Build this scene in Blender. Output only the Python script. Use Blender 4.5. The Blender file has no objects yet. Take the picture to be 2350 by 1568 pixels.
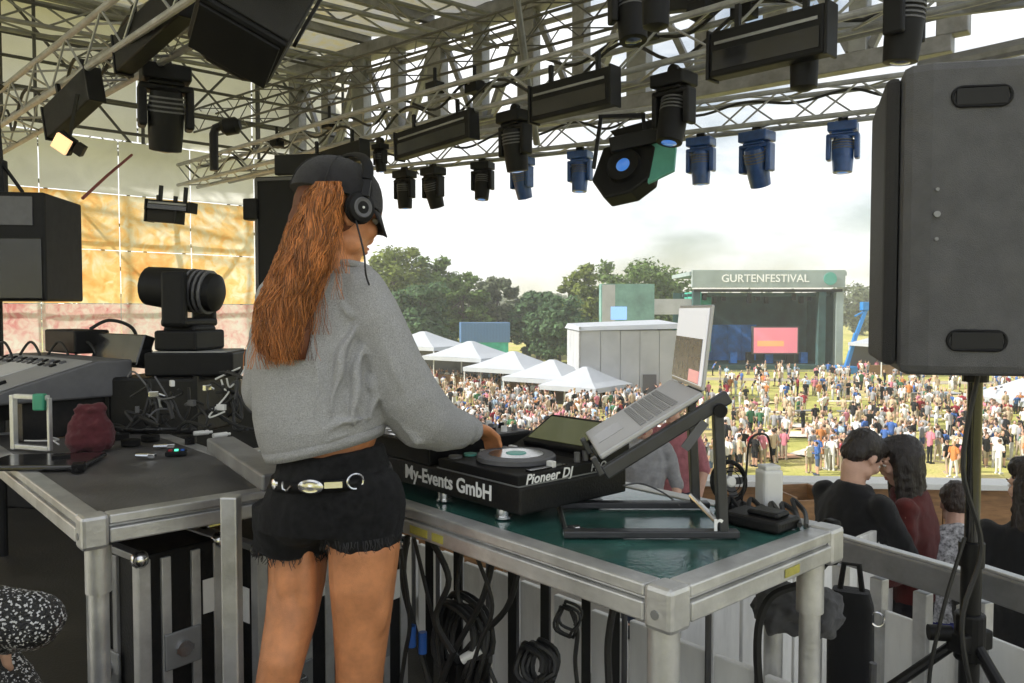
import bpy, bmesh, math, random
from mathutils import Matrix, Vector, noise
R = math.radians
rng = random.Random(7)
scene = bpy.context.scene
COL = scene.collection

# ------------------------------------------------------------------ camera
CAM_Z, FPX, CX, CY, PITCH = 1.38, 1828.0, 1175.0, 784.0, R(2.2)
cam_d = bpy.data.cameras.new('camera'); cam = bpy.data.objects.new('camera', cam_d); COL.objects.link(cam)
cam.location = (0, 0, CAM_Z); cam.rotation_euler = (R(90) - PITCH, 0, 0)
cam_d.lens = 28.0; cam_d.sensor_width = 36.0; cam_d.clip_start = 0.05; cam_d.clip_end = 6000
scene.camera = cam

# ------------------------------------------------------------------ world, sun, exposure
SUN_DIR = Vector((-0.80, -0.10, 0.60)).normalized()      # towards the sun
world = bpy.data.worlds.new('World'); scene.world = world; world.use_nodes = True
nt = world.node_tree; nt.nodes.clear()
def wn(t, **k):
    n = nt.nodes.new(t)
    for a, b in k.items(): setattr(n, a, b)
    return n
sky = wn('ShaderNodeTexSky', sky_type='NISHITA'); sky.sun_disc = False
sky.sun_elevation = math.asin(SUN_DIR.z); sky.sun_rotation = math.atan2(SUN_DIR.x, SUN_DIR.y)
sky.air_density = 1.3; sky.dust_density = 0.8
bg1 = wn('ShaderNodeBackground'); bg1.inputs[1].default_value = 0.075
nt.links.new(sky.outputs[0], bg1.inputs[0])
tc = wn('ShaderNodeTexCoord'); mp = wn('ShaderNodeMapping'); mp.inputs['Scale'].default_value = (1.0, 1.0, 2.6); mp.inputs['Location'].default_value = (4, 8, 1)
nt.links.new(tc.outputs['Generated'], mp.inputs[0])
n1 = wn('ShaderNodeTexNoise'); n1.inputs['Scale'].default_value = 2.3; n1.inputs['Detail'].default_value = 7; n1.inputs['Roughness'].default_value = 0.55
nt.links.new(mp.outputs[0], n1.inputs['Vector'])
r1 = wn('ShaderNodeMapRange'); r1.inputs['From Min'].default_value = 0.41; r1.inputs['From Max'].default_value = 0.57; r1.inputs['To Min'].default_value = 0.12; r1.inputs['To Max'].default_value = 1.0
nt.links.new(n1.outputs[0], r1.inputs[0])
n2 = wn('ShaderNodeTexNoise'); n2.inputs['Scale'].default_value = 1.3; n2.inputs['Detail'].default_value = 5
nt.links.new(mp.outputs[0], n2.inputs['Vector'])
cr = wn('ShaderNodeValToRGB'); cr.color_ramp.elements[0].position = 0.3; cr.color_ramp.elements[0].color = (0.93, 0.945, 0.96, 1)
cr.color_ramp.elements[1].position = 0.62; cr.color_ramp.elements[1].color = (0.97, 0.985, 1.0, 1)
nt.links.new(n2.outputs[0], cr.inputs[0])
bg2 = wn('ShaderNodeBackground'); bg2.inputs[1].default_value = 1.00
nt.links.new(cr.outputs[0], bg2.inputs[0])
mx = wn('ShaderNodeMixShader'); wo = wn('ShaderNodeOutputWorld')
nt.links.new(r1.outputs[0], mx.inputs[0]); nt.links.new(bg1.outputs[0], mx.inputs[1]); nt.links.new(bg2.outputs[0], mx.inputs[2])
nt.links.new(mx.outputs[0], wo.inputs[0])
sun_d = bpy.data.lights.new('sun', 'SUN'); sun_d.energy = 4.6; sun_d.angle = R(1.5); sun_d.color = (1.0, 0.95, 0.87)
sun = bpy.data.objects.new('sun', sun_d); COL.objects.link(sun)
sun.rotation_euler = SUN_DIR.to_track_quat('Z', 'Y').to_euler()
scene.view_settings.view_transform = 'Standard'; scene.view_settings.look = 'None'
scene.view_settings.exposure = 0.56; scene.view_settings.gamma = 1.0
scene.cycles.max_bounces = 6; scene.cycles.volume_bounces = 1; scene.cycles.diffuse_bounces = 3; scene.cycles.glossy_bounces = 2; scene.cycles.adaptive_threshold = 0.03; scene.cycles.transparent_max_bounces = 8
scene.cycles.use_denoising = True

# ------------------------------------------------------------------ helpers
def at(X, Y, d):
    """world point seen at (X, Y) of a 2350 x 1568 view, at forward distance d"""
    v = Vector(((X - CX) / FPX, 1.0, (CY - Y) / FPX))
    v = Matrix.Rotation(-PITCH, 3, 'X') @ v
    return Vector((0, 0, CAM_Z)) + v * (d / v.y)
def onz(X, Y, z):
    v = Vector(((X - CX) / FPX, 1.0, (CY - Y) / FPX))
    v = Matrix.Rotation(-PITCH, 3, 'X') @ v
    return Vector((0, 0, CAM_Z)) + v * ((z - CAM_Z) / v.z)
UU = Vector((0.665, -0.747, 0)); VV = Vector((0.747, 0.665, 0)); UANG = math.atan2(-0.747, 0.665)
TZ = 0.875
C0 = Vector((0.285, 1.41, 0))
def uv(u, v, z=0): return C0 + UU * u + VV * v + Vector((0, 0, z))

def orient(a, b):
    """matrix with z axis from a to b, origin a"""
    d = (Vector(b) - Vector(a)).normalized()
    return Matrix.Translation(Vector(a)) @ d.to_track_quat('Z', 'Y').to_matrix().to_4x4()

class MB:
    def __init__(s): s.v = []; s.f = []; s.m = []
    def add(s, vs, fs, M=None, mi=0):
        o = len(s.v)
        s.v += [tuple(M @ Vector(p)) if M is not None else tuple(p) for p in vs]
        s.f += [tuple(i + o for i in q) for q in fs]; s.m += [mi] * len(fs)
        return s
    def box(s, c, d, rot=None, mi=0, taper=1.0):
        x, y, z = d[0] / 2, d[1] / 2, d[2] / 2; t = taper
        vs = [(-x, -y, -z), (x, -y, -z), (x, y, -z), (-x, y, -z), (-x * t, -y * t, z), (x * t, -y * t, z), (x * t, y * t, z), (-x * t, y * t, z)]
        M = Matrix.Translation(Vector(c))
        if rot is not None:
            if isinstance(rot, (int, float)): rot = Matrix.Rotation(rot, 4, 'Z')
            M = rot @ M if rot.translation.length > 1e-9 else M @ rot
        return s.add(vs, [(0, 3, 2, 1), (4, 5, 6, 7), (0, 1, 5, 4), (1, 2, 6, 5), (2, 3, 7, 6), (3, 0, 4, 7)], M, mi)
    def bar(s, a, b, w, h, mi=0, roll=0.0):
        """rectangular bar between two points, w horizontal, h vertical"""
        a = Vector(a); b = Vector(b); d = (b - a); L = d.length; d = d / L
        up = Vector((0, 0, 1)) if abs(d.z) < 0.95 else Vector((0, 1, 0))
        sd = d.cross(up).normalized(); up = sd.cross(d)
        M = Matrix((sd, d, up)).transposed().to_4x4(); M.translation = (a + b) / 2
        if roll: M = M @ Matrix.Rotation(roll, 4, 'Y')
        return s.box((0, 0, 0), (w, L, h), M, mi)
    def cyl(s, a, b, r0, r1=None, n=12, cap=True, mi=0):
        if r1 is None: r1 = r0
        L = (Vector(b) - Vector(a)).length; M = orient(a, b)
        vs = []; fs = []
        for k, (r, z) in enumerate(((r0, 0), (r1, L))):
            for i in range(n):
                t = 2 * math.pi * i / n; vs.append((r * math.cos(t), r * math.sin(t), z))
        for i in range(n): j = (i + 1) % n; fs.append((i, j, n + j, n + i))
        if cap: fs.append(tuple(range(n - 1, -1, -1))); fs.append(tuple(range(n, 2 * n)))
        return s.add(vs, fs, M, mi)
    def tube(s, pts, r, n=6, closed=False, mi=0, cap=True, flat=1.0):
        pts = [Vector(p) for p in pts]; N = len(pts)
        rs = r if isinstance(r, (list, tuple)) else [r] * N
        vs = []; fs = []; up = Vector((0.13, 0.21, 0.97)).normalized()
        for i, p in enumerate(pts):
            if closed: d = pts[(i + 1) % N] - pts[i - 1]
            else: d = pts[min(i + 1, N - 1)] - pts[max(i - 1, 0)]
            if d.length < 1e-9: d = Vector((0, 0, 1))
            d.normalize(); sd = d.cross(up)
            if sd.length < 0.05: sd = d.cross(Vector((1, 0, 0)))
            sd.normalize(); u2 = sd.cross(d); up = u2
            for k in range(n):
                t = 2 * math.pi * k / n
                vs.append(p + sd * (rs[i] * math.cos(t)) + u2 * (rs[i] * flat * math.sin(t)))
        M2 = N if closed else N - 1
        for i in range(M2):
            a = i * n; b = ((i + 1) % N) * n
            for k in range(n): j = (k + 1) % n; fs.append((a + k, a + j, b + j, b + k))
        if cap and not closed: fs.append(tuple(range(n - 1, -1, -1))); fs.append(tuple(range((N - 1) * n, N * n)))
        return s.add(vs, fs, None, mi)
    def lathe(s, prof, n=20, M=None, mi=0):
        vs = []; fs = []; K = len(prof)
        for r, z in prof:
            for i in range(n):
                t = 2 * math.pi * i / n; vs.append((r * math.cos(t), r * math.sin(t), z))
        for k in range(K - 1):
            for i in range(n): j = (i + 1) % n; fs.append((k * n + i, k * n + j, (k + 1) * n + j, (k + 1) * n + i))
        fs.append(tuple(range(n - 1, -1, -1))); fs.append(tuple(range((K - 1) * n, K * n)))
        return s.add(vs, fs, M, mi)
    def ell(s, c, r, rot=None, seg=14, rings=9, mi=0):
        if isinstance(r, (int, float)): r = (r, r, r)
        vs = [(0, 0, -r[2])]; fs = []
        for k in range(1, rings):
            ph = -math.pi / 2 + math.pi * k / rings
            for i in range(seg):
                t = 2 * math.pi * i / seg
                vs.append((r[0] * math.cos(ph) * math.cos(t), r[1] * math.cos(ph) * math.sin(t), r[2] * math.sin(ph)))
        vs.append((0, 0, r[2])); top = len(vs) - 1
        for i in range(seg): fs.append((0, 1 + (i + 1) % seg, 1 + i))
        for k in range(rings - 2):
            a = 1 + k * seg; b = a + seg
            for i in range(seg): j = (i + 1) % seg; fs.append((a + i, a + j, b + j, b + i))
        a = 1 + (rings - 2) * seg
        for i in range(seg): fs.append((a + i, a + (i + 1) % seg, top))
        M = Matrix.Translation(Vector(c))
        if rot is not None: M = M @ rot
        return s.add(vs, fs, M, mi)
    def caps(s, a, b, r0, r1=None, n=12, mi=0):
        """tapered capsule"""
        if r1 is None: r1 = r0
        a = Vector(a); b = Vector(b); L = (b - a).length; M = orient(a, b)
        prof = []
        for k in range(4):
            t = -math.pi / 2 + k * math.pi / 8 + 0.12; prof.append((r0 * math.cos(t), r0 * math.sin(t)))
        prof.append((r0, 0)); prof.append((r1, L))
        for k in range(1, 5):
            t = k * math.pi / 8 - 0.12; prof.append((r1 * math.cos(t), L + r1 * math.sin(t)))
        return s.lathe(prof, n, M, mi)
    def prism(s, poly, z0, z1, M=None, mi=0):
        n = len(poly); vs = [(x, y, z0) for x, y in poly] + [(x, y, z1) for x, y in poly]
        fs = [tuple(range(n - 1, -1, -1)), tuple(range(n, 2 * n))] + [(i, (i + 1) % n, n + (i + 1) % n, n + i) for i in range(n)]
        return s.add(vs, fs, M, mi)
    def loft(s, rings, mi=0, cap=True):
        n = len(rings[0]); vs = [p for r in rings for p in r]; fs = []
        for k in range(len(rings) - 1):
            for i in range(n): j = (i + 1) % n; fs.append((k * n + i, k * n + j, (k + 1) * n + j, (k + 1) * n + i))
        if cap: fs.append(tuple(range(n - 1, -1, -1))); K = (len(rings) - 1) * n; fs.append(tuple(range(K, K + n)))
        return s.add(vs, fs, None, mi)
    def quad(s, a, b, c, d, mi=0): return s.add([a, b, c, d], [(0, 1, 2, 3)], None, mi)
    def mesh(s, name, mats, smooth=False, sharp=35):
        me = bpy.data.meshes.new(name); me.from_pydata(s.v, [], s.f)
        if not isinstance(mats, (list, tuple)): mats = [mats]
        for m in mats: me.materials.append(m)
        if len(mats) > 1: me.polygons.foreach_set('material_index', s.m)
        if smooth:
            me.polygons.foreach_set('use_smooth', [True] * len(me.polygons))
            if sharp and sharp < 180: me.set_sharp_from_angle(angle=R(sharp))
        me.update(); return me
    def build(s, name, mats, parent=None, smooth=False, bevel=0, sharp=35, loc=None, rotz=0, kind=None):
        o = bpy.data.objects.new(name, s.mesh(name, mats, smooth, sharp)); COL.objects.link(o)
        if parent is not None: o.parent = parent
        if loc is not None: o.location = loc
        if rotz: o.rotation_euler = (0, 0, rotz)
        if bevel:
            b = o.modifiers.new('bevel', 'BEVEL'); b.width = bevel; b.segments = 2; b.limit_method = 'ANGLE'; b.angle_limit = R(40)
            b.use_clamp_overlap = True
        if kind: o['kind'] = kind
        return o

def ring(c, rx, ry, n=20, ang=0.0, tilt=None, p=2.0):
    out = []
    for i in range(n):
        t = 2 * math.pi * i / n; ca, sa = math.cos(t), math.sin(t)
        x = rx * math.copysign(abs(ca) ** (2 / p), ca); y = ry * math.copysign(abs(sa) ** (2 / p), sa)
        X = x * math.cos(ang) - y * math.sin(ang); Y = x * math.sin(ang) + y * math.cos(ang)
        z = 0
        if tilt: z = tilt[0] * X + tilt[1] * Y
        out.append((c[0] + X, c[1] + Y, c[2] + z))
    return out

def tag(o, label=None, cat=None, group=None, kind=None):
    if label: o['label'] = label
    if cat: o['category'] = cat
    if group: o['group'] = group
    if kind: o['kind'] = kind
    return o
def thing(name, label, cat, loc=(0, 0, 0), rotz=0, group=None):
    o = bpy.data.objects.new(name, None); COL.objects.link(o); o.empty_display_size = 0.05
    o.location = loc; o.rotation_euler = (0, 0, rotz)
    return tag(o, label, cat, group)
def copy_tree(o, parent=None):
    c = o.copy(); COL.objects.link(c)
    if parent is not None: c.parent = parent
    for ch in list(o.children): copy_tree(ch, c)
    return c
def remesh(o, voxel, smooth=6, disp=0, dscale=0.1, fac=0.5):
    m = o.modifiers.new('remesh', 'REMESH'); m.mode = 'VOXEL'; m.voxel_size = voxel; m.use_smooth_shade = True
    if smooth:
        k = o.modifiers.new('smooth', 'SMOOTH'); k.iterations = smooth; k.factor = fac
    if disp:
        t = bpy.data.textures.new(o.name + '_folds', 'CLOUDS'); t.noise_scale = dscale; t.noise_depth = 2
        k = o.modifiers.new('folds', 'DISPLACE'); k.texture = t; k.strength = disp; k.mid_level = 0.5; k.texture_coords = 'LOCAL'
    return o
def txt(body, size, mat, parent, M, name='lettering', extrude=0.0006, align='LEFT', shear=0.0, bold=0.0, sx=1.0):
    cu = bpy.data.curves.new(name, 'FONT'); cu.body = body; cu.size = size; cu.extrude = extrude; cu.align_x = align; cu.align_y = 'CENTER'
    cu.shear = shear; cu.offset = bold; cu.resolution_u = 3
    ob = bpy.data.objects.new(name, cu); COL.objects.link(ob)
    dg = bpy.context.evaluated_depsgraph_get(); me = bpy.data.meshes.new_from_object(ob.evaluated_get(dg))
    bpy.data.objects.remove(ob); bpy.data.curves.remove(cu)
    me.materials.clear(); me.materials.append(mat)
    o = bpy.data.objects.new(name, me); COL.objects.link(o); o.parent = parent
    o.matrix_local = M @ Matrix.Scale(sx, 4, (1, 0, 0)); return o

# ------------------------------------------------------------------ materials
def mat(name, col, rough=0.5, metal=0.0, var=0.0, scale=12.0, bump=0.0, bscale=None, emit=None, estr=1.0, trans=0.0, coat=0.0, alpha=1.0, island=0.0, spec=0.5, dirt=0.0, sheen=0.0, stretch=None):
    m = bpy.data.materials.new(name); m.use_nodes = True; t = m.node_tree; b = t.nodes['Principled BSDF']
    b.inputs['Base Color'].default_value = (*col, 1); b.inputs['Roughness'].default_value = rough; b.inputs['Metallic'].default_value = metal
    b.inputs['Specular IOR Level'].default_value = spec
    if coat: b.inputs['Coat Weight'].default_value = coat; b.inputs['Coat Roughness'].default_value = 0.08
    if sheen: b.inputs['Sheen Weight'].default_value = sheen
    L = t.links.new
    if emit: b.inputs['Emission Color'].default_value = (*emit, 1); b.inputs['Emission Strength'].default_value = estr
    src = None
    if var or bump or dirt:
        co = t.nodes.new('ShaderNodeTexCoord'); vec = co.outputs['Object']
        if stretch:
            mpn = t.nodes.new('ShaderNodeMapping'); mpn.inputs['Scale'].default_value = stretch; L(vec, mpn.inputs[0]); vec = mpn.outputs[0]
        nz = t.nodes.new('ShaderNodeTexNoise'); nz.inputs['Scale'].default_value = scale; nz.inputs['Detail'].default_value = 6; nz.inputs['Roughness'].default_value = 0.6
        L(vec, nz.inputs['Vector'])
        if var:
            cr = t.nodes.new('ShaderNodeValToRGB')
            cr.color_ramp.elements[0].position = 0.3; cr.color_ramp.elements[1].position = 0.7
            cr.color_ramp.elements[0].color = (*[max(0, c * (1 - var)) for c in col], 1); cr.color_ramp.elements[1].color = (*[min(1, c * (1 + var)) for c in col], 1)
            L(nz.outputs[0], cr.inputs[0]); src = cr.outputs[0]
            mr = t.nodes.new('ShaderNodeMapRange'); mr.inputs['To Min'].default_value = max(0.02, rough - 0.12); mr.inputs['To Max'].default_value = min(1, rough + 0.14)
            L(nz.outputs[0], mr.inputs[0]); L(mr.outputs[0], b.inputs['Roughness'])
        if dirt:
            nz3 = t.nodes.new('ShaderNodeTexNoise'); nz3.inputs['Scale'].default_value = scale * 0.35; nz3.inputs['Detail'].default_value = 8; nz3.inputs['Roughness'].default_value = 0.72
            L(vec, nz3.inputs['Vector'])
            m3 = t.nodes.new('ShaderNodeMapRange'); m3.inputs['From Min'].default_value = 0.52; m3.inputs['From Max'].default_value = 0.72; m3.inputs['To Max'].default_value = dirt
            L(nz3.outputs[0], m3.inputs[0])
            mixd = t.nodes.new('ShaderNodeMix'); mixd.data_type = 'RGBA'; mixd.inputs[6].default_value = (*col, 1); mixd.inputs[7].default_value = (0.10, 0.085, 0.065, 1)
            L(m3.outputs[0], mixd.inputs[0])
            if src: L(src, mixd.inputs[6])
            src = mixd.outputs[2]
        if bump:
            nb = t.nodes.new('ShaderNodeTexNoise'); nb.inputs['Scale'].default_value = bscale or scale * 6; nb.inputs['Detail'].default_value = 4
            L(vec, nb.inputs['Vector'])
            bp = t.nodes.new('ShaderNodeBump'); bp.inputs['Strength'].default_value = bump; bp.inputs['Distance'].default_value = 0.01
            L(nb.outputs[0], bp.inputs['Height']); L(bp.outputs[0], b.inputs['Normal'])
    if island:
        g = t.nodes.new('ShaderNodeNewGeometry'); mr = t.nodes.new('ShaderNodeMapRange'); mr.inputs['To Min'].default_value = 1 - island; mr.inputs['To Max'].default_value = 1 + island
        L(g.outputs['Random Per Island'], mr.inputs[0])
        mixc = t.nodes.new('ShaderNodeVectorMath'); mixc.operation = 'SCALE'; mixc.inputs[0].default_value = col
        if src: L(src, mixc.inputs[0])
        L(mr.outputs[0], mixc.inputs['Scale']); src = mixc.outputs[0]
    if src: L(src, b.inputs['Base Color'])
    if trans:
        tr = t.nodes.new('ShaderNodeBsdfTranslucent'); tr.inputs[0].default_value = (*col, 1)
        if src: L(src, tr.inputs[0])
        ms = t.nodes.new('ShaderNodeMixShader'); ms.inputs[0].default_value = trans
        L(b.outputs[0], ms.inputs[1]); L(tr.outputs[0], ms.inputs[2]); L(ms.outputs[0], t.nodes['Material Output'].inputs[0])
    return m

ALU = mat('aluminium', (0.56, 0.56, 0.555), 0.42, 0.7, var=0.22, scale=9, bump=0.10, bscale=60, dirt=0.35)
ALUD = mat('aluminium_dull', (0.26, 0.26, 0.265), 0.5, 0.6, var=0.25, scale=7, bump=0.12, dirt=0.45)
TRUSSM = mat('truss_tube', (0.36, 0.37, 0.39), 0.45, 0.5, var=0.25, scale=9, dirt=0.4)
STEELD = mat('dark_tube', (0.10, 0.10, 0.105), 0.5, 0.5, var=0.25, scale=5)
STEEL = mat('galvanised_steel', (0.26, 0.265, 0.27), 0.5, 0.6, var=0.25, scale=5)
CHROME = mat('chrome', (0.7, 0.7, 0.7), 0.2, 1.0, var=0.1)
BLACK = mat('black_plastic', (0.007, 0.007, 0.0075), 0.5, spec=0.2, var=0.3, scale=14, bump=0.08, bscale=220)
BLACKG = mat('black_gloss', (0.012, 0.012, 0.013), 0.18, coat=0.4, var=0.2)
BLACKM = mat('black_metal', (0.008, 0.008, 0.0085), 0.45, 0.0, spec=0.25, var=0.3, scale=10)
CASEB = mat('case_laminate', (0.007, 0.007, 0.0075), 0.45, spec=0.25, var=0.5, scale=6, bump=0.15, bscale=160, dirt=0.2)
RUBBER = mat('rubber', (0.009, 0.009, 0.009), 0.7, spec=0.2, var=0.3)
GREY = mat('grey_plastic', (0.10, 0.10, 0.105), 0.55, var=0.15, scale=20, bump=0.1, bscale=300)
SPKR = mat('speaker_paint', (0.085, 0.085, 0.088), 0.5, spec=0.3, dirt=0.25, var=0.16, scale=18, bump=0.35, bscale=420)
WHITEP = mat('white_plastic', (0.72, 0.72, 0.70), 0.45, var=0.06, dirt=0.25)
PAPER = mat('paper_label', (0.75, 0.74, 0.70), 0.8, var=0.08)
WTEXT = mat('white_print', (0.82, 0.82, 0.82), 0.6)
GTEXT = mat('grey_print', (0.45, 0.45, 0.45), 0.6)
SILVER = mat('silver_laptop', (0.46, 0.46, 0.47), 0.38, 0.25, var=0.06)
TOPM = mat('phenolic_top', (0.030, 0.100, 0.082), 0.14, var=0.45, scale=7, bump=0.05, bscale=90, dirt=0.4, spec=0.6)  # teal of the reflected sheen tinted into the black top's base colour
DECKM = mat('deck_plywood', (0.085, 0.082, 0.080), 0.42, var=0.35, scale=5, bump=0.15, bscale=120, dirt=0.55)
GREENL = mat('green_led', (0.05, 0.4, 0.2), 0.4, emit=(0.1, 0.9, 0.5), estr=1.2)
BLUEP = mat('blue_plastic', (0.03, 0.12, 0.45), 0.4, var=0.15)
REDP = mat('red_plastic', (0.42, 0.03, 0.04), 0.45, var=0.15)
TEALP = mat('teal_print', (0.10, 0.36, 0.30), 0.4, var=0.1)
WOOD = mat('wood', (0.28, 0.15, 0.065), 0.65, var=0.35, scale=6, bump=0.2, dirt=0.3, stretch=(1, 1, 6))
SKIN = mat('skin', (0.60, 0.25, 0.11), 0.40, var=0.24, scale=16, bump=0.25, bscale=380)
SKIN2 = mat('skin_light', (0.56, 0.34, 0.25), 0.5, var=0.10, scale=14)
LENS = mat('lens_glass', (0.03, 0.05, 0.10), 0.06, coat=1.0, spec=0.8)

def fabric(name, col, var=0.2, scale=30, bump=0.5, bscale=900, rough=0.9, sheen=0.15):
    return mat(name, col, rough, var=var, scale=scale, bump=bump, bscale=bscale, spec=0.15, sheen=sheen)
SWEAT = fabric('grey_marl', (0.50, 0.50, 0.505), var=0.30, scale=330, bump=0.9, bscale=480)
DENIM = fabric('black_denim', (0.012, 0.012, 0.013), var=0.5, scale=60, bump=0.5, bscale=800, sheen=0.05)
CAPM = fabric('cap_cotton', (0.022, 0.021, 0.023), var=0.3, scale=50)
HAIRM = mat('auburn_hair', (0.44, 0.165, 0.048), 0.36, island=0.7, spec=0.45, var=0.35, scale=26, stretch=(1, 1, 0.12))
HAIRD = mat('dark_hair', (0.016, 0.011, 0.009), 0.5, var=0.4, scale=40, bump=0.5, bscale=160)

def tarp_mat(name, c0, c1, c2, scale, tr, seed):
    """thin fabric with a noise-mottled colour that lets light through"""
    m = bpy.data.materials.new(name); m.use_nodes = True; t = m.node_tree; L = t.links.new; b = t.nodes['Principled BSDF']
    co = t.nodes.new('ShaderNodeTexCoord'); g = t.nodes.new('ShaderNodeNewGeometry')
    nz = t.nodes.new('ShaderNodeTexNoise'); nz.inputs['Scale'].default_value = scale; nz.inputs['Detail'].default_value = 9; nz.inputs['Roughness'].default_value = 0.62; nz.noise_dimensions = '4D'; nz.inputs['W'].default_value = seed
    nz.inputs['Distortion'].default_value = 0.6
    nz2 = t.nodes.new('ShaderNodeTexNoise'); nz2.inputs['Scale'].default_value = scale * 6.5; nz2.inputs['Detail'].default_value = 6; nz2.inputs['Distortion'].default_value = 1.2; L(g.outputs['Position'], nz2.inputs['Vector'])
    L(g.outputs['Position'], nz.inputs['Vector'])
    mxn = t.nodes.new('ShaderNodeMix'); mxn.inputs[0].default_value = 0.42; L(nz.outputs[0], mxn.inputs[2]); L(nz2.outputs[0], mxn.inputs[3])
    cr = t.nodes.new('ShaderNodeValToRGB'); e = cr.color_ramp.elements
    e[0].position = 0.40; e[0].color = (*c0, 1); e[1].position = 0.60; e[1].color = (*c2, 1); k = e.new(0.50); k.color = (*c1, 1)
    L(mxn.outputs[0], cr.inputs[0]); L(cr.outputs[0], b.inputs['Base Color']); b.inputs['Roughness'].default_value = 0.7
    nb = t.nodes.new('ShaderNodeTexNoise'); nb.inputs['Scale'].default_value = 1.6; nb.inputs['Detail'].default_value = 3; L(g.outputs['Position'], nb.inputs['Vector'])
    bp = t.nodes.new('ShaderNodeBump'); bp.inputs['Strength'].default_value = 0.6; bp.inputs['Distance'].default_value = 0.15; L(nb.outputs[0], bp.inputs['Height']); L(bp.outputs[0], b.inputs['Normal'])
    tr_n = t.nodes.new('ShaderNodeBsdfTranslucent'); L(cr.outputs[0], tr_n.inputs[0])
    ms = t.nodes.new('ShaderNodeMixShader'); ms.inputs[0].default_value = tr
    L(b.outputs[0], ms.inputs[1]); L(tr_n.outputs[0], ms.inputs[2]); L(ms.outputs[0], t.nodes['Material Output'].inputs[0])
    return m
TARPO = tarp_mat('sun_dapple_tarp', (0.92, 0.42, 0.12), (0.92, 0.62, 0.26), (0.90, 0.82, 0.62), 0.8, 0.62, 1.3)  # tree-dappled sun and its orange tint painted into the cloth colour
TARPW = tarp_mat('white_tarp', (0.72, 0.72, 0.70), (0.78, 0.78, 0.76), (0.82, 0.82, 0.80), 0.4, 0.66, 4.1)
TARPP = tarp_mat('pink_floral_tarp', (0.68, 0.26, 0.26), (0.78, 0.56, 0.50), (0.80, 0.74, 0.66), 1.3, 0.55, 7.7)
ROOFT = tarp_mat('roof_membrane', (0.42, 0.35, 0.13), (0.38, 0.36, 0.26), (0.38, 0.38, 0.36), 0.5, 0.40, 2.2)

# ------------------------------------------------------------------ ground
def sstep(a, b, x):
    t = max(0.0, min(1.0, (x - a) / (b - a))); return t * t * (3 - 2 * t)
FIELD = -6.0
def gz(x, y):
    r = 0.35 * x + y
    z = -0.95 + (FIELD + 0.95) * sstep(7.5, 26, r)
    z += 0.12 * noise.noise(Vector((x * 0.05, y * 0.05, 0))) * sstep(20, 40, r)
    far = sstep(170, 900, math.hypot(x, y)); z += far * (6 + 8 * noise.noise(Vector((x * 0.0016, y * 0.0016, 3.1))))
    return z
def axis(lim, fine, n_f, n_c):
    a = [fine * (i / n_f) for i in range(-n_f, n_f + 1)]
    b = [fine * (lim / fine) ** (i / n_c) for i in range(1, n_c + 1)]
    return [-q for q in reversed(b)] + a + b
xs = axis(1200, 60, 30, 14); ys = axis(1200, 120, 60, 12)
g = MB(); W = len(xs)
g.add([(x, y, gz(x, y)) for y in ys for x in xs], [(j * W + i, j * W + i + 1, (j + 1) * W + i + 1, (j + 1) * W + i) for j in range(len(ys) - 1) for i in range(W - 1)])
GRASS = bpy.data.materials.new('field_grass'); GRASS.use_nodes = True
t = GRASS.node_tree; L = t.links.new; b = t.nodes['Principled BSDF']; b.inputs['Roughness'].default_value = 0.95; b.inputs['Specular IOR Level'].default_value = 0.1
gg = t.nodes.new('ShaderNodeNewGeometry')
na = t.nodes.new('ShaderNodeTexNoise'); na.inputs['Scale'].default_value = 0.11; na.inputs['Detail'].default_value = 9; na.inputs['Roughness'].default_value = 0.65; L(gg.outputs['Position'], na.inputs['Vector'])
ca = t.nodes.new('ShaderNodeValToRGB'); e = ca.color_ramp.elements
e[0].position = 0.33; e[0].color = (0.26, 0.27, 0.07, 1); e[1].position = 0.66; e[1].color = (0.52, 0.40, 0.22, 1); k = e.new(0.5); k.color = (0.44, 0.42, 0.13, 1)
L(na.outputs[0], ca.inputs[0]); L(ca.outputs[0], b.inputs['Base Color'])
nb = t.nodes.new('ShaderNodeTexNoise'); nb.inputs['Scale'].default_value = 9; nb.inputs['Detail'].default_value = 5; L(gg.outputs['Position'], nb.inputs['Vector'])
bp = t.nodes.new('ShaderNodeBump'); bp.inputs['Strength'].default_value = 0.8; bp.inputs['Distance'].default_value = 0.1; L(nb.outputs[0], bp.inputs['Height']); L(bp.outputs[0], b.inputs['Normal'])
tag(g.build('ground', GRASS, smooth=True, sharp=0), kind='structure')
# concrete terrace in front of the booth
CONC = mat('terrace_concrete', (0.34, 0.335, 0.32), 0.85, var=0.22, scale=1.2, bump=0.3, bscale=30, dirt=0.5)
m = MB(); m.prism([(-9, -6), (9, -6), (9, 7.0), (4.0, 7.6), (-4.0, 8.2), (-9, 8.6)], -1.25, -0.93)
tag(m.build('terrace', CONC), kind='structure')
# trodden track across the field
TRACK = mat('trodden_track', (0.36, 0.31, 0.22), 0.95, var=0.3, scale=0.4, bump=0.4, bscale=4)
m = MB(); N = 40
for i in range(N):
    x = 8 + i * 2.0; y = 84 + 2.5 * math.sin(i * 0.25)
    for w in (-1.8, 1.8): m.v.append((x, y + w, gz(x, y + w) + 0.02))
m.f = [(2 * i, 2 * i + 2, 2 * i + 3, 2 * i + 1) for i in range(N - 1)]; m.m = [0] * (N - 1)
tag(m.build('field_path', TRACK), kind='structure')
# stage floor under the booth
m = MB(); m.box((-3.6, 0.15, -0.10), (10.6, 5.0, 0.20)); 
tag(m.build('stage_floor', mat('stage_floor_ply', (0.022, 0.021, 0.020), 0.55, var=0.4, scale=4, bump=0.2, bscale=80, dirt=0.5), loc=C0, rotz=UANG, bevel=0.005), kind='structure')
for o in [COL.objects['stage_floor']]: o.location = C0 + VV * -1.95

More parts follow.
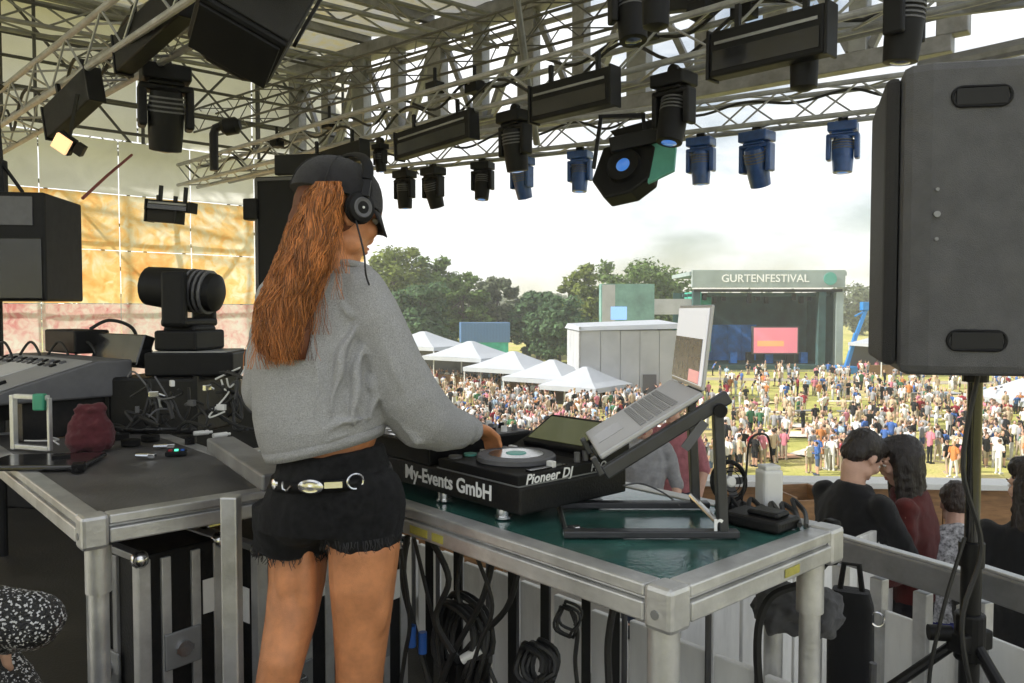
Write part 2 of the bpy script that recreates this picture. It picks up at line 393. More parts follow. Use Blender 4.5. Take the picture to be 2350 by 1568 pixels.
# ------------------------------------------------------------------ stage roof, side wall, trusses
# canopy: membrane panels between purlins
RA, RB = Vector((-4.3, 14.2, 5.6)), Vector((5.2, 6.35, 5.6))
rd = (RB - RA); BK = Vector((-0.80, -0.60, 0))
canopy = thing('stage_canopy', 'stage roof of dull olive and grey membrane panels above the trusses', 'canopy', RA)
NP = 9
for i in range(NP):
    for j in range(5):
        a = rd * (i / NP); b2 = rd * ((i + 1) / NP)
        q0, q1 = BK * (j * 2.9), BK * ((j + 1) * 2.9)
        lift = lambda jj: Vector((0, 0, 0.10 * jj))
        m = MB(); n = 4; sag = 0.10
        for s in range(n + 1):
            for tt in range(n + 1):
                fs_, ft = s / n, tt / n
                p = a.lerp(b2, fs_ * 0.985 + 0.0075) + q0.lerp(q1, ft * 0.985 + 0.0075) + Vector((0, 0, 0.10 * (j + ft) - sag * 4 * fs_ * (1 - fs_)))
                m.v.append(tuple(p))
        for s in range(n):
            for tt in range(n): m.f.append((s * 5 + tt, (s + 1) * 5 + tt, (s + 1) * 5 + tt + 1, s * 5 + tt + 1)); m.m.append(0)
        m.build('roof_panel', ROOFT, canopy, smooth=True, sharp=0)
for i in range(NP + 1):
    a = rd * (i / NP); m = MB(); m.bar(a + Vector((0, 0, -0.05)), a + BK * 14.5 + Vector((0, 0, 0.45)), 0.10, 0.14); m.build('rafter', ALUD, canopy)
for j in range(6):
    o = BK * (2.9 * j) + Vector((0, 0, 0.1 * j - 0.13)); m = MB(); m.bar(o, o + rd, 0.09, 0.12); m.build('purlin', ALUD, canopy)

UNIT = {}
def unit_bar(mt, n=6):
    k = (mt.name, n)
    if k not in UNIT:
        m = MB(); m.cyl((0, 0, 0), (0, 0, 1), 1, n=n); UNIT[k] = m.mesh('brace', mt, smooth=True)
    return UNIT[k]
def brace(a, b, r, mt, parent, name='brace', n=6):
    a = Vector(a); b = Vector(b)
    o = bpy.data.objects.new(name, unit_bar(mt, n)); COL.objects.link(o); o.parent = parent
    o.matrix_local = orient(a, b) @ Matrix.Diagonal((r, r, (b - a).length, 1)); return o
def truss(name, label, p0, p1, size=0.29, bay=0.42, rc=0.025, rb=0.010, mt=TRUSSM, group=None, faces=4):
    p0 = Vector(p0); p1 = Vector(p1); d = p1 - p0; L = d.length; ang = math.atan2(d.y, d.x)
    t = thing(name, label, 'truss', p0, ang, group); h = size / 2
    cs = [(-h, -h), (h, -h), (h, h), (-h, h)]
    for (y, z) in cs:
        m = MB(); m.cyl((0, y, z), (L, y, z), rc, n=10); m.build('chord', mt, t, smooth=True)
    n = max(2, round(L / bay)); s = L / n
    for k in range(4):
        (y0, z0), (y1, z1) = cs[k], cs[(k + 1) % 4]
        for i in range(n):
            if i % 2 == 0: brace((i * s, y0, z0), ((i + 1) * s, y1, z1), rb, mt, t)
            else: brace((i * s, y1, z1), ((i + 1) * s, y0, z0), rb, mt, t)
    return t
ZT = 3.35
tA0, tA1 = Vector((-4.75, 11.75, ZT)), Vector((3.6, 3.75, ZT))
truss('lighting_truss', 'long aluminium truss running diagonally overhead from the side wall to the upper right', tA0, tA1)
tB0, tB1 = Vector((-1.75, 10.45, ZT)), Vector((6.4, 5.7, ZT))
truss('lighting_truss', 'lower aluminium front truss hung with small moving lights against the sky', tB0, tB1, bay=0.36)
tC0, tC1 = Vector((-6.3, 9.4, ZT)), Vector((-1.05, 4.1, ZT))
truss('lighting_truss', 'aluminium truss rising to the top left corner carrying black light bars', tC0, tC1, size=0.34)
# second pair of slim pipes running beside truss A (cable carriers)
for k, (dz, dv, lab) in enumerate(((0.42, 0.5, 'upper thin steel pipe running above the long diagonal truss'), (-0.02, 0.62, 'lower thin steel pipe running beside the long diagonal truss'))):
    m = MB(); a = tA0 + VV * dv + Vector((0, 0, dz)); b2 = tA1 + VV * dv + Vector((0, 0, dz)); m.cyl(a, b2, 0.025, n=8)
    tag(m.build('steel_pipe', STEEL, smooth=True), lab, 'pipe')
# big lattice girder under the canopy front edge
GA, GB = Vector((-4.2, 13.9, 0)), Vector((4.0, 7.32, 0))
gd = (GB - GA).normalized(); GL = (GB - GA).length
gir = thing('roof_girder', 'deep grey lattice girder with wide posts under the canopy edge', 'girder', GA, math.atan2(gd.y, gd.x))
for z, w, h in ((5.32, 0.22, 0.22), (3.80, 0.16, 0.16), (5.02, 0.06, 0.06)):
    m = MB(); m.bar((0, 0, z), (GL, 0, z), w, h); m.build('chord', ALUD, gir, bevel=0.01)
NG = 13
for i in range(NG + 1):
    x = GL * i / NG; m = MB(); m.box((x, 0, 4.55), (0.26 if i % 2 else 0.17, 0.17, 1.36)); m.build('post', ALUD if i % 3 else STEEL, gir, bevel=0.012)
    if i < NG:
        x1 = GL * (i + 1) / NG
        m = MB(); m.bar((x + 0.1, 0.02, 5.18 if i % 2 else 3.92), (x1 - 0.1, 0.02, 3.92 if i % 2 else 5.18), 0.07, 0.07); m.build('diagonal', ALUD, gir)
        if i % 2 == 0:
            m = MB(); m.bar((x + 0.1, 0.10, 3.92), (x1 - 0.1, 0.10, 5.18), 0.035, 0.035); m.build('diagonal', STEEL, gir)
# cross girders running back from it
for k, (s, lab) in enumerate(((2.2, 'roof cross truss nearest the side wall'), (5.0, 'second roof cross truss from the side wall'), (7.8, 'third roof cross truss, above the dark panel side'))):
    a = GA + gd * s + Vector((0, 0, 5.05)); truss('cross_truss', lab + ', grey steel under the canopy', a, a + BK * 9, size=0.4, bay=0.7, rc=0.03, rb=0.014, mt=STEEL)
# finer lattice grid under the canopy
for k, (a, b2, lab) in enumerate((((-8.6, 10.6, 4.45), (-1.6, 4.6, 4.45), 'slim dark lattice beam high above the top left truss'), ((-6.9, 12.2, 4.75), (0.8, 5.6, 4.75), 'slim dark lattice beam above the hanging loudspeaker'), ((-5.6, 13.2, 4.30), (1.5, 7.2, 4.30), 'slim dark lattice beam just behind the deep girder'), ((-9.6, 8.2, 4.0), (-5.6, 12.8, 4.0), 'slim dark lattice beam along the top of the side wall'))):
    truss('lattice_beam', lab, a, b2, size=0.34, bay=0.40, rc=0.016, rb=0.008, mt=STEELD)['kind'] = 'thing'
# dark beams at the upper right
m = MB(); a = at(1470, 22, 6.4); b2 = at(2480, -95, 4.6); m.bar(a, b2, 0.09, 0.10)
tag(m.build('roof_beam', BLACKM, bevel=0.01), 'dark roof beam crossing the top edge above the right speaker', 'beam')
m = MB(); a = at(1880, 62, 5.6); b2 = at(2480, -12, 5.0); m.bar(a, b2, 0.05, 0.07)
tag(m.build('roof_beam', STEEL, bevel=0.008), 'steel edge beam below the dark roof beam, blue sky under it', 'beam')
m = MB(); a = at(2110, 158, 5.2); b2 = at(2480, 78, 4.6); m.cyl(a, b2, 0.05, n=10)
tag(m.build('steel_pipe', ALUD, smooth=True), 'pipe rising to the right just above the big speaker box', 'pipe')
m = MB(); a = at(1180, -40, 7.0); b2 = at(1232, 330, 8.2); m.cyl(a, b2, 0.035, n=8)
tag(m.build('steel_pipe', STEEL, smooth=True), 'slanting steel pipe dropping from the roof to the diagonal truss', 'pipe')

# side wall along V at the left, with scaffold outside it
WU = -12.0
def wv(v, z, off=0.0): return UU * (WU - off) + VV * v + Vector((0, 0, z))
wall = thing('tarpaulin_wall', 'translucent cream and orange tarpaulin side wall with seams and pink floral foot', 'wall', wv(0, 0))
o0 = wv(0, 0)
vs_ = [-4.5 + 0.98 * i for i in range(13)]
zs_ = [0.0, 1.48, 2.22, 3.0, 3.75]
for i in range(len(vs_) - 1):
    for j in range(len(zs_) - 1):
        m = MB(); n = 5
        for a in range(n + 1):
            for c in range(n + 1):
                v = vs_[i] + 0.006 + (vs_[i + 1] - vs_[i] - 0.012) * a / n; z = zs_[j] + 0.006 + (zs_[j + 1] - zs_[j] - 0.012) * c / n
                bulge = 0.035 * math.sin(math.pi * a / n) * math.sin(math.pi * c / n) + 0.03 * noise.noise(Vector((v * 1.7, z * 1.7, 5)))
                m.v.append(tuple(wv(v, z, -bulge) - o0))
        for a in range(n):
            for c in range(n): m.f.append((a * (n + 1) + c, (a + 1) * (n + 1) + c, (a + 1) * (n + 1) + c + 1, a * (n + 1) + c + 1)); m.m.append(0)
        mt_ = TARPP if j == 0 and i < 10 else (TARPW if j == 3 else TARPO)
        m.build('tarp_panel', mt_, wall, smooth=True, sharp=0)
up = thing('upper_side_wall', 'white translucent upper side wall behind the scaffold bracing', 'wall', wv(0, 3.9, 0.5))
o1 = wv(0, 3.9, 0.5)
for i in range(7):
    for j in range(2):
        m = MB(); v0, v1 = -5 + 1.75 * i + 0.01, -5 + 1.75 * (i + 1) - 0.01; z0, z1 = 3.85 + 1.25 * j + 0.01, 3.85 + 1.25 * (j + 1) - 0.01
        m.quad(*[tuple(wv(v, z, 0.5) - o1) for v, z in ((v0, z0), (v1, z0), (v1, z1), (v0, z1))])
        m.build('tarp_panel', TARPW, up)
scaf = thing('scaffold', 'thin tube scaffold standing outside the tarpaulin side wall', 'scaffold', wv(0, -0.9, 0.25))
o2 = wv(0, -0.9, 0.25)
for i in range(8):
    for off in (0.25, 1.0): brace(wv(-5 + 1.75 * i, -0.9, off) - o2, wv(-5 + 1.75 * i, 6.3, off) - o2, 0.027, STEELD, scaf, 'standard')
for z in (0.6, 1.6, 2.6, 3.6, 4.3, 5.0, 5.7):
    for off in (0.22,) if z < 4 else (0.20, 1.0): brace(wv(-5.2, z, off) - o2, wv(7.4, z, off) - o2, 0.024, STEELD, scaf, 'ledger')
for i in range(7):
    for z in (1.6, 3.6):
        s = (i + int(z)) % 2
        brace(wv(-5 + 1.75 * (i + s), z, 0.27) - o2, wv(-5 + 1.75 * (i + 1 - s), z + 2.0, 0.27) - o2, 0.02, STEELD, scaf, 'diagonal')
# inner tubes in front of the upper wall
inner = thing('bracing_frame', 'crossed steel tubes in front of the bright upper side wall', 'scaffold', wv(0, 3.7, -0.5))
o3 = wv(0, 3.7, -0.5)
for z in (3.75, 4.15, 4.5, 5.2): brace(wv(-5, z, -0.5) - o3, wv(7.2, z + 0.02, -0.5) - o3, 0.022, STEELD, inner, 'rail')
for i in range(9):
    brace(wv(-5 + 1.45 * i, 3.75, -0.48) - o3, wv(-5 + 1.45 * i, 5.9, -0.48) - o3, 0.024, STEELD, inner, 'upright')
    brace(wv(-5 + 1.45 * i, 3.75 if i % 2 else 5.2, -0.52) - o3, wv(-5 + 1.45 * (i + 1), 5.2 if i % 2 else 3.75, -0.52) - o3, 0.016, STEELD, inner, 'diagonal')
# rope from the black cabinet corner up to the wall
m = MB(); m.tube([at(190, 455, 5.5), at(245, 404, 6.2), at(302, 356, 7.0)], 0.012, n=6)
tag(m.build('brace_strap', mat('strap_red', (0.22, 0.05, 0.05), 0.7), smooth=True), 'thin dark red strap stretched from the black cabinet to the side wall', 'strap')

# ------------------------------------------------------------------ stage lights
def clamp_at(parent, z=0.0):
    m = MB(); m.box((0, 0, z - 0.03), (0.05, 0.04, 0.10)); m.cyl((0, -0.025, z + 0.03), (0, 0.025, z + 0.03), 0.045, n=12); m.build('clamp', BLACKM, parent, bevel=0.004)
MOVB = {}
def moving_light(name, label, loc, rotz, s=1.0, tilt=0.3, lens=None, group=None, upside=True, body=None):
    """moving head: base box, U yoke and barrel head with lens; hangs when upside"""
    body = body or BLACK
    t = thing(name, label, 'stage light', loc, rotz, group); sg = -1 if upside else 1
    F = lambda m: (m.add([], []), m)[1]
    m = MB(); m.box((0, 0, sg * 0.045 * s), (0.26 * s, 0.20 * s, 0.09 * s)); m.box((0, 0, sg * 0.10 * s), (0.20 * s, 0.16 * s, 0.03 * s), taper=0.9); m.build('base', body, t, bevel=0.012 * s)
    m = MB()
    for k in (-1, 1):
        m.box((k * 0.125 * s, 0, sg * 0.23 * s), (0.045 * s, 0.11 * s, 0.24 * s))
    m.box((0, 0, sg * 0.125 * s), (0.29 * s, 0.12 * s, 0.04 * s)); m.build('yoke', body, t, bevel=0.014 * s)
    M = Matrix.Translation((0, 0, sg * 0.27 * s)) @ Matrix.Rotation(tilt, 4, 'X') @ Matrix.Scale(sg, 4, (0, 0, 1))
    m = MB(); m.lathe([(0.05 * s, -0.15 * s), (0.085 * s, -0.13 * s), (0.098 * s, -0.03 * s), (0.095 * s, 0.10 * s), (0.088 * s, 0.20 * s), (0.072 * s, 0.205 * s)], 18, M)
    h = m.build('head', body, t, smooth=True)
    m = MB(); m.lathe([(0.072 * s, 0.19 * s), (0.05 * s, 0.207 * s), (0.01 * s, 0.214 * s)], 18, M); m.build('lens', lens or LENS, h, smooth=True)
    m = MB()
    for k in range(4): m.lathe([(0.1 * s, (-0.10 + 0.025 * k) * s), (0.101 * s, (-0.09 + 0.025 * k) * s)], 18, M)
    m.build('cooling_fins', GREY, h)
    if upside: clamp_at(t, 0.0)
    return t
LENB = mat('blue_lens', (0.04, 0.18, 0.55), 0.08, coat=1.0, spec=0.9, emit=(0.08, 0.25, 0.8), estr=0.35)
BLUEB = mat('dark_blue_housing', (0.02, 0.07, 0.24), 0.35, var=0.3, coat=0.3)
# on the front truss B: X, Y of the lamp's hang point in the view
def on_line(a, b, X):
    """point on the line a-b seen in column X"""
    a = Vector(a); b = Vector(b); k = (X - CX) / FPX
    s = (k * a.y - a.x) / ((b.x - a.x) - k * (b.y - a.y)); return a + (b - a) * s
drop = Vector((0, 0, -0.19))
for X, lab, s, tl, bod in ((930, 'leftmost, partly beneath a light bar', 1.0, 0.05, BLACK), (995, 'second from the left on the lower truss', 1.05, 0.35, BLACK), (1108, 'third from the left, white stripe on its front', 0.95, -0.15, BLACK),
                      (1197, 'fourth from the left, below a larger black head', 1.0, 0.3, BLUEB), (1330, 'fifth from the left, by the hexagonal lamp', 0.95, -0.1, BLUEB),
                      (1605, 'just right of the big hexagonal lamp, blue housing', 1.0, 0.05, BLUEB), (1732, 'second from the right, tilted', 1.15, 0.4, BLUEB), (1928, 'rightmost, close to the big loudspeaker', 1.0, -0.05, BLUEB)):
    p = on_line(tB0, tB1, X)
    moving_light('moving_light', 'small moving head under the lower truss, ' + lab, p + drop, R(-30) + rng.uniform(-0.3, 0.3), s * 1.0, tl, LENB, 'small moving heads along the lower front truss', body=bod)
# larger black heads on truss A
for X, lab, s, tl in ((1182, 'large black moving head hanging from the diagonal truss above the small lamps', 1.35, 0.15), (1542, 'large black moving head with bluish lens between two long light bars', 1.35, -0.25), (875, 'slim black moving head just right of the dark cap, under the diagonal truss', 0.75, 0.1)):
    p = on_line(tA0, tA1, X); moving_light('moving_light', lab, p + Vector((0, 0, -0.2)), R(-46), s * 0.82, tl, LENB)
p = on_line(tC0, tC1, 308); moving_light('moving_light', 'big black moving head hanging from the top left truss in front of the white wall', p + VV * 0.25 + Vector((0, 0, -0.16)), R(30), 1.3, 0.25)
moving_light('moving_light', 'black moving head hanging above the right loudspeaker, cut by the top edge', at(2078, -60, 3.6), R(40), 0.82, 0.1)
moving_light('moving_light', 'black moving head in shadow at the top, left of the blue sky gap', at(1450, -70, 5.2), R(10), 1.0, -0.2)

def light_bar(label, a, b, h, dpt=0.12, roll=0.0, strip=True):
    """long strobe bar between two points"""
    a = Vector(a); b = Vector(b); d = b - a; L = d.length; e = d.normalized()
    q = e.to_track_quat('X', 'Z').to_matrix().to_4x4()
    t = thing('light_bar', label, 'light bar', (a + b) / 2); t.rotation_euler = (q @ Matrix.Rotation(roll, 4, 'X')).to_euler()
    m = MB(); m.box((0, 0, 0), (L, dpt, h)); m.build('housing', BLACK, t, bevel=0.012)
    for k in (-1, 1):
        m = MB(); m.box((k * (L / 2 + 0.012), 0, 0), (0.02, dpt * 1.1, h * 1.08)); m.build('end_cap', BLACKM, t, bevel=0.004)
    if strip:
        m = MB(); m.box((0, -dpt / 2 - 0.004, h * 0.22), (L * 0.9, 0.006, 0.018)); m.build('reflector_strip', STEEL, t)
        m = MB(); m.box((0, -dpt / 2 - 0.004, -h * 0.16), (L * 0.93, 0.006, h * 0.42)); m.build('front_glass', BLACKG, t)
    for k in (-0.3, 0.3): m = MB(); m.box((k * L, 0.02, h / 2 + 0.07), (0.03, 0.03, 0.16)); m.build('bracket', BLACKM, t)
    return t
light_bar('long black light bar lowest on the diagonal truss, above the white sky', at(918, 338, 8.0), at(1085, 285, 7.3), 0.26)
light_bar('long black light bar with bright edge line, middle of the diagonal truss', at(1228, 243, 6.3), at(1408, 198, 5.8), 0.27)
light_bar('largest black light bar with bright edge line at the top right', at(1640, 132, 4.9), at(1902, 68, 4.4), 0.27)
light_bar('black light bar half hidden behind the cap, under the diagonal truss', at(700, 386, 9.0), at(835, 346, 8.3), 0.22, strip=False)
light_bar('dark light bar high on the top left truss', at(282, 128, 5.6), at(425, -5, 5.0), 0.26, strip=False)
light_bar('dark light bar low on the top left truss beside a yellow lamp', at(120, 285, 6.4), at(215, 195, 6.0), 0.26, strip=False)
light_bar('black double blinder hanging in front of the orange wall', at(345, 470, 8.0), at(440, 478, 7.9), 0.10)
light_bar('black blinder lower down in front of the orange wall', at(345, 495, 8.0), at(410, 500, 7.9), 0.12, strip=False)

# hexagonal lamp with lens, hanging from truss B
p = at(1435, 385, 6.6); t = thing('hexagonal_lamp', 'big black hexagonal stage lamp with round blue lens hanging against the white sky', 'stage light', p, R(-10))
m = MB(); Mx = Matrix.Rotation(R(68), 4, 'X') @ Matrix.Rotation(R(-22), 4, 'Y')
m.prism([(-0.30, -0.05), (-0.18, -0.25), (0.06, -0.25), (0.22, -0.16), (0.27, 0.12), (0.12, 0.25), (-0.20, 0.24)], -0.16, 0.02, Mx); m.build('housing', BLACK, t, bevel=0.02)
m = MB(); m.lathe([(0.15, 0.02), (0.14, 0.06), (0.12, 0.05)], 20, Mx); h = m.build('lens_ring', BLACKM, t, smooth=True)
m = MB(); m.lathe([(0.125, 0.03), (0.06, 0.05), (0.01, 0.055)], 20, Mx); m.build('lens', LENB, h, smooth=True)
m = MB(); m.prism([(0.20, -0.2), (0.42, -0.14), (0.44, 0.10), (0.22, 0.22)], -0.02, 0.01, Mx); m.build('shutter_leaf', TEALP, t, bevel=0.004)
m = MB(); m.prism([(-0.05, 0.25), (0.30, 0.30), (0.46, 0.40), (-0.15, 0.40)], -0.05, 0.0, Mx); m.build('shutter_leaf', BLACKM, t, bevel=0.004)
m = MB(); m.bar((-0.26, 0, 0.0), (-0.20, 0, 0.42), 0.03, 0.05); m.bar((0.2, 0, 0.0), (0.14, 0, 0.42), 0.03, 0.05); m.bar((-0.22, 0, 0.42), (0.16, 0, 0.42), 0.05, 0.03); m.build('bracket', BLACKM, t)
# black crossbar the lamp hangs from
m = MB(); m.bar(at(1400, 335, 6.6), at(1570, 300, 6.5), 0.10, 0.12); tag(m.build('crossbar', BLACKM, bevel=0.01), 'short black crossbar holding the hexagonal lamp under the truss', 'bar')

# hanging PA cabinet, upper left
p = at(578, 42, 4.7); t = thing('hanging_speaker', 'big tilted black loudspeaker cabinet hanging from the roof at upper left', 'loudspeaker', p)
t.rotation_euler = (R(-28), R(26), R(20))
m = MB(); m.prism([(-0.26, -0.20), (0.26, -0.20), (0.24, 0.16), (0.10, 0.24), (-0.12, 0.24), (-0.26, 0.14)], -0.26, 0.30); m.build('cabinet', BLACK, t, bevel=0.025)
m = MB(); m.box((0.02, -0.212, 0.02), (0.46, 0.012, 0.50)); m.build('grille', mat('hung_grille', (0.016, 0.016, 0.017), 0.6, bump=0.9, bscale=260, var=0.5, scale=14), t, bevel=0.004)
m = MB(); m.bar((-0.28, 0, 0.6), (0.28, 0, 0.6), 0.06, 0.02); m.build('bracket', BLACKM, t)
for k in (-1, 1): m = MB(); m.bar((0.27 * k, 0, 0), (0.27 * k, 0, 0.59), 0.02, 0.06); m.build('bracket_arm', BLACKM, t)
m = MB(); m.box((0.0, 0, -0.275), (0.46, 0.34, 0.02)); m.build('bottom_plate', BLACKM, t, bevel=0.006)

# small warm lamp at the left
p = at(142, 330, 5.6); t = thing('warm_lamp', 'small square lamp glowing amber, below the top left truss', 'lamp', p); t.rotation_euler = (R(20), R(35), R(10))
m = MB(); m.box((0, 0.04, 0), (0.13, 0.06, 0.13)); m.build('housing', BLACK, t, bevel=0.01)
m = MB(); m.box((0, -0.004, 0), (0.11, 0.03, 0.11)); m.build('diffuser', mat('amber_glow', (0.8, 0.5, 0.2), 0.4, emit=(1.0, 0.62, 0.32), estr=0.8, bump=0.4, bscale=60), t, bevel=0.004)
m = MB(); m.bar((0.0, 0.05, 0.06), (-0.08, 0.05, 0.35), 0.02, 0.02); m.build('bracket', BLACKM, t); m = MB(); m.box((0.1, 0.05, 0.02), (0.06, 0.05, 0.08)); m.build('driver_box', BLACKM, t)
# hook shaped arm lamp
p = at(495, 330, 8.4); t = thing('hooked_lamp', 'black hooked arm with a small lamp standing off the diagonal truss', 'lamp', p)
m = MB(); m.tube([(-0.02, 0, -0.28), (-0.02, 0, 0.1), (0.0, 0, 0.16), (0.08, 0, 0.19)], 0.045, n=8); m.build('arm', BLACKM, t, smooth=True)
m = MB(); m.lathe([(0.05, -0.1), (0.09, -0.06), (0.09, 0.06), (0.05, 0.1)], 14, Matrix.Translation((0.16, 0, 0.18)) @ Matrix.Rotation(R(80), 4, 'Y')); m.build('head', BLACK, t, smooth=True)
# dark hanging panel beside the wall
p = at(690, 560, 8.2); t = thing('black_screen', 'tall matt black panel hanging behind the long auburn hair', 'panel', p, R(-12))
m = MB(); m.box((0, 0, 0.02), (0.95, 0.10, 1.34)); m.build('panel_face', BLACK, t, bevel=0.01)
m = MB(); m.box((0, -0.055, 0.66), (0.95, 0.02, 0.03)); m.box((-0.46, -0.055, 0.0), (0.03, 0.02, 1.3)); m.build('frame', GREY, t)
m = MB(); m.box((0.0, -0.03, 0.80), (0.5, 0.08, 0.20)); m.build('hanging_bracket', BLACKM, t, bevel=0.01)
m = MB(); m.box((-0.52, -0.02, 0.36), (0.16, 0.14, 0.22)); m.build('side_lamp', BLACK, t, bevel=0.015)
# cables draped on the trusses
CABLE = mat('cable_black', (0.012, 0.012, 0.012), 0.55)
def cable(label, pts, r, name='cable', cat='cable', mt=None, n=6, group=None):
    P = [Vector(p) for p in pts]; out = []
    for i in range(len(P) - 1):
        a = P[max(i - 1, 0)]; b_, c = P[i], P[i + 1]; d = P[min(i + 2, len(P) - 1)]
        for k in range(6):
            t_ = k / 6; out.append(0.5 * ((2 * b_) + (c - a) * t_ + (2 * a - 5 * b_ + 4 * c - d) * t_ ** 2 + (3 * b_ - a - 3 * c + d) * t_ ** 3))
    out.append(P[-1]); m = MB(); m.tube(out, r, n=n); o = m.build(name, mt or CABLE, smooth=True)
    return tag(o, label, cat, group) if label else o
def drape(label, a, b2, dz, nb, seed):
    rr = random.Random(seed); pts = []
    for i in range(nb * 2 + 1):
        s = i / (nb * 2); p = Vector(a).lerp(Vector(b2), s); pts.append(p + Vector((rr.uniform(-0.05, 0.05), rr.uniform(-0.05, 0.05), (0.14 if i % 2 == 0 else dz) + rr.uniform(-0.04, 0.04))))
    cable(label, pts, 0.014)
drape('black cable looped along the long diagonal truss', tA0, tA1, -0.12, 9, 1)
drape('second black cable bundle lying in the long diagonal truss', tA0 + Vector((0.1, 0, 0.08)), tA1 + Vector((0.1, 0, 0.08)), 0.0, 12, 2)
drape('black cable looped along the lower front truss', tB0, tB1, 0.02, 10, 3)
drape('black cable looped along the top left truss', tC0, tC1, -0.14, 6, 4)
for k, X in enumerate((640, 760, 1000, 1090, 1480, 1600, 1700)):
    p = on_line(tA0, tA1, X); m = MB(); m.box((0, 0, 0), (0.16, 0.12, 0.11)); m.cyl((0, 0, 0.05), (0, 0, 0.2), 0.02, n=8)
    tag(m.build('junction_box', BLACK, bevel=0.01, loc=p + Vector((0, 0, 0.05 * (k % 3) + 0.12)), rotz=R(-45)), 'black box number %s from the left clipped on the diagonal truss' % ('one', 'two', 'three', 'four', 'five', 'six', 'seven')[k], 'box', 'black boxes clipped along the diagonal truss')
# chain hoists near the right end
for X, Y, lab in ((1845, 165, 'black chain hoist under the largest light bar, right end'), (1505, 25, 'black chain hoist in the dark cluster at the top')):
    t = thing('chain_hoist', lab, 'hoist', at(X, Y, 4.6)); m = MB(); m.lathe([(0.03, -0.11), (0.075, -0.09), (0.08, 0.08), (0.04, 0.11)], 12); m.build('motor', BLACK, t, smooth=True)
    m = MB(); 
    for i in range(9): m.tube([(0.05 + 0.011 * math.cos(q) * (1 if i % 2 else 0.2), 0.011 * math.cos(q) * (0.2 if i % 2 else 1), 0.12 + 0.03 * i + 0.02 * math.sin(q)) for q in [k * math.pi / 4 for k in range(8)]], 0.004, n=4, closed=True)
    m.build('chain', CHROME, t)

# ------------------------------------------------------------------ trees
def leafmat(name, c, c2):
    m = mat(name, c, 0.7, island=0.45, trans=0.35, spec=0.2); return m
LEAF = [leafmat('leaf_green', (0.125, 0.19, 0.055), 0), leafmat('leaf_light', (0.19, 0.235, 0.055), 0), leafmat('leaf_dark', (0.085, 0.15, 0.070), 0), leafmat('leaf_grey', (0.14, 0.165, 0.10), 0)]
BARK = mat('bark', (0.07, 0.055, 0.042), 0.9, var=0.3, bump=0.5)
def tree(label, base, H, cr, ch, mt, seed, clumps=72, per=150, leaf=0.46, group='trees around the field', low=0.22):
    rr = random.Random(seed); t = thing('broadleaf_tree', label, 'tree', base, 0, group)
    m = MB(); pts = [Vector((0, 0, -0.5))]
    for i in range(5): pts.append(Vector((rr.uniform(-0.3, 0.3) * i * 0.3, rr.uniform(-0.3, 0.3) * i * 0.3, H * 0.17 * (i + 1))))
    r0 = H * 0.022; m.tube(pts, [r0 * (1.25, 1, 0.85, 0.65, 0.45, 0.2)[i] for i in range(6)], n=8); m.build('trunk', BARK, t, smooth=True)
    cz = H - ch / 2; cl = []
    for i in range(clumps):
        while True:
            p = Vector((rr.uniform(-1, 1), rr.uniform(-1, 1), rr.uniform(-1, 1)))
            if 0.2 < p.length < 1: break
        f = 0.72 + 0.3 * rr.random(); tp_ = 1.0 if p.z < 0.2 else 1.0; p = Vector((p.x * cr * f, p.y * cr * f, cz + p.z * ch / 2 * f * (1.0 if p.z > 0 else 0.92)))
        cl.append((p, cr * rr.uniform(0.16, 0.34)))
    m = MB()
    for i in range(9):
        p, _ = cl[i * 4 % len(cl)]; s = pts[2 + i % 3]; m.tube([s, s.lerp(p, 0.5) + Vector((0, 0, 0.4)), p], [r0 * 0.45, r0 * 0.28, r0 * 0.08], n=5)
    m.build('limb', BARK, t, smooth=True)
    vs = []; fs = []
    for p, r in cl:
        for k in range(per):
            d = Vector((rr.gauss(0, 1), rr.gauss(0, 1), rr.gauss(0, 1))).normalized(); q = p + Vector((d.x, d.y, d.z * 0.75)) * r * (rr.random() ** 0.4) * rr.uniform(0.8, 1.15)
            a = Vector((rr.gauss(0, 1), rr.gauss(0, 1), rr.gauss(0, 0.6))).normalized(); b2 = a.cross(d + Vector((0.01, 0.02, 0.4))).normalized(); s = leaf * rr.uniform(0.5, 1.15)
            o = len(vs); vs += [q - a * s, q + b2 * s * 0.55, q + a * s, q - b2 * s * 0.55]; fs.append((o, o + 1, o + 2, o + 3))
    me = bpy.data.meshes.new('crown'); me.from_pydata([tuple(v) for v in vs], [], fs); me.materials.append(mt)
    o = bpy.data.objects.new('crown', me); COL.objects.link(o); o.parent = t
    return t
def tree_at(X, Ytop, d, width_px, mt, seed, label, **k):
    p = at(X, Ytop, d); gzv = FIELD - 0.6; H = p.z - gzv; cr = width_px / FPX * d / 2
    return tree(label, (p.x, p.y, gzv), H, cr, H * 0.93, mt, seed, **k)
tree_at(905, 548, 118, 190, LEAF[1], 11, 'tall bright tree just right of the woman, tallest on the left side')
tree_at(1000, 572, 124, 180, LEAF[0], 12, 'rounded green tree second in the left row')
tree_at(1065, 620, 120, 120, LEAF[0], 13, 'lower dark tree in the left row before the gap')
tree_at(1140, 622, 128, 150, LEAF[3], 14, 'loose pale grey-green tree at the right end of the left row', clumps=70, per=120)
tree_at(960, 640, 108, 170, LEAF[2], 15, 'dark tree in front of the left row above the tents')
tree_at(1235, 640, 122, 130, LEAF[2], 16, 'small dark tree right of the gap, leaning towards the big round tree')
tree_at(1345, 605, 126, 150, LEAF[1], 17, 'medium yellow-green tree left of the big round tree')
tree_at(1455, 572, 130, 260, LEAF[0], 18, 'biggest round tree behind the teal video tower', clumps=70)
tree_at(1285, 680, 112, 170, LEAF[2], 19, 'low dark tree in front, left of the grey sound tower')
tree_at(860, 600, 126, 170, LEAF[1], 20, 'yellow-green tree whose crown meets the woman\'s shoulder')
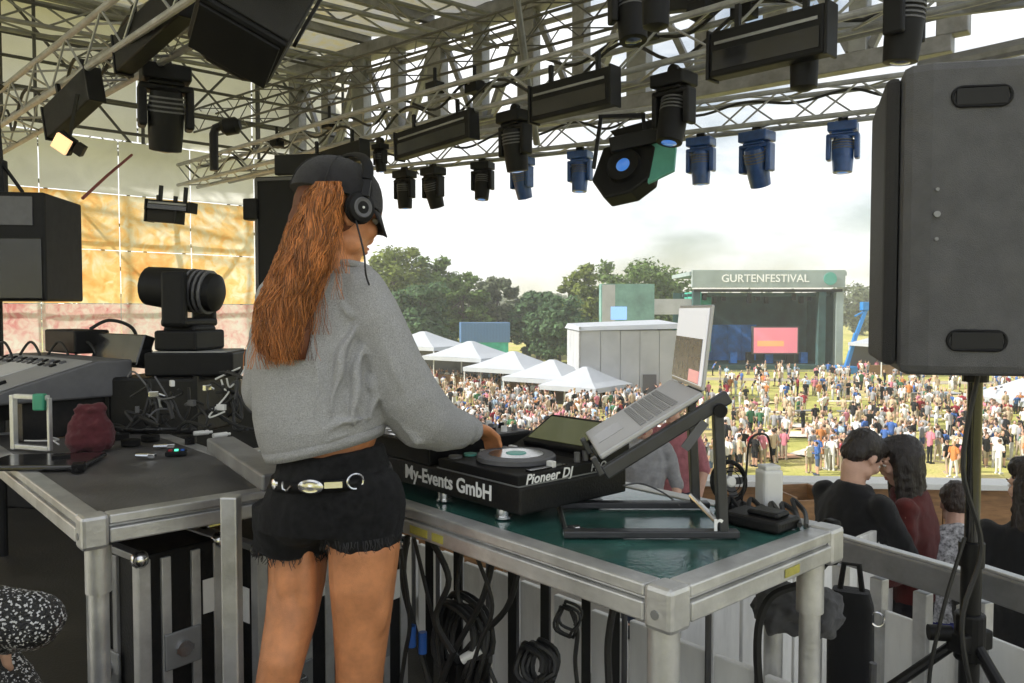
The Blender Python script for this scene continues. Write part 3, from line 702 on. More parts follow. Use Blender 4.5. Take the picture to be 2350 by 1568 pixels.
tree_at(1560, 640, 140, 120, LEAF[0], 21, 'tree between the big round tree and the distant stage')
for i, (X, Yt, w) in enumerate(((1965, 640, 150),)):
    tree_at(X, Yt, 230, w, LEAF[3], 30 + i, ('far hazy tree rising right of the distant stage roof',)[i], leaf=0.8, clumps=40, per=90)
for i, (X, Yt, w) in enumerate(((2340, 668, 180),)):
    tree_at(X, Yt, 190, w, LEAF[2], 50 + i, ('far tree at the right edge behind the loudspeaker',)[i], leaf=0.7, clumps=36, per=90)
# far wood along the horizon
rr = random.Random(5); m = MB()
for i in range(260):
    a = R(rr.uniform(-50, 60)); d = rr.uniform(330, 460); x, y = math.sin(a) * d, math.cos(a) * d
    for k in range(16):
        c = Vector((x + rr.gauss(0, 5), y + rr.gauss(0, 5), gz(x, y) + rr.uniform(1, 13)))
        for q in range(2):
            e1 = Vector((rr.gauss(0, 1), rr.gauss(0, 1), rr.gauss(0, 1))).normalized() * rr.uniform(1.5, 3.2); e2 = e1.cross(Vector((rr.gauss(0, 1), rr.gauss(0, 1), rr.gauss(0, 1)))).normalized() * rr.uniform(1.2, 2.6)
            m.quad(tuple(c - e1), tuple(c - e2), tuple(c + e1), tuple(c + e2))
tag(m.build('distant_wood', LEAF[3]), 'hazy far-off wood along the horizon', 'wood', kind='stuff')

# ------------------------------------------------------------------ white pavilion tents
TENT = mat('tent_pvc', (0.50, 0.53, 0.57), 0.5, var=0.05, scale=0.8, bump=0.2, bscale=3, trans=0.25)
def pavilion(label, X, Ypeak, d, w, dp, rot):
    p = at(X, Ypeak, d); zg = gz(p.x, p.y); t = thing('pavilion_tent', label, 'tent', (p.x, p.y, zg), rot, 'row of white pavilion tents')
    zp = p.z - zg; ze = zp - 1.5; h = w / 2; q = dp / 2; m = MB(); rows = []
    for s in (1.0, 0.72, 0.45, 0.22, 0.07):
        z = ze + (zp - ze) * (1 - s) ** 1.25; rows.append([(-h * s, -q * s, z), (0, -q * s, z + 0.02), (h * s, -q * s, z), (h * s, 0, z + 0.02), (h * s, q * s, z), (0, q * s, z), (-h * s, q * s, z), (-h * s, 0, z)])
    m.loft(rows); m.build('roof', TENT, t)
    m = MB()
    for k in range(4):
        a, b2 = [(-h, -q), (h, -q), (h, q), (-h, q)][k], [(h, -q), (h, q), (-h, q), (-h, -q)][k]
        m.quad((a[0], a[1], ze - 0.35), (b2[0], b2[1], ze - 0.35), (b2[0], b2[1], ze + 0.003), (a[0], a[1], ze + 0.003))
    m.build('valance', TENT, t)
    for sx in (-1, 1):
        for sy in (-1, 1): m = MB(); m.cyl((sx * (h - 0.1), sy * (q - 0.1), 0), (sx * (h - 0.1), sy * (q - 0.1), ze), 0.06, n=8); m.build('pole', WHITEP, t)
    m = MB(); m.box((0, q - 0.15, ze / 2), (w - 0.5, 0.04, ze - 0.5)); m.build('back_wall', GREY, t)
    m = MB(); m.box((0, q * 0.3, 0.55), (w - 1.2, 0.7, 1.1)); m.build('counter', WOOD, t)
    return t
for i, (X, Y, d, w) in enumerate(((885, 746, 84, 8.4), (972, 758, 79, 8.0), (1080, 780, 74, 7.2), (1178, 803, 69, 6.8), (1268, 822, 65, 6.2), (1345, 838, 62, 5.2))):
    pavilion(('white pavilion mostly hidden behind the woman\'s sleeve, first in the row', 'second white pavilion in the row from the woman', 'third white pavilion in the row from the woman', 'fourth white pavilion in the row, middle one', 'fifth white pavilion, left of the grey sound tower', 'sixth white pavilion, at the foot of the grey sound tower', 'last and lowest white pavilion, close to the laptop screen')[i], X, Y, d, w, 5.5, R(-38))
# big white tent and small marquee at the right
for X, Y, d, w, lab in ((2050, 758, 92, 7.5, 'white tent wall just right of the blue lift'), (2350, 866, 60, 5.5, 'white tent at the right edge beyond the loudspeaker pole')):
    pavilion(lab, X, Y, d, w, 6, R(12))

# ------------------------------------------------------------------ sound tower (grey cube)
PVCG = mat('tower_scrim', (0.40, 0.41, 0.42), 0.8, var=0.12, scale=0.6, bump=0.2, bscale=4)
p = at(1425, 890, 66); zg = gz(p.x, p.y); t = thing('sound_tower', 'grey scrim-clad sound control tower with white flat roof on the field', 'tower', (p.x, p.y, zg), R(7))
ztop = at(1425, 757, 66).z - zg; w, dp = 8.0, 5.5
for k in range(5):
    m = MB(); m.box((-w / 2 + w / 5 * (k + 0.5), -dp / 2, ztop / 2), (w / 5 - 0.04, 0.05, ztop)); m.build('scrim_panel', PVCG, t)
for k in range(4):
    for sx in (-1, 1): m = MB(); m.box((sx * w / 2, -dp / 2 + dp / 4 * (k + 0.5), ztop / 2), (0.05, dp / 4 - 0.04, ztop)); m.build('scrim_panel', PVCG, t)
m = MB(); m.box((0, dp / 2, ztop / 2), (w, 0.05, ztop)); m.build('back_wall', PVCG, t)
m = MB(); m.loft([[(-w / 2 - 0.2, -dp / 2 - 0.2, ztop), (w / 2 + 0.2, -dp / 2 - 0.2, ztop + 0.15), (w / 2 + 0.2, dp / 2 + 0.2, ztop + 0.25), (-w / 2 - 0.2, dp / 2 + 0.2, ztop + 0.1)], [(-w / 2 - 0.1, -dp / 2 - 0.1, ztop + 0.3), (w / 2 + 0.1, -dp / 2 - 0.1, ztop + 0.55), (w / 2, dp / 2, ztop + 0.8), (-w / 2, dp / 2, ztop + 0.5)]]); m.build('roof', TENT, t)
for sx in (-1, 1): m = MB(); m.cyl((sx * (w / 2 + 0.1), -dp / 2 - 0.1, 0), (sx * (w / 2 + 0.1), -dp / 2 - 0.1, ztop + 0.3), 0.08, n=8); m.build('post', STEEL, t)
m = MB(); m.box((1.6, -dp / 2 - 0.08, 1.2), (1.1, 0.06, 2.2)); m.build('door', GREY, t)
# video tower, teal with bright blue square
p = at(1437, 900, 98); zg = gz(p.x, p.y); t = thing('video_tower', 'teal and grey video tower with a small bright blue screen', 'tower', (p.x, p.y, zg), R(6))
z0, z1 = at(1437, 745, 98).z - zg, at(1437, 652, 98).z - zg; w = 124 / FPX * 98
m = MB(); m.box((0, 0, (z0 + z1) / 2), (w, 1.2, z1 - z0)); m.build('screen_body', mat('teal_banner', (0.16, 0.30, 0.27), 0.6, var=0.35, scale=0.5), t)
m = MB(); m.box((-w * 0.17, -0.63, z0 + (z1 - z0) * 0.28), (w * 0.30, 0.06, (z1 - z0) * 0.32)); m.build('screen', mat('blue_screen', (0.1, 0.2, 0.5), 0.3, emit=(0.30, 0.55, 0.95), estr=0.7), t)
m = MB(); m.box((-w * 0.36, -0.62, (z0 + z1) / 2), (w * 0.24, 0.04, (z1 - z0) * 0.96)); m.build('white_banner', PVCG, t)
for sx in (-1, 1): m = MB(); m.cyl((sx * w * 0.44, 0, 0), (sx * w * 0.44, 0, z0), 0.2, n=8); m.build('leg', STEEL, t)
for k in range(3): m = MB(); m.cyl((-w * 0.44, 0, z0 * k / 3), (w * 0.44, 0, z0 * (k + 1) / 3), 0.08, n=6); m.build('cross_brace', STEEL, t)

# ------------------------------------------------------------------ distant main stage
p = at(1760, 868, 100); zg = p.z; SX = 100 / FPX
t = thing('festival_stage', 'distant main stage with lettered roof fascia, blue backdrop and pink video screen', 'stage', (p.x, p.y, zg))
def sz(Y): return at(1760, Y, 100).z - zg
def sx(X): return (X - 1760) * SX
FASC = mat('fascia_banner', (0.30, 0.36, 0.35), 0.6, var=0.18, scale=0.4); STGD = mat('stage_dark', (0.03, 0.075, 0.075), 0.8, var=0.4, scale=0.5)
STGB = mat('blue_backdrop', (0.03, 0.20, 0.62), 0.8, var=0.5, scale=0.6); STGG = mat('green_drape', (0.06, 0.40, 0.30), 0.85, var=0.4, scale=0.7)  # blue and green brightened in the base colours to stand for stage lighting
m = MB(); m.box((0, 0, (sz(620) + sz(660)) / 2), (sx(1935) - sx(1585), 0.6, sz(620) - sz(660))); m.build('fascia', FASC, t, bevel=0.04)
m = MB(); m.box((0, 5.5, sz(628)), (sx(1940) - sx(1580), 11.0, 0.5)); m.build('roof', FASC, t)
m = MB(); m.box((0, 0.1, sz(667)), (sx(1930) - sx(1590), 0.5, 0.35)); m.build('roof_truss', BLACKM, t)
for X in (1597, 1885, 1925):
    m = MB(); m.box((sx(X), 0.4, sz(668) / 2), (0.9, 0.9, sz(668))); m.build('tower_post', STGD if X != 1925 else FASC, t)
m = MB(); m.box((0, 10.5, sz(668) / 2), (19.5, 0.2, sz(668))); m.build('back_wall', STGD, t)
for k in range(5): m = MB(); m.box((-7.4 + 2.0 * k, 9.8, sz(770) * 0.6 + 0.5), (1.95, 0.2, sz(770) * 1.05)); m.build('backdrop_panel', STGB, t)
m = MB(); m.box((-8.2, 5.5, sz(668) / 2), (0.2, 9, sz(668))); m.build('side_drape', STGG, t)
m = MB(); m.box((-6.4, 8, sz(668) * 0.62), (2.6, 0.2, sz(668) * 0.7)); m.build('side_drape', STGG, t)
m = MB(); m.box((8.7, 5.5, sz(668) / 2), (0.2, 9, sz(668))); m.build('side_drape', STGD, t)
m = MB(); m.box((0, 5, sz(838) / 2), (19, 10.5, sz(838))); m.build('stage_deck', STGD, t)
m = MB(); m.box(((sx(1735) + sx(1845)) / 2, 2.0, (sz(750) + sz(815)) / 2), (sx(1845) - sx(1735), 0.3, sz(750) - sz(815))); fr = m.build('video_screen', GREY, t)
m = MB(); m.box(((sx(1735) + sx(1845)) / 2, 1.82, (sz(750) + sz(815)) / 2), (sx(1841) - sx(1739), 0.05, sz(753) - sz(812))); m.build('picture', mat('pink_picture', (0.5, 0.2, 0.25), 0.4, emit=(0.85, 0.20, 0.24), estr=0.5), fr)
m = MB(); m.box((sx(1778), 1.78, sz(790)), (3.4, 0.03, 0.7)); m.build('picture_band', mat('orange_picture', (0.5, 0.2, 0.1), 0.4, emit=(0.95, 0.42, 0.16), estr=0.6), fr)
for k in range(9):
    x = -7.5 + 1.9 * k; m = MB(); m.bar((x, 2 + (k % 3) * 2.5, sz(672)), (x, 2 + (k % 3) * 2.5, sz(672) - 0.9 - 0.4 * (k % 2)), 0.5, 0.5); m.build('hanging_lamp', BLACKM, t)
for k in range(3): m = MB(); m.bar((-9, 2 + 3 * k, sz(676)), (9, 2 + 3 * k, sz(676)), 0.4, 0.4); m.build('lamp_truss', STGD, t)
for k, x in enumerate((-3.2, -1.0, 1.5, 4.2, 6.0)): m = MB(); m.box((x, 4, sz(838) + 0.7), (0.9, 0.8, 1.4)); m.build('amplifier', BLACK if k % 2 else STGB, t)
m = MB(); m.box((sx(1540), 1.5, (sz(686) + sz(722)) / 2), (sx(1600) - sx(1482), 1.0, sz(686) - sz(722))); m.build('wing_banner', PVCG, t)
for X in (1490, 1590): m = MB(); m.cyl((sx(X), 1.5, 0), (sx(X), 1.5, sz(722)), 0.2, n=6); m.build('wing_post', STEEL, t)
txt('GURTENFESTIVAL', 1.35, mat('fascia_letters', (0.86, 0.87, 0.86), 0.5), t, Matrix.Translation((sx(1752), -0.32, (sz(620) + sz(660)) / 2)) @ Matrix.Rotation(R(90), 4, 'X'), 'fascia_lettering', 0.02, 'CENTER', bold=0.012, sx=1.02)
m = MB(); m.cyl((sx(1900), -0.3, sz(640)), (sx(1900), -0.42, sz(640)), 0.8, n=20); m.build('round_emblem', TEALP, t)
# barrier line at the foot of the stage
bar = thing('crowd_barrier', 'long low grey barrier in front of the distant stage', 'barrier', (p.x, p.y - 3, zg))
for k in range(22): m = MB(); m.box((-19 + 2.2 * k, 0, 0.6), (2.1, 0.08, 1.2)); m.build('barrier_panel', ALUD, bar)
# blue boom lift right of the stage
p = at(1940, 866, 94); t = thing('boom_lift', 'blue boom lift standing right of the distant stage', 'lift', (p.x, p.y, p.z)); BL = mat('lift_blue', (0.03, 0.20, 0.50), 0.4, var=0.15)
m = MB(); m.box((0, 0, 0.9), (1.9, 2.6, 0.9)); m.build('chassis', BL, t, bevel=0.1)
for sx_ in (-1, 1):
    for sy in (-1, 1): m = MB(); m.cyl((sx_ * 0.95, sy * 0.9, 0.5), (sx_ * 1.25, sy * 0.9, 0.5), 0.5, n=16); m.build('wheel', RUBBER, t, smooth=True)
m = MB(); m.bar((0.1, 0, 1.3), (1.2, 0, 5.2), 0.45, 0.45); m.build('lower_boom', BL, t, bevel=0.03)
m = MB(); m.bar((1.25, 0.1, 5.0), (2.3, 0, 8.0), 0.4, 0.4); m.build('upper_boom', BL, t, bevel=0.03)
m = MB(); m.box((2.6, 0, 8.4), (1.7, 0.9, 1.0)); m.bar((2.3, 0, 7.9), (1.0, 0, 7.2), 0.2, 0.2); m.build('platform', BL, t, bevel=0.05)
# blue container and clearing behind the tents
p = at(1112, 786, 104); t = thing('site_container', 'blue site container standing between the tree rows behind the tents', 'container', (p.x, p.y, gz(p.x, p.y)), R(8))
zc = at(1112, 738, 104).z - gz(p.x, p.y)
m = MB(); m.box((0, 0, zc - 1.4), (6.4, 2.5, 2.6)); m.build('body', mat('container_blue', (0.10, 0.20, 0.38), 0.5, var=0.2), t, bevel=0.03)
m = MB(); m.box((0, 0, (zc - 2.7) / 2), (6.0, 2.2, zc - 2.7)); m.build('support_stack', STGG, t)
m = MB()
for k in range(16): m.box((-3.0 + 0.4 * k, -1.27, zc - 1.4), (0.12, 0.05, 2.3))
m.build('corrugation', mat('container_blue_rib', (0.09, 0.18, 0.35), 0.5), t)

# ------------------------------------------------------------------ crowd on the field
def cmat(n, c): return mat('cloth_' + n, c, 0.85, spec=0.15)
SHIRTS = {'white': (0.72, 0.71, 0.68), 'grey': (0.30, 0.30, 0.31), 'black': (0.02, 0.02, 0.022), 'pink': (0.55, 0.20, 0.25), 'orange': (0.50, 0.20, 0.07), 'blue': (0.06, 0.13, 0.35), 'beige': (0.48, 0.38, 0.26), 'green': (0.06, 0.16, 0.08), 'pale blue': (0.32, 0.42, 0.52), 'dark red': (0.25, 0.03, 0.04)}
PANTS = {'dark': (0.02, 0.022, 0.028), 'denim': (0.07, 0.10, 0.17), 'beige': (0.36, 0.30, 0.22), 'white': (0.6, 0.6, 0.57)}
SM = {k: cmat(k.replace(' ', '_') + '_top', v) for k, v in SHIRTS.items()}; PM = {k: cmat(k + '_trousers', v) for k, v in PANTS.items()}
HM = [mat('crowd_hair_' + k, c, 0.6) for k, c in (('dark', (0.02, 0.014, 0.01)), ('brown', (0.09, 0.05, 0.025)), ('blond', (0.32, 0.22, 0.10)))]
def crowd_mesh(name, sm, pm, hm, pose, H=1.72, shorts=False):
    m = MB(); k = H / 1.72; lx = 0.09
    st = 0.10 if pose == 'walk' else 0.0
    for s in (-1, 1):
        m.tube([(s * lx, 0, 0.86 * k), (s * lx * 1.1, s * st * 0.6, 0.47 * k), (s * lx * 1.2, s * st, 0.03)], [0.09, 0.06, 0.04], n=6, mi=1)
        if shorts: m.tube([(s * lx * 1.1, s * st * 0.6, 0.46 * k), (s * lx * 1.2, s * st, 0.05)], [0.062, 0.042], n=6, mi=0)
        m.box((s * lx * 1.2, s * st + 0.05, 0.035), (0.09, 0.24, 0.07), mi=1)
        if pose == 'arms_up' and s == 1: m.tube([(s * 0.19, 0, 1.38 * k), (s * 0.27, 0.04, 1.60 * k), (s * 0.22, 0.08, 1.86 * k)], [0.05, 0.04, 0.03], n=5, mi=0)
        elif pose == 'hold': m.tube([(s * 0.19, 0, 1.40 * k), (s * 0.24, 0.03, 1.12 * k), (s * 0.12, 0.26, 1.16 * k)], [0.055, 0.045, 0.032], n=5, mi=2 if s < 0 else 0)
        else: m.tube([(s * 0.19, 0, 1.40 * k), (s * 0.25, -0.02, 1.12 * k), (s * 0.24, 0.07 + s * st * 0.5, 0.88 * k)], [0.055, 0.045, 0.032], n=5, mi=0)
        m.tube([(s * 0.17, 0, 1.42 * k), (s * 0.25, 0.0, 1.17 * k)], [0.075, 0.066], n=6, mi=2)
    m.loft([ring((0, 0, z * k), a, b, 8) for z, a, b in ((0.80, 0.15, 0.11), (0.95, 0.17, 0.12), (1.10, 0.15, 0.11), (1.30, 0.19, 0.12), (1.43, 0.16, 0.09), (1.48, 0.06, 0.06))], mi=2)
    m.cyl((0, 0, 1.46 * k), (0, 0.01, 1.55 * k), 0.055, n=6, mi=0)
    m.ell((0, 0.02, 1.61 * k), (0.075, 0.095, 0.115), seg=8, rings=6, mi=0)
    m.ell((0, -0.008, 1.645 * k), (0.085, 0.10, 0.095), seg=8, rings=5, mi=3)
    if pose in ('bend', 'hold'):
        q_ = 0.45 if pose == 'bend' else 0.08
        m.v = [p if p[2] < 0.86 * k else (p[0], p[1] + (p[2] - 0.86 * k) * math.sin(q_), 0.86 * k + (p[2] - 0.86 * k) * math.cos(q_)) for p in m.v]
    return m.mesh(name, [SKIN2, pm, sm, hm], smooth=True)
poses = ['stand', 'walk', 'hold', 'arms_up', 'bend']
VAR = []
for i, s in enumerate(SHIRTS):
    for j in range(3):
        pk = list(PANTS)[(i * 2 + j * 3) % 4]
        VAR.append((s, pk, crowd_mesh('festival_goer', SM[s], PM[pk], HM[(i + j) % 3], poses[(i + j * 2) % 5], 1.62 + 0.06 * ((i * 3 + j) % 4), shorts=(i + j) % 2 == 0), poses[(i + j * 2) % 5]))
WT = [w_ for w_ in (4.5, 2.2, 2.4, 0.8, 0.5, 0.9, 1.4, 0.4, 0.9, 0.6) for _ in range(3)]
PTXT = {'stand': 'standing', 'walk': 'walking', 'hold': 'holding a drink', 'arms_up': 'with one arm raised', 'bend': 'stooping'}
rr = random.Random(21); pts = []
def blocked(x, y): return False
while len(pts) < 1650:
    X = rr.uniform(930, 2420); Y = 848 + 250 * rr.random() ** 1.25
    dens = 1.0 if X < 1520 else 0.38
    if X < 1330 and Y < 866 + (X - 950) * 0.05: continue
    if 1300 < X < 1545 and Y < 905: continue
    cl = 0.5 + 0.5 * noise.noise(Vector((X * 0.012, Y * 0.03, 1.7))); 
    if rr.random() > dens * (0.35 + 0.9 * cl): continue
    d = (CAM_Z - FIELD) * FPX / (Y - 714); q = at(X, Y, d)
    if d > 94: continue
    for g_ in range(rr.choice((1, 1, 2, 2, 3, 4))):
        ox, oy = (rr.gauss(0, 0.55), rr.gauss(0, 0.55)) if g_ else (0, 0); pts.append((d + oy, q.x + ox, q.y + oy))
pts.sort()
GRPN = 300; far_m = {}
for i, (d, x, y) in enumerate(pts):
    vi = rr.choices(range(len(VAR)), WT)[0]; s, pk, me, ps = VAR[vi]; a = rr.uniform(0, 6.28); k = rr.uniform(0.86, 1.02)
    if i < GRPN:
        o = bpy.data.objects.new('person', me); COL.objects.link(o); o.location = (x, y, gz(x, y)); o.rotation_euler = (0, 0, a); o.scale = (k, k, k)
        tag(o, 'small person %s on the field in %s top and %s bottoms' % (PTXT[ps], s, pk), 'person', 'festival-goers in %s tops and %s bottoms %s' % (s, pk, PTXT[ps]))
    else: far_m.setdefault(vi, []).append((x, y, a, k))
vs = []; fs = []; mi = []; mats_ = []; 
for vi, lst in far_m.items():
    me = VAR[vi][2]; base = len(mats_); mats_ += list(me.materials)
    V = [v.co.copy() for v in me.vertices]; P = [(tuple(p.vertices), p.material_index) for p in me.polygons]
    for x, y, a, k in lst:
        o = len(vs); ca, sa, z0 = math.cos(a) * k, math.sin(a) * k, gz(x, y)
        vs += [(x + c.x * ca - c.y * sa, y + c.x * sa + c.y * ca, z0 + c.z * k) for c in V]
        for f, q in P: fs.append(tuple(n + o for n in f)); mi.append(base + q)
me = bpy.data.meshes.new('distant_crowd'); me.from_pydata(vs, [], fs)
for q in mats_: me.materials.append(q)
me.polygons.foreach_set('material_index', mi); me.polygons.foreach_set('use_smooth', [True] * len(fs))
o = bpy.data.objects.new('distant_crowd', me); COL.objects.link(o); tag(o, 'mass of small festival-goers spread over the far field', 'crowd', kind='stuff')
# picnic blankets and long beer tables on the grass
BLK = [mat('blanket_' + n, c, 0.9, var=0.3, scale=3) for n, c in (('cream', (0.62, 0.58, 0.48)), ('terracotta', (0.50, 0.28, 0.16)), ('grey', (0.32, 0.32, 0.33)), ('straw', (0.55, 0.46, 0.24)))]
for i in range(18):
    X = rr.uniform(1620, 2330); Y = rr.uniform(885, 1050); d = (CAM_Z - FIELD) * FPX / (Y - 714); q = at(X, Y, d); m = MB(); w, h = rr.uniform(1.4, 2.6), rr.uniform(1.2, 2.0)
    m.v = [(w * (a / 4 - 0.5), h * (c / 4 - 0.5), 0.03 + 0.05 * rr.random()) for a in range(5) for c in range(5)]; m.f = [(a * 5 + c, a * 5 + c + 5, a * 5 + c + 6, a * 5 + c + 1) for a in range(4) for c in range(4)]; m.m = [0] * 16
    ci = i % 4
    tag(m.build('picnic_blanket', BLK[ci], loc=(q.x, q.y, gz(q.x, q.y) + 0.03), rotz=rr.uniform(0, 3), smooth=True), ('cream', 'terracotta', 'grey', 'straw-yellow')[ci] + ' picnic blanket spread on the grass among the crowd', 'blanket', ('cream', 'terracotta', 'grey', 'straw-yellow')[ci] + ' picnic blankets on the field')
for i in range(9):
    X = 1700 + 70 * i + rr.uniform(-20, 20); Y = rr.uniform(905, 985); d = (CAM_Z - FIELD) * FPX / (Y - 714); q = at(X, Y, d)
    t = thing('beer_table', 'long pale beer table with benches on the field', 'table', (q.x, q.y, gz(q.x, q.y)), rr.uniform(-0.3, 0.3), 'beer tables set out on the field')
    m = MB(); m.box((0, 0, 0.76), (2.2, 0.6, 0.05)); m.build('table_top', BLK[0] if i % 2 else ALUD, t)
    for s in (-1, 1):
        m = MB(); m.box((s * 0.9, 0, 0.37), (0.06, 0.5, 0.74)); m.build('leg', STEEL, t)
        m = MB(); m.box((0, s * 0.65, 0.46), (2.2, 0.25, 0.04)); m.box((-0.8, s * 0.65, 0.22), (0.05, 0.2, 0.44)); m.box((0.8, s * 0.65, 0.22), (0.05, 0.2, 0.44)); m.build('bench', BLK[3], t)

# ------------------------------------------------------------------ booth tables (aluminium stage decks on legs)
def deck(name, label, loc, x0, x1, y0, y1, legs, top, bars=True):
    t = thing(name, label, 'table', (loc.x, loc.y, 0), UANG); z = TZ; w, h = 0.052, 0.070
    def prof(a, b, inward):
        m = MB(); a = Vector(a); b = Vector(b); n = Vector(inward)
        m.bar(a + n * w / 2 + Vector((0, 0, z - 0.0125)), b + n * w / 2 + Vector((0, 0, z - 0.0125)), w, 0.025)
        m.bar(a + n * (w / 2 + 0.003) + Vector((0, 0, z - 0.029)), b + n * (w / 2 + 0.003) + Vector((0, 0, z - 0.029)), w - 0.010, 0.008)
        m.bar(a + n * w / 2 + Vector((0, 0, z - 0.052)), b + n * w / 2 + Vector((0, 0, z - 0.052)), w + 0.004, 0.038)
        m.build('edge_profile', ALU, t, bevel=0.004)
    e = 0.062
    prof((x0 + e, y0, 0), (x1 - e, y0, 0), (0, 1, 0)); prof((x0 + e, y1, 0), (x1 - e, y1, 0), (0, -1, 0)); prof((x0, y0 + e, 0), (x0, y1 - e, 0), (1, 0, 0)); prof((x1, y0 + e, 0), (x1, y1 - e, 0), (-1, 0, 0))
    for cx_, sx_ in ((x0, 1), (x1, -1)):
        for cy_, sy_ in ((y0, 1), (y1, -1)):
            m = MB(); m.box((cx_ + sx_ * 0.030, cy_ + sy_ * 0.030, z - 0.040), (0.0645, 0.0645, 0.085)); m.build('corner_casting', ALU, t, bevel=0.010)
            m = MB(); m.cyl((cx_ + sx_ * 0.034, cy_ - sy_ * 0.0045, z - 0.05), (cx_ + sx_ * 0.034, cy_ - sy_ * 0.0015, z - 0.05), 0.009, n=10); m.build('corner_bolt', STEEL, t)
    m = MB(); m.box(((x0 + x1) / 2, (y0 + y1) / 2, z - 0.012), (x1 - x0 - 2 * w - 0.002, y1 - y0 - 2 * w - 0.002, 0.018)); m.build('top_board', top, t)
    for (lx, ly) in legs:
        m = MB(); m.cyl((lx, ly, 0.02), (lx, ly, z - 0.09), 0.024, n=16); m.cyl((lx, ly, z - 0.20), (lx, ly, z - 0.082), 0.031, n=16); l_ = m.build('leg', ALU, t, smooth=True)
        m = MB(); m.lathe([(0.028, 0.0), (0.030, 0.01), (0.027, 0.05)], 14, Matrix.Translation((lx, ly, 0.0))); m.build('foot_cap', RUBBER, l_, smooth=True)
    if bars:
        m = MB(); m.bar((x0 + 0.05, (y0 + y1) / 2, z - 0.06), (x1 - 0.05, (y0 + y1) / 2, z - 0.06), 0.05, 0.05); m.build('under_beam', ALUD, t)
    return t
djt = deck('booth_table', 'aluminium framed booth table with glossy black top carrying the player and laptop stand', C0, -1.95, 0.0, 0.0, 0.66, [(-0.05, 0.045), (-0.05, 0.60), (-1.90, 0.60), (-1.90, 0.045)], TOPM)
C1 = onz(188, 1192, TZ); C1.z = 0
ldt = deck('side_table', 'aluminium framed side table with dark worn top at the left, holding the lighting desk', C1, -1.75, 0.0, 0.0, 0.62, [(-0.045, 0.045), (-0.045, 0.575), (-1.70, 0.575), (-1.70, 0.045)], DECKM)
# guard rail end between side table and woman
t = thing('guard_rail', 'grey aluminium rail on a square post between the side table and the woman', 'rail', (onz(548, 1085, 0.965).x, onz(548, 1085, 0.965).y - 0.06, 0))
pa, pb = onz(505, 1005, 0.965) - t.location, onz(640, 1088, 0.965) - t.location; pa.z = pb.z = 0.945
m = MB(); m.bar(pa, pb, 0.085, 0.045); m.build('rail', ALUD, t, bevel=0.006)
m = MB(); m.box((0, 0, 0.46), (0.042, 0.042, 0.92)); m.build('post', ALU, t, bevel=0.005)
m = MB(); m.box((0, 0, 0.006), (0.14, 0.14, 0.012)); m.build('foot_plate', STEEL, t)

DJ = lambda name, label, cat, u, v, z=0.0: thing(name, label, cat, uv(u, v, TZ + z), UANG)
# ------------------------------------------------------------------ console in its case
con = DJ('console_case', 'black equipment case tray with white company lettering on silver feet, on the booth table', 'case', -1.03, 0.28)
X0, X1, Y0, Y1 = -0.57, 0.53, -0.19, 0.19
m = MB(); m.box(((X0 + X1) / 2, 0, 0.058), (X1 - X0, Y1 - Y0, 0.066)); m.build('tray', CASEB, con, bevel=0.006)
for fx in (-0.50, -0.12, 0.20, 0.44):
    for fy in (-0.165, 0.165):
        m = MB(); m.cyl((fx, fy, 0.0015), (fx, fy, 0.028), 0.017, n=14); m.cyl((fx, fy, 0.0008), (fx, fy, 0.006), 0.022, n=14); m.build('foot', CHROME, con, smooth=True)
for k in (-1,): m = MB(); m.box((0.44 * k, Y0 - 0.004, 0.058), (0.035, 0.007, 0.03)); m.build('latch', STEEL, con, bevel=0.002)
txt('My-Events GmbH', 0.052, WTEXT, con, Matrix.Translation((0.43, Y0 - 0.0022, 0.060)) @ Matrix.Rotation(R(90), 4, 'X'), 'lettering', 0.0006, 'RIGHT', bold=0.0011, sx=1.0)
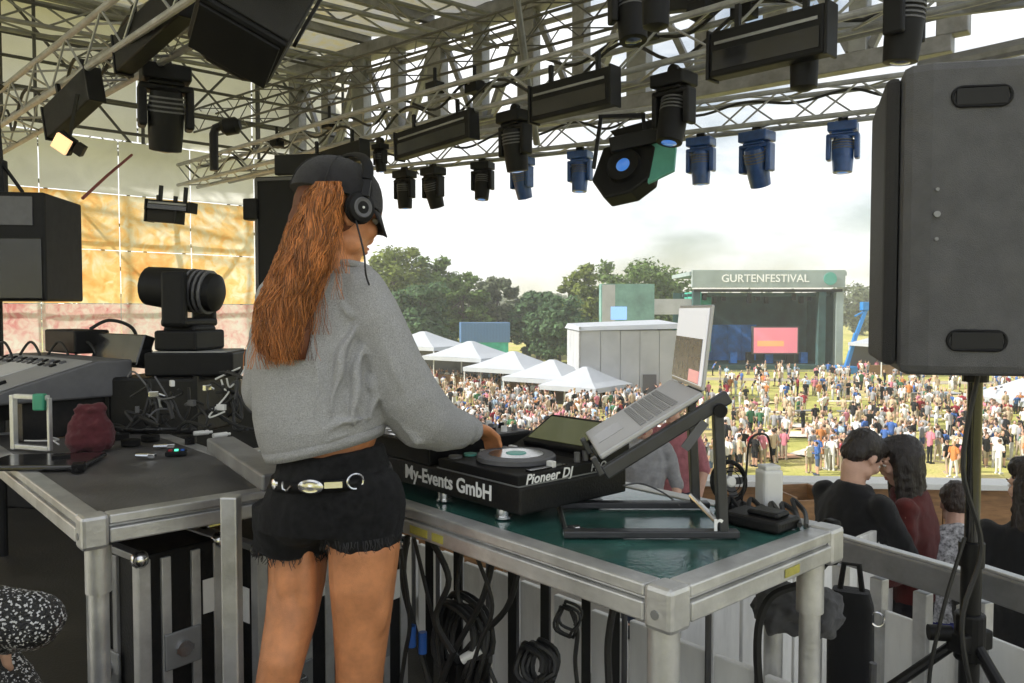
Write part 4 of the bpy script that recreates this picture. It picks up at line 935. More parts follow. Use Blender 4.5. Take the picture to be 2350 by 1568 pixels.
def player(name, label, u):
    t = DJ(name, label, 'media player', u, 0.29, 0.0915)
    w, d_ = 0.318, 0.40; m = MB()
    m.prism([(-d_ / 2, 0.0), (d_ / 2, 0.0), (d_ / 2, 0.062), (d_ / 2 - 0.06, 0.060), (0.05, 0.030), (-d_ / 2, 0.026)], -w / 2, w / 2, Matrix(((0, 0, 1, 0), (1, 0, 0, 0), (0, 1, 0, 0), (0, 0, 0, 1)))); m.build('body', BLACK, t, bevel=0.004)
    m = MB(); m.lathe([(0.103, 0.0285), (0.103, 0.040), (0.098, 0.044), (0.075, 0.0445), (0.073, 0.042), (0.03, 0.042)], 40, Matrix.Translation((0.0, -0.065, 0))); j = m.build('jog_wheel', GREY, t, smooth=True)
    m = MB(); m.lathe([(0.072, 0.0425), (0.071, 0.0445), (0.02, 0.045)], 40, Matrix.Translation((0, -0.065, 0))); m.build('jog_plate', mat('jog_plate_' + name, (0.30, 0.31, 0.31), 0.18, 0.85), j, smooth=True)
    m = MB(); m.lathe([(0.027, 0.045), (0.026, 0.0465), (0.005, 0.0467)], 24, Matrix.Translation((0, -0.065, 0))); m.build('jog_display', TEALP, j, smooth=True)
    m = MB(); S = Matrix.Translation((0.0, 0.125, 0.075)) @ Matrix.Rotation(R(28), 4, 'X'); m.box((0, 0, 0), (0.235, 0.135, 0.020), S); sc = m.build('display', BLACK, t, bevel=0.005)
    m = MB(); m.box((0, 0, 0.0115), (0.205, 0.105, 0.002), S); m.build('screen', mat('player_screen_' + name, (0.03, 0.035, 0.02), 0.12, emit=(0.10, 0.11, 0.05), estr=0.35, coat=0.5), sc)
    for k in range(2): m = MB(); m.cyl((-0.128, -0.165 + 0.05 * k, 0.024), (-0.128, -0.165 + 0.05 * k, 0.033), 0.018, n=18); m.build('button', TEALP if k else GREY, t, smooth=True)
    for k in range(5): m = MB(); m.box((-0.135, -0.06 + 0.026 * k, 0.031), (0.026, 0.012, 0.008)); m.build('button', GREY if k % 2 else WHITEP, t, bevel=0.001)
    m = MB(); m.box((0.135, -0.085, 0.029), (0.020, 0.125, 0.005)); m.build('slider_slot', BLACKG, t); m = MB(); m.box((0.135, -0.07, 0.036), (0.022, 0.014, 0.016)); m.build('slider_cap', WHITEP, t, bevel=0.002)
    for k in range(4): m = MB(); m.cyl((0.137, 0.02 + 0.03 * k, 0.03), (0.137, 0.02 + 0.03 * k, 0.055), 0.008, n=10); m.build('knob', GREY, t, smooth=True)
    m = MB(); m.box((0, 0.0, 0.0015), (w + 0.004, d_ + 0.004, 0.003)); m.build('trim_line', STEEL, t)
    return t
pl = player('media_player', 'black media player with jog wheel and raised screen, right of the mixer', -0.665)
txt('Pioneer DJ', 0.034, WTEXT, pl, Matrix.Translation((0.1605, -0.180, 0.0145)) @ Matrix.Rotation(R(90), 4, 'Z') @ Matrix.Rotation(R(90), 4, 'X'), 'lettering', 0.0005, 'LEFT', shear=0.25, bold=0.0006, sx=1.05)
txt('PRO', 0.030, GTEXT, pl, Matrix.Translation((0.1605, 0.045, 0.0150)) @ Matrix.Rotation(R(90), 4, 'Z') @ Matrix.Rotation(R(90), 4, 'X'), 'lettering', 0.0005, 'LEFT', shear=0.25, bold=0.0004)
player('media_player', 'black media player left of the mixer, mostly hidden by the woman', -1.40)
mx_ = DJ('mixer', 'black mixer full of knobs and faders under the woman\'s hand', 'mixer', -1.02, 0.28, 0.0915)
m = MB(); m.box((0, 0, 0.028), (0.325, 0.39, 0.056)); m.build('body', BLACK, mx_, bevel=0.004)
m = MB(); m.box((0, 0.0, 0.0572), (0.30, 0.365, 0.002)); m.build('face_plate', GREY, mx_)
for i in range(5):
    for j in range(5):
        m = MB(); x, y = -0.12 + 0.06 * i, 0.15 - 0.042 * j; m.cyl((x, y, 0.058), (x, y, 0.074), 0.0105, 0.0085, n=12); m.build('knob', (BLACK, GREY, WHITEP)[(i + j) % 3], mx_, smooth=True)
for i in range(4):
    m = MB(); m.box((-0.11 + 0.073 * i, -0.10, 0.0585), (0.012, 0.09, 0.002)); m.build('fader_slot', BLACKG, mx_); m = MB(); m.box((-0.11 + 0.073 * i, -0.085 - 0.01 * (i % 2), 0.066), (0.022, 0.012, 0.014)); m.build('fader_cap', WHITEP if i % 2 else TEALP, mx_, bevel=0.002)
m = MB(); m.box((0.0, -0.172, 0.0585), (0.12, 0.012, 0.002)); m.build('fader_slot', BLACKG, mx_)
m = MB(); m.box((0.02, -0.172, 0.066), (0.012, 0.024, 0.014)); m.build('fader_cap', WHITEP, mx_, bevel=0.002)

# ------------------------------------------------------------------ laptop on its stand
zt = TZ + 0.001
st = thing('laptop_stand', 'dark grey folding laptop stand with slanted arms on the booth table', 'stand', (0.305, 1.90, TZ + 0.001))
STD = mat('stand_grey', (0.055, 0.056, 0.060), 0.42, 0.5, var=0.2, scale=14)
for k, yy in enumerate((-0.14, 0.125)):
    m = MB(); m.bar((-0.19, yy, 0.008), (0.20, yy, 0.008), 0.03, 0.016); m.build('base_bar', STD, st, bevel=0.003)
    m = MB(); m.bar((0.165, yy, 0.012), (0.150, yy, 0.30), 0.022, 0.030); m.build('upright', STD, st, bevel=0.004)
    m = MB(); m.bar((0.175, yy, 0.315), (-0.100, yy, 0.143), 0.024, 0.030); m.build('slanted_arm', STD, st, bevel=0.004)
    m = MB(); m.bar((-0.105, yy, 0.14), (-0.125, yy, 0.178), 0.026, 0.014); m.build('front_lip', STD, st, bevel=0.003)
    m = MB(); m.cyl((0.152, yy - 0.024, 0.285), (0.152, yy + 0.024, 0.285), 0.015, n=16); m.build('hinge_knob', BLACK, st, smooth=True)
for px, pz in ((-0.185, 0.008), (0.155, 0.03)): m = MB(); m.cyl((px, -0.14, pz), (px, 0.125, pz), 0.007, n=10); m.build('cross_rod', CHROME, st, smooth=True)
m = MB(); m.bar((0.12, -0.155, 0.26), (0.075, -0.155, 0.20), 0.004, 0.02); m.build('decal', GREY, st)
txt('r', 0.055, WTEXT, st, Matrix.Translation((0.150, -0.1565, 0.035)) @ Matrix.Rotation(R(90), 4, 'X'), 'lettering', 0.0004, 'CENTER', bold=0.001)
lp = thing('laptop', 'open silver laptop tilted on the stand, its screen lit white at the top', 'laptop', (0.305, 1.945, TZ + 0.001))
ang = math.atan2(0.172, 0.275); a0 = Vector((-0.098, 0, 0.160))
Mt = Matrix.Translation(a0) @ Matrix.Rotation(-ang, 4, 'Y')
m = MB(); m.box((0.135, 0, 0.017), (0.27, 0.335, 0.014), Mt); m.build('keyboard_deck', SILVER, lp, bevel=0.004)
kb = mat('keycaps', (0.26, 0.26, 0.265), 0.5)
for r in range(5):
    for c in range(13):
        m = MB(); m.box((0.125 + 0.021 * r, -0.126 + 0.021 * c, 0.0250), (0.0165, 0.017, 0.0022), Mt); m.build('key', kb, lp)
m = MB(); m.box((0.05, 0, 0.0243), (0.07, 0.115, 0.0008), Mt); m.build('touch_pad', mat('touchpad', (0.33, 0.33, 0.34), 0.3, 0.5), lp)
hx = Mt @ Vector((0.27, 0, 0.022)); Ms = Matrix.Translation(hx) @ Matrix.Rotation(R(6), 4, 'Y')
m = MB(); m.box((0.004, 0, 0.100), (0.008, 0.335, 0.195), Ms); lid = m.build('lid', SILVER, lp, bevel=0.003)
m = MB(); m.box((-0.0012, 0, 0.101), (0.002, 0.318, 0.178), Ms); m.build('screen', mat('screen_white', (0.3, 0.3, 0.3), 0.25, emit=(0.66, 0.68, 0.70), estr=0.6), lid)
m = MB(); m.box((-0.0030, 0.01, 0.066), (0.0012, 0.290, 0.104), Ms); m.build('dark_window', mat('screen_dark', (0.03, 0.03, 0.03), 0.25, emit=(0.05, 0.05, 0.05), estr=0.6, var=0.4, scale=40), lid)
m = MB(); m.box((-0.0045, -0.09, 0.030), (0.0012, 0.10, 0.028), Ms); m.build('pink_window', mat('screen_pink', (0.3, 0.1, 0.1), 0.25, emit=(0.62, 0.28, 0.28), estr=0.7), lid)

# ------------------------------------------------------------------ clutter at the far right end of the booth table
t = thing('desk_fan', 'small black round fan with pale hub on the booth table beside the stand', 'fan', onz(1672, 1168, TZ + 0.001), R(20))
m = MB(); m.lathe([(0.035, 0.0), (0.036, 0.008), (0.02, 0.012)], 16); m.cyl((0, 0, 0.01), (0, 0, 0.03), 0.008, n=8); m.build('foot', BLACK, t, smooth=True)
Mf = Matrix.Translation((0, 0, 0.07)) @ Matrix.Rotation(R(80), 4, 'X')
m = MB()
for r in (0.046, 0.036, 0.026): m.tube([Mf @ Vector((r * math.cos(q), r * math.sin(q), 0.012)) for q in [k * math.pi / 12 for k in range(24)]], 0.0015, n=4, closed=True)
m.tube([Mf @ Vector((0.05 * math.cos(q), 0.05 * math.sin(q), 0)) for q in [k * math.pi / 12 for k in range(24)]], 0.006, n=6, closed=True); m.build('cage', BLACK, t, smooth=True)
m = MB()
for k in range(5): m.box((0.025, 0, 0), (0.036, 0.02, 0.002), Mf @ Matrix.Rotation(k * 2 * math.pi / 5, 4, 'Z') @ Matrix.Rotation(0.5, 4, 'X'))
m.build('blades', GREY, t); m = MB(); m.lathe([(0.014, 0.0), (0.014, 0.012), (0.01, 0.015)], 16, Mf); m.build('hub', WHITEP, t, smooth=True)
t = thing('white_can', 'white upright canister with a cable loop at the far end of the booth table', 'canister', onz(1764, 1165, TZ + 0.001), R(15))
m = MB(); m.box((0, 0, 0.05), (0.055, 0.05, 0.10)); m.build('body', WHITEP, t, bevel=0.008); m = MB(); m.box((0, 0, 0.105), (0.045, 0.04, 0.012)); m.build('lid', WHITEP, t, bevel=0.004)
def tp(X, Y, z=TZ + 0.012): return onz(X, Y, z)
cable('thin black gooseneck cable arching above the white canister', [tp(1700, 1160), at(1712, 1090, 2.0), at(1722, 1010, 2.0), at(1760, 1000, 2.05), at(1772, 1060, 2.1), tp(1788, 1150)], 0.003)
rr = random.Random(3)
for k in range(7):
    base = [tp(1660 + 28 * k, 1195 - 3 * k), at(1675 + 24 * k, 1150 + rr.uniform(-12, 15), 1.98), tp(1715 + 22 * k, 1190 + rr.uniform(-15, 10)), tp(1760 + 15 * k, 1200 + rr.uniform(-10, 10))]
    cable('black cable in the tangle at the far right end of the booth table', base, rr.uniform(0.004, 0.008), group='cables tangled at the end of the booth table')
m = MB(); m.box((0, 0, 0.014), (0.15, 0.10, 0.028)); m.box((0.02, 0.0, 0.034), (0.08, 0.06, 0.014)); tag(m.build('power_strip', CASEB, bevel=0.008, loc=onz(1745, 1205, TZ + 0.001), rotz=UANG), 'flat black power box under the cable tangle on the booth table', 'power box')
cable('thin pale wire lying across the booth table behind the stand', [tp(1430, 1115, TZ + 0.05), at(1470, 1110, 2.1), at(1520, 1130, 2.1), tp(1560, 1160)], 0.0025, mt=GREY)
m = MB(); m.box((0, 0, 0.004), (0.030, 0.05, 0.006)); m.box((0.0, 0.0, 0.009), (0.012, 0.02, 0.004)); tag(m.build('silver_clip', CHROME, loc=onz(1322, 1218, TZ + 0.001), rotz=0.3, bevel=0.001), 'small silver clip lying on the booth table in front of the stand', 'clip')

# ------------------------------------------------------------------ lighting desk and clutter on the side table
def lt(X, Y, z=TZ): return onz(X, Y, z + 0.001)
p = lt(115, 985); ld = thing('lighting_desk', 'grey lighting desk with sloped fader panel standing on the side table', 'console', (p.x - 0.1, p.y + 0.05, TZ + 0.001), UANG + R(8))
m = MB(); m.prism([(-0.30, 0.15), (0.24, 0.15), (0.24, 0.30), (0.10, 0.30), (-0.30, 0.185)], -0.52, 0.42, Matrix(((0, 0, 1, 0), (1, 0, 0, 0), (0, 1, 0, 0), (0, 0, 0, 1)))); m.build('body', GREY, ld, bevel=0.008)
sl = math.atan2(0.115, 0.40); Md = Matrix.Translation((0, -0.10, 0.2445)) @ Matrix.Rotation(sl, 4, 'X')
m = MB(); m.box((-0.05, 0, 0.002), (0.92, 0.38, 0.004), Md); m.build('fader_panel', mat('desk_grey', (0.30, 0.30, 0.30), 0.5, var=0.08), ld)
m = MB(); m.box((-0.05, 0.03, 0.006), (0.30, 0.16, 0.004), Md); m.build('label_strip', mat('desk_pale', (0.55, 0.55, 0.54), 0.5), ld)
for i in range(14):
    m = MB(); m.box((-0.46 + 0.058 * i, -0.12 + 0.012 * (i % 3), 0.011), (0.016, 0.028, 0.012), Md); m.build('fader_cap', BLACK if i % 3 else WHITEP, ld, bevel=0.002)
for i in range(12):
    for j in range(2): m = MB(); m.box((-0.44 + 0.062 * i, 0.10 + 0.04 * j, 0.008), (0.024, 0.022, 0.008), Md); m.build('button', BLACK if (i + j) % 2 else GREY, ld)
m = MB(); m.box((-0.35, 0.0, 0.075), (0.06, 0.34, 0.145)); m.build('support_block', CASEB, ld); m = MB(); m.box((0.36, 0.0, 0.075), (0.06, 0.34, 0.145)); m.build('support_block', CASEB, ld)
m = MB(); m.box((0.18, 0.30, 0.33), (0.46, 0.05, 0.14), Matrix.Rotation(R(-18), 4, 'X')); m.build('monitor', BLACKG, ld, bevel=0.006)
m = MB(); m.box((-0.28, 0.29, 0.36), (0.36, 0.16, 0.11)); m.build('rear_unit', BLACK, ld, bevel=0.01)
cable('gooseneck lamp standing on the back of the lighting desk', [p + Vector((0.18, 0.45, 0.3)), p + Vector((0.16, 0.42, 0.42)), p + Vector((0.08, 0.36, 0.46)), p + Vector((0.02, 0.30, 0.42))], 0.008, 'gooseneck_lamp', 'lamp')
for k in range(6):
    q0 = p + Vector((-0.45 + 0.13 * k, 0.32, 0.30)); cable('cable looped over the back of the lighting desk', [q0, q0 + Vector((0.05, 0.0, 0.06)), q0 + Vector((0.12, -0.05, 0.01)), q0 + Vector((0.16, -0.08, -0.10))], 0.006, group='cables over the lighting desk')
# things below the desk
q = lt(235, 985); t = thing('white_adapter', 'white square power adapter hanging below the lighting desk', 'adapter', q + Vector((0.02, 0.05, 0.13)), UANG)
m = MB(); m.box((0, 0, 0), (0.075, 0.035, 0.075)); m.build('body', WHITEP, t, bevel=0.008); m = MB(); m.box((0.02, 0, 0.046), (0.02, 0.02, 0.018)); m.build('plug', WHITEP, t, bevel=0.003)
WIRE = mat('white_wire', (0.62, 0.62, 0.60), 0.5)
cable('white wire looping from the adapter down to the side table', [q + Vector((0.04, 0.05, 0.17)), q + Vector((0.10, 0.06, 0.21)), q + Vector((0.15, 0.05, 0.08)), q + Vector((0.06, -0.02, 0.01)), q + Vector((-0.03, -0.06, 0.005))], 0.003, mt=WIRE)
cable('second white wire curling beside the red pouch', [q + Vector((-0.22, -0.04, 0.18)), q + Vector((-0.27, -0.06, 0.06)), q + Vector((-0.20, -0.07, 0.11)), q + Vector((-0.12, -0.06, 0.13))], 0.003, mt=WIRE)
t = thing('white_tester', 'small pale grey handset standing on the side table', 'handset', lt(240, 1025) + Vector((0, -0.02, 0)), 0.4); m = MB(); m.box((0, 0, 0.035), (0.03, 0.02, 0.07), Matrix.Rotation(0.25, 4, 'Y')); m.build('body', WHITEP, t, bevel=0.005)
m = MB(); m.loft([ring((0, 0, z), a, b_, 16, 0, None, 2.6) for z, a, b_ in ((0.0, 0.060, 0.035), (0.03, 0.080, 0.05), (0.10, 0.070, 0.040), (0.135, 0.050, 0.022), (0.15, 0.058, 0.026), (0.17, 0.04, 0.012))]); o = m.build('pouch', fabric('dark_red_cloth', (0.10, 0.025, 0.03)), smooth=True, sharp=0, loc=lt(195, 1040) + Vector((0, 0.04, 0.002)), rotz=0.5); remesh(o, 0.005, 3, 0.022, 0.035); tag(o, 'dark red cloth pouch standing under the lighting desk', 'pouch')
t = thing('picture_frame', 'pale open metal frame leaning under the lighting desk', 'frame', lt(75, 1035), UANG + 0.5); m = MB(); m.box((-0.09, 0, 0.10), (0.02, 0.02, 0.20)); m.box((0.0, 0, 0.195), (0.16, 0.018, 0.018)); m.box((0, 0, 0.012), (0.16, 0.018, 0.018)); m.box((0.085, 0, 0.10), (0.012, 0.016, 0.19)); m.build('frame_bars', ALU, t, bevel=0.003)
m = MB(); m.box((0, 0, 0.03), (0.04, 0.03, 0.06)); tag(m.build('green_tape', mat('green_tape', (0.05, 0.30, 0.18), 0.4), loc=lt(105, 1035) + Vector((0, -0.03, 0.15)), bevel=0.006), 'small green roll hanging on the pale frame under the desk', 'tape')
m = MB(); m.prism([(-0.17, -0.11), (0.17, -0.13), (0.15, 0.12), (-0.16, 0.10)], 0.0, 0.018); tag(m.build('black_tray', BLACKG, bevel=0.006, loc=lt(95, 1068) + Vector((0, 0.02, 0)), rotz=0.1), 'flat black tray lying near the corner of the side table', 'tray')
# black flight box carrying the floor moving head
q = lt(425, 1000); fc = thing('flight_box', 'black flight box on the side table carrying the standing moving head', 'case', q + Vector((-0.12, 0.22, 0)), UANG + R(38))
m = MB(); m.box((0, 0, 0.115), (0.40, 0.36, 0.23)); m.build('body', CASEB, fc, bevel=0.012)
for k in (-1, 1): m = MB(); m.box((0.2 * k, -0.182, 0.13), (0.02, 0.012, 0.22)); m.build('edge_profile', BLACKM, fc)
m = MB(); m.box((0.05, -0.185, 0.13), (0.06, 0.01, 0.04)); m.build('latch', STEEL, fc, bevel=0.003)
p = fc.location + Vector((0.05, 0.02, 0.2315)); t = thing('moving_head_stand', 'low black plinth with bright top edge under the standing moving head', 'plinth', p, R(4))
m = MB(); m.box((0.04, 0, 0.05), (0.36, 0.30, 0.098)); m.build('box', BLACK, t, bevel=0.008); m = MB(); m.box((0.04, 0, 0.101), (0.30, 0.28, 0.006)); m.build('top_plate', STEEL, t)
ml = moving_light('moving_light', 'large black moving head standing on the flight box, seen against the orange wall', p + Vector((0.0, 0, 0.105)), R(82), 0.95, R(-84), upside=False)
m = MB(); m.box((0, 0, 0.06), (0.03, 0.03, 0.12)); tag(m.build('blue_marker', BLUEP, loc=lt(362, 965) + Vector((0, 0.05, 0.14)), bevel=0.004), 'small blue plastic plug among the cables behind the side table', 'plug')
m = MB(); m.box((0, 0, 0.008), (0.07, 0.045, 0.015)); o = m.build('card_reader', BLACK, loc=lt(405, 1045), rotz=0.3, bevel=0.003); tag(o, 'small black box with coloured buttons on the side table', 'box')
for k, mt_ in enumerate((REDP, GREENL, BLUEP)): m = MB(); m.box((-0.02 + 0.02 * k, 0, 0.018), (0.012, 0.012, 0.006)); m.build('button', mt_, o)
rr = random.Random(9)
for k in range(16):
    a = lt(rr.uniform(300, 520), rr.uniform(960, 1010)) + Vector((0, 0.15, 0.02)); a.z = TZ + rr.uniform(0.02, 0.22)
    pts_ = [a]; 
    for j in range(3): pts_.append(pts_[-1] + Vector((rr.uniform(-0.12, 0.12), rr.uniform(-0.10, 0.10), rr.uniform(-0.12, 0.12))))
    for v_ in pts_: v_.z = max(TZ + 0.01, min(TZ + 0.30, v_.z))
    cable('black cable in the tangle around the flight box on the side table', pts_, rr.uniform(0.004, 0.008), group='cables around the flight box')
def coil(label, c, r, n, tilt, seed, rt=0.0055, name='cable_coil'):
    rr = random.Random(seed); m = MB(); M_ = Matrix.Translation(c) @ tilt.to_4x4() if not isinstance(tilt, Matrix) else Matrix.Translation(c) @ tilt; pts_ = []
    for k in range(n):
        rx, ry, ox, oz = r * rr.uniform(0.8, 1.1), r * rr.uniform(0.95, 1.25), rr.uniform(-0.2, 0.2) * r, rr.uniform(-0.15, 0.15) * r
        for j in range(24):
            q = 2 * math.pi * j / 24; pts_.append(M_ @ Vector((ox + rx * math.cos(q), 0.012 * k - 0.006 * n + 0.01 * math.sin(3 * q), oz + ry * math.sin(q))))
    m.tube(pts_, rt, n=6); o = m.build(name, CABLE, smooth=True); return tag(o, label, 'cable')
coil('grey and black cable coil hanging at the back of the side table', lt(468, 985) + Vector((0.05, 0.1, 0.10)), 0.06, 6, Matrix.Rotation(0.2, 4, 'Z'), 4, 0.004)
# white cloth strips behind
for k, X in enumerate((450, 512, 545)):
    m = MB(); m.box((0, 0, 0.10), (0.05, 0.02, 0.20)); tag(m.build('white_bottle', WHITEP, loc=lt(X, 985) + Vector((0.03, 0.38, 0.0)), bevel=0.008), ('leftmost', 'middle', 'rightmost')[k] + ' of three white bottles behind the side table rail', 'bottle', 'white bottles behind the rail')

# ------------------------------------------------------------------ flight cases under the side table
def upright_case(label, loc, w, d_, h, stick):
    t = thing('flight_case', label, 'flight case', loc, UANG + R(10)); m = MB(); m.box((0, 0, h / 2 + 0.06), (w, d_, h)); m.build('body', CASEB, t, bevel=0.006)
    for sx_ in (-1, 1):
        for sy in (-1, 1): m = MB(); m.box((sx_ * (w / 2 - 0.013), sy * (d_ / 2 - 0.013), h / 2 + 0.06), (0.034, 0.034, h - 0.02)); m.build('edge_profile', ALU, t, bevel=0.003)
        m = MB(); m.box((sx_ * 0.0 - 0.03 * sx_, -d_ / 2 - 0.003, h / 2 + 0.06), (0.024, 0.012, h - 0.03)); m.build('seam_profile', ALUD, t, bevel=0.002)
    for sy in (-1, 1): m = MB(); m.box((0, sy * (d_ / 2 - 0.010), h + 0.055), (w - 0.04, 0.03, 0.02)); m.build('edge_profile', ALUD, t, bevel=0.003)
    for cx_ in (-1, 1):
        for cy_ in (-1, 1): m = MB(); m.ell((cx_ * (w / 2 - 0.006), cy_ * (d_ / 2 - 0.006), h + 0.052), 0.024, seg=10, rings=6); m.build('ball_corner', CHROME, t, smooth=True)
    for z in (0.30, h * 0.52):
        m = MB(); m.box((0, -d_ / 2 - 0.010, z + 0.06), (0.11, 0.008, 0.10)); l_ = m.build('latch', STEEL, t, bevel=0.004)
        m = MB(); m.cyl((0, -d_ / 2 - 0.014, z + 0.06), (0, -d_ / 2 - 0.022, z + 0.06), 0.022, n=12); m.box((0, -d_ / 2 - 0.020, z + 0.06), (0.05, 0.006, 0.014)); m.build('butterfly', CHROME, l_)
    for yy in (-0.05, 0.035): m = MB(); m.box((w / 2 + 0.003, yy, h / 2 + 0.06), (0.012, 0.026, h - 0.03)); m.build('seam_profile', ALU, t, bevel=0.002)
    for z in (0.24, h * 0.60):
        m = MB(); m.box((w / 2 + 0.011, -0.008, z + 0.06), (0.008, 0.105, 0.10)); l_ = m.build('latch', STEEL, t, bevel=0.004)
        m = MB(); m.cyl((w / 2 + 0.015, -0.008, z + 0.06), (w / 2 + 0.024, -0.008, z + 0.06), 0.022, n=12); m.box((w / 2 + 0.022, -0.008, z + 0.06), (0.006, 0.05, 0.014)); m.build('butterfly', CHROME, l_)
    m = MB(); m.box((w / 2 + 0.0015, 0.085, h * 0.86), (0.002, 0.055, 0.095)); m.build('paper_label', PAPER, t)
    for k in range(4): m = MB(); m.cyl(((k % 2 - 0.5) * w * 0.7, (k // 2 - 0.5) * d_ * 0.7 - 0.012, 0.035), ((k % 2 - 0.5) * w * 0.7, (k // 2 - 0.5) * d_ * 0.7 + 0.012, 0.035), 0.035, n=12); m.build('castor', RUBBER, t, smooth=True)
    if stick: m = MB(); m.box((stick, -d_ / 2 - 0.0075, h * 0.83), (0.055, 0.002, 0.10)); m.build('paper_label', PAPER, t)
    return t
b0 = C1 + VV * 0.30 + UU * -0.05
upright_case('black flight case under the side table with a white paper label, nearest the corner leg', C1 + VV * 0.12 + UU * -0.24 + Vector((0.10, 0.06, 0)), 0.30, 0.24, 0.68, -0.10)
upright_case('black flight case under the side table with silver latches, in the middle', C1 + VV * 0.44 + UU * -0.20 + Vector((0.10, 0.04, 0)), 0.30, 0.26, 0.66, 0.09)
upright_case('lower black flight case behind the guard rail post', C1 + VV * 0.76 + UU * -0.24 + Vector((0.08, 0.04, 0)), 0.30, 0.26, 0.55, 0)
m = MB(); m.box((0, 0, 0.34), (0.12, 0.22, 0.68)); m.box((0, 0, 0.70), (0.09, 0.18, 0.04)); tag(m.build('white_drum', WHITEP, loc=(-1.56, 2.22, 0.0), rotz=0.3, bevel=0.02), 'pale plastic canister standing at the left edge under the side table', 'canister')
# cabinet at the left edge
t = thing('side_fill_speaker', 'big black loudspeaker cabinet cut by the left edge above the lighting desk', 'loudspeaker', (at(70, 690, 4.2).x - 0.30, 4.2, 0), R(8))
zb, zt_ = at(70, 690, 4.2).z, at(70, 438, 4.2).z
m = MB(); m.box((0, 0.25, (zb + zt_) / 2), (0.72, 0.5, zt_ - zb)); m.build('cabinet', BLACK, t, bevel=0.012)
m = MB(); m.box((0, -0.004, zb + 0.17), (0.68, 0.012, 0.32)); gr = m.build('grille', BLACKG, t, bevel=0.004)
m = MB(); m.box((-0.16, -0.012, zb + 0.17), (0.012, 0.006, 0.30)); m.build('divider', STEEL, gr)
m = MB(); m.box((0.1, -0.003, zt_ - 0.10), (0.40, 0.008, 0.15)); m.build('upper_panel', GREY, t)
m = MB(); m.cyl((0, 0.25, 0), (0, 0.25, zb), 0.025, n=12); m.build('pole', BLACKM, t)
for k in range(3): q = k * 2.1; m = MB(); m.cyl((0, 0.25, 0.5), (0.5 * math.cos(q), 0.25 + 0.5 * math.sin(q), 0.01), 0.014, n=8); m.build('leg', BLACKM, t)
m = MB(); m.cyl((0.05, 0.2, zt_), (0.02, 0.2, zt_ + 0.55), 0.03, n=10); m.bar((-0.3, 0.2, zt_ + 0.18), (0.06, 0.2, zt_ + 0.62), 0.03, 0.05); m.build('yoke', BLACKM, t)
m = MB(); m.bar((0.05, 0.2, zt_ + 0.20), (0.17, 0.2, zt_ + 0.02), 0.02, 0.02); m.box((-0.14, 0.2, zt_ + 0.11), (0.34, 0.3, 0.22)); m.build('mounted_amplifier', BLACK, t, bevel=0.01)
# backstage crate/pink flowers sit on the wall print; black stand line of clutter behind side table
t = thing('low_wall_shelf', 'dark low shelf running along the foot of the tarpaulin wall', 'shelf', (-2.6, 5.6, 0), R(-12))
m = MB(); m.box((0, 0, 0.42), (3.2, 0.5, 0.84)); m.build('body', CASEB, t, bevel=0.01); m = MB(); m.box((0, 0, 0.86), (3.3, 0.6, 0.04)); m.build('top_board', DECKM, t)

# ------------------------------------------------------------------ plank screen in front of the booth, cables under the table
PLK = mat('grey_white_boards', (0.76, 0.76, 0.745), 0.7, var=0.16, scale=5, bump=0.2, bscale=40, dirt=0.5, stretch=(1, 1, 0.25))
fen = thing('board_screen', 'row of grey-white upright boards in front of the booth table', 'screen', uv(0, 0.78, -0.93), UANG)
x = -3.0; k = 0; rr = random.Random(12)
while x < 0.10:
    w = rr.uniform(0.125, 0.150); m = MB(); m.box((x + w / 2, rr.uniform(-0.006, 0.006), 0.665), (w, 0.022, 1.33 + rr.uniform(-0.02, 0.02))); m.build('board', PLK, fen, bevel=0.004); g_ = rr.uniform(0.020, 0.032); mb_ = MB(); mb_.cyl((x + w + g_ / 2, -0.020, 0.0), (x + w + g_ / 2, -0.020, 1.46), 0.009, n=8); mb_.build('barrier_bar', STEELD, fen, smooth=True); x += w + g_
for z in (0.35, 1.05): m = MB(); m.box((-1.45, 0.035, z), (3.1, 0.04, 0.09)); m.build('cross_rail', ALUD, fen)
fen2 = thing('board_screen', 'short grey-white board screen standing right of the booth table legs', 'screen', Vector((0.62, 2.66, -0.93)), UANG + R(90))
x = -0.1
for k in range(9): m = MB(); m.box((x + 0.09, 0, 0.66), (0.165, 0.022, 1.32)); m.build('board', PLK, fen2, bevel=0.004); x += 0.185
m = MB(); m.box((0.7, 0.03, 1.1), (1.7, 0.04, 0.09)); m.build('cross_rail', ALUD, fen2)
def ut(X, Y, d): return at(X, Y, d)
hang = [((935, 1230), (925, 1330), (950, 1440), (985, 1568)), ((950, 1235), (975, 1340), (1000, 1450), (1020, 1600)), ((990, 1240), (1030, 1330), (1000, 1420), (1040, 1500)), ((1060, 1270), (1050, 1360), (1080, 1430), (1150, 1600)), ((1130, 1290), (1105, 1380), (1040, 1500), (1000, 1600)), ((1095, 1280), (1130, 1390), (1100, 1480), (1060, 1600)), ((1190, 1310), (1160, 1400), (1080, 1480), (1020, 1560)), ((920, 1260), (940, 1420), (930, 1500), (915, 1600)), ((1410, 1385), (1400, 1440), (1395, 1500), (1400, 1610)), ((1310, 1400), (1325, 1450), (1320, 1520), (1330, 1610))]
for i, pl_ in enumerate(hang):
    cable('black cable hanging under the booth table in front of the boards', [at(X, Y, 2.25 - 0.05 * (i % 3) - 0.0006 * (X - 900)) for X, Y in pl_], 0.006 if i % 2 else 0.009, group='black cables hanging under the booth table')
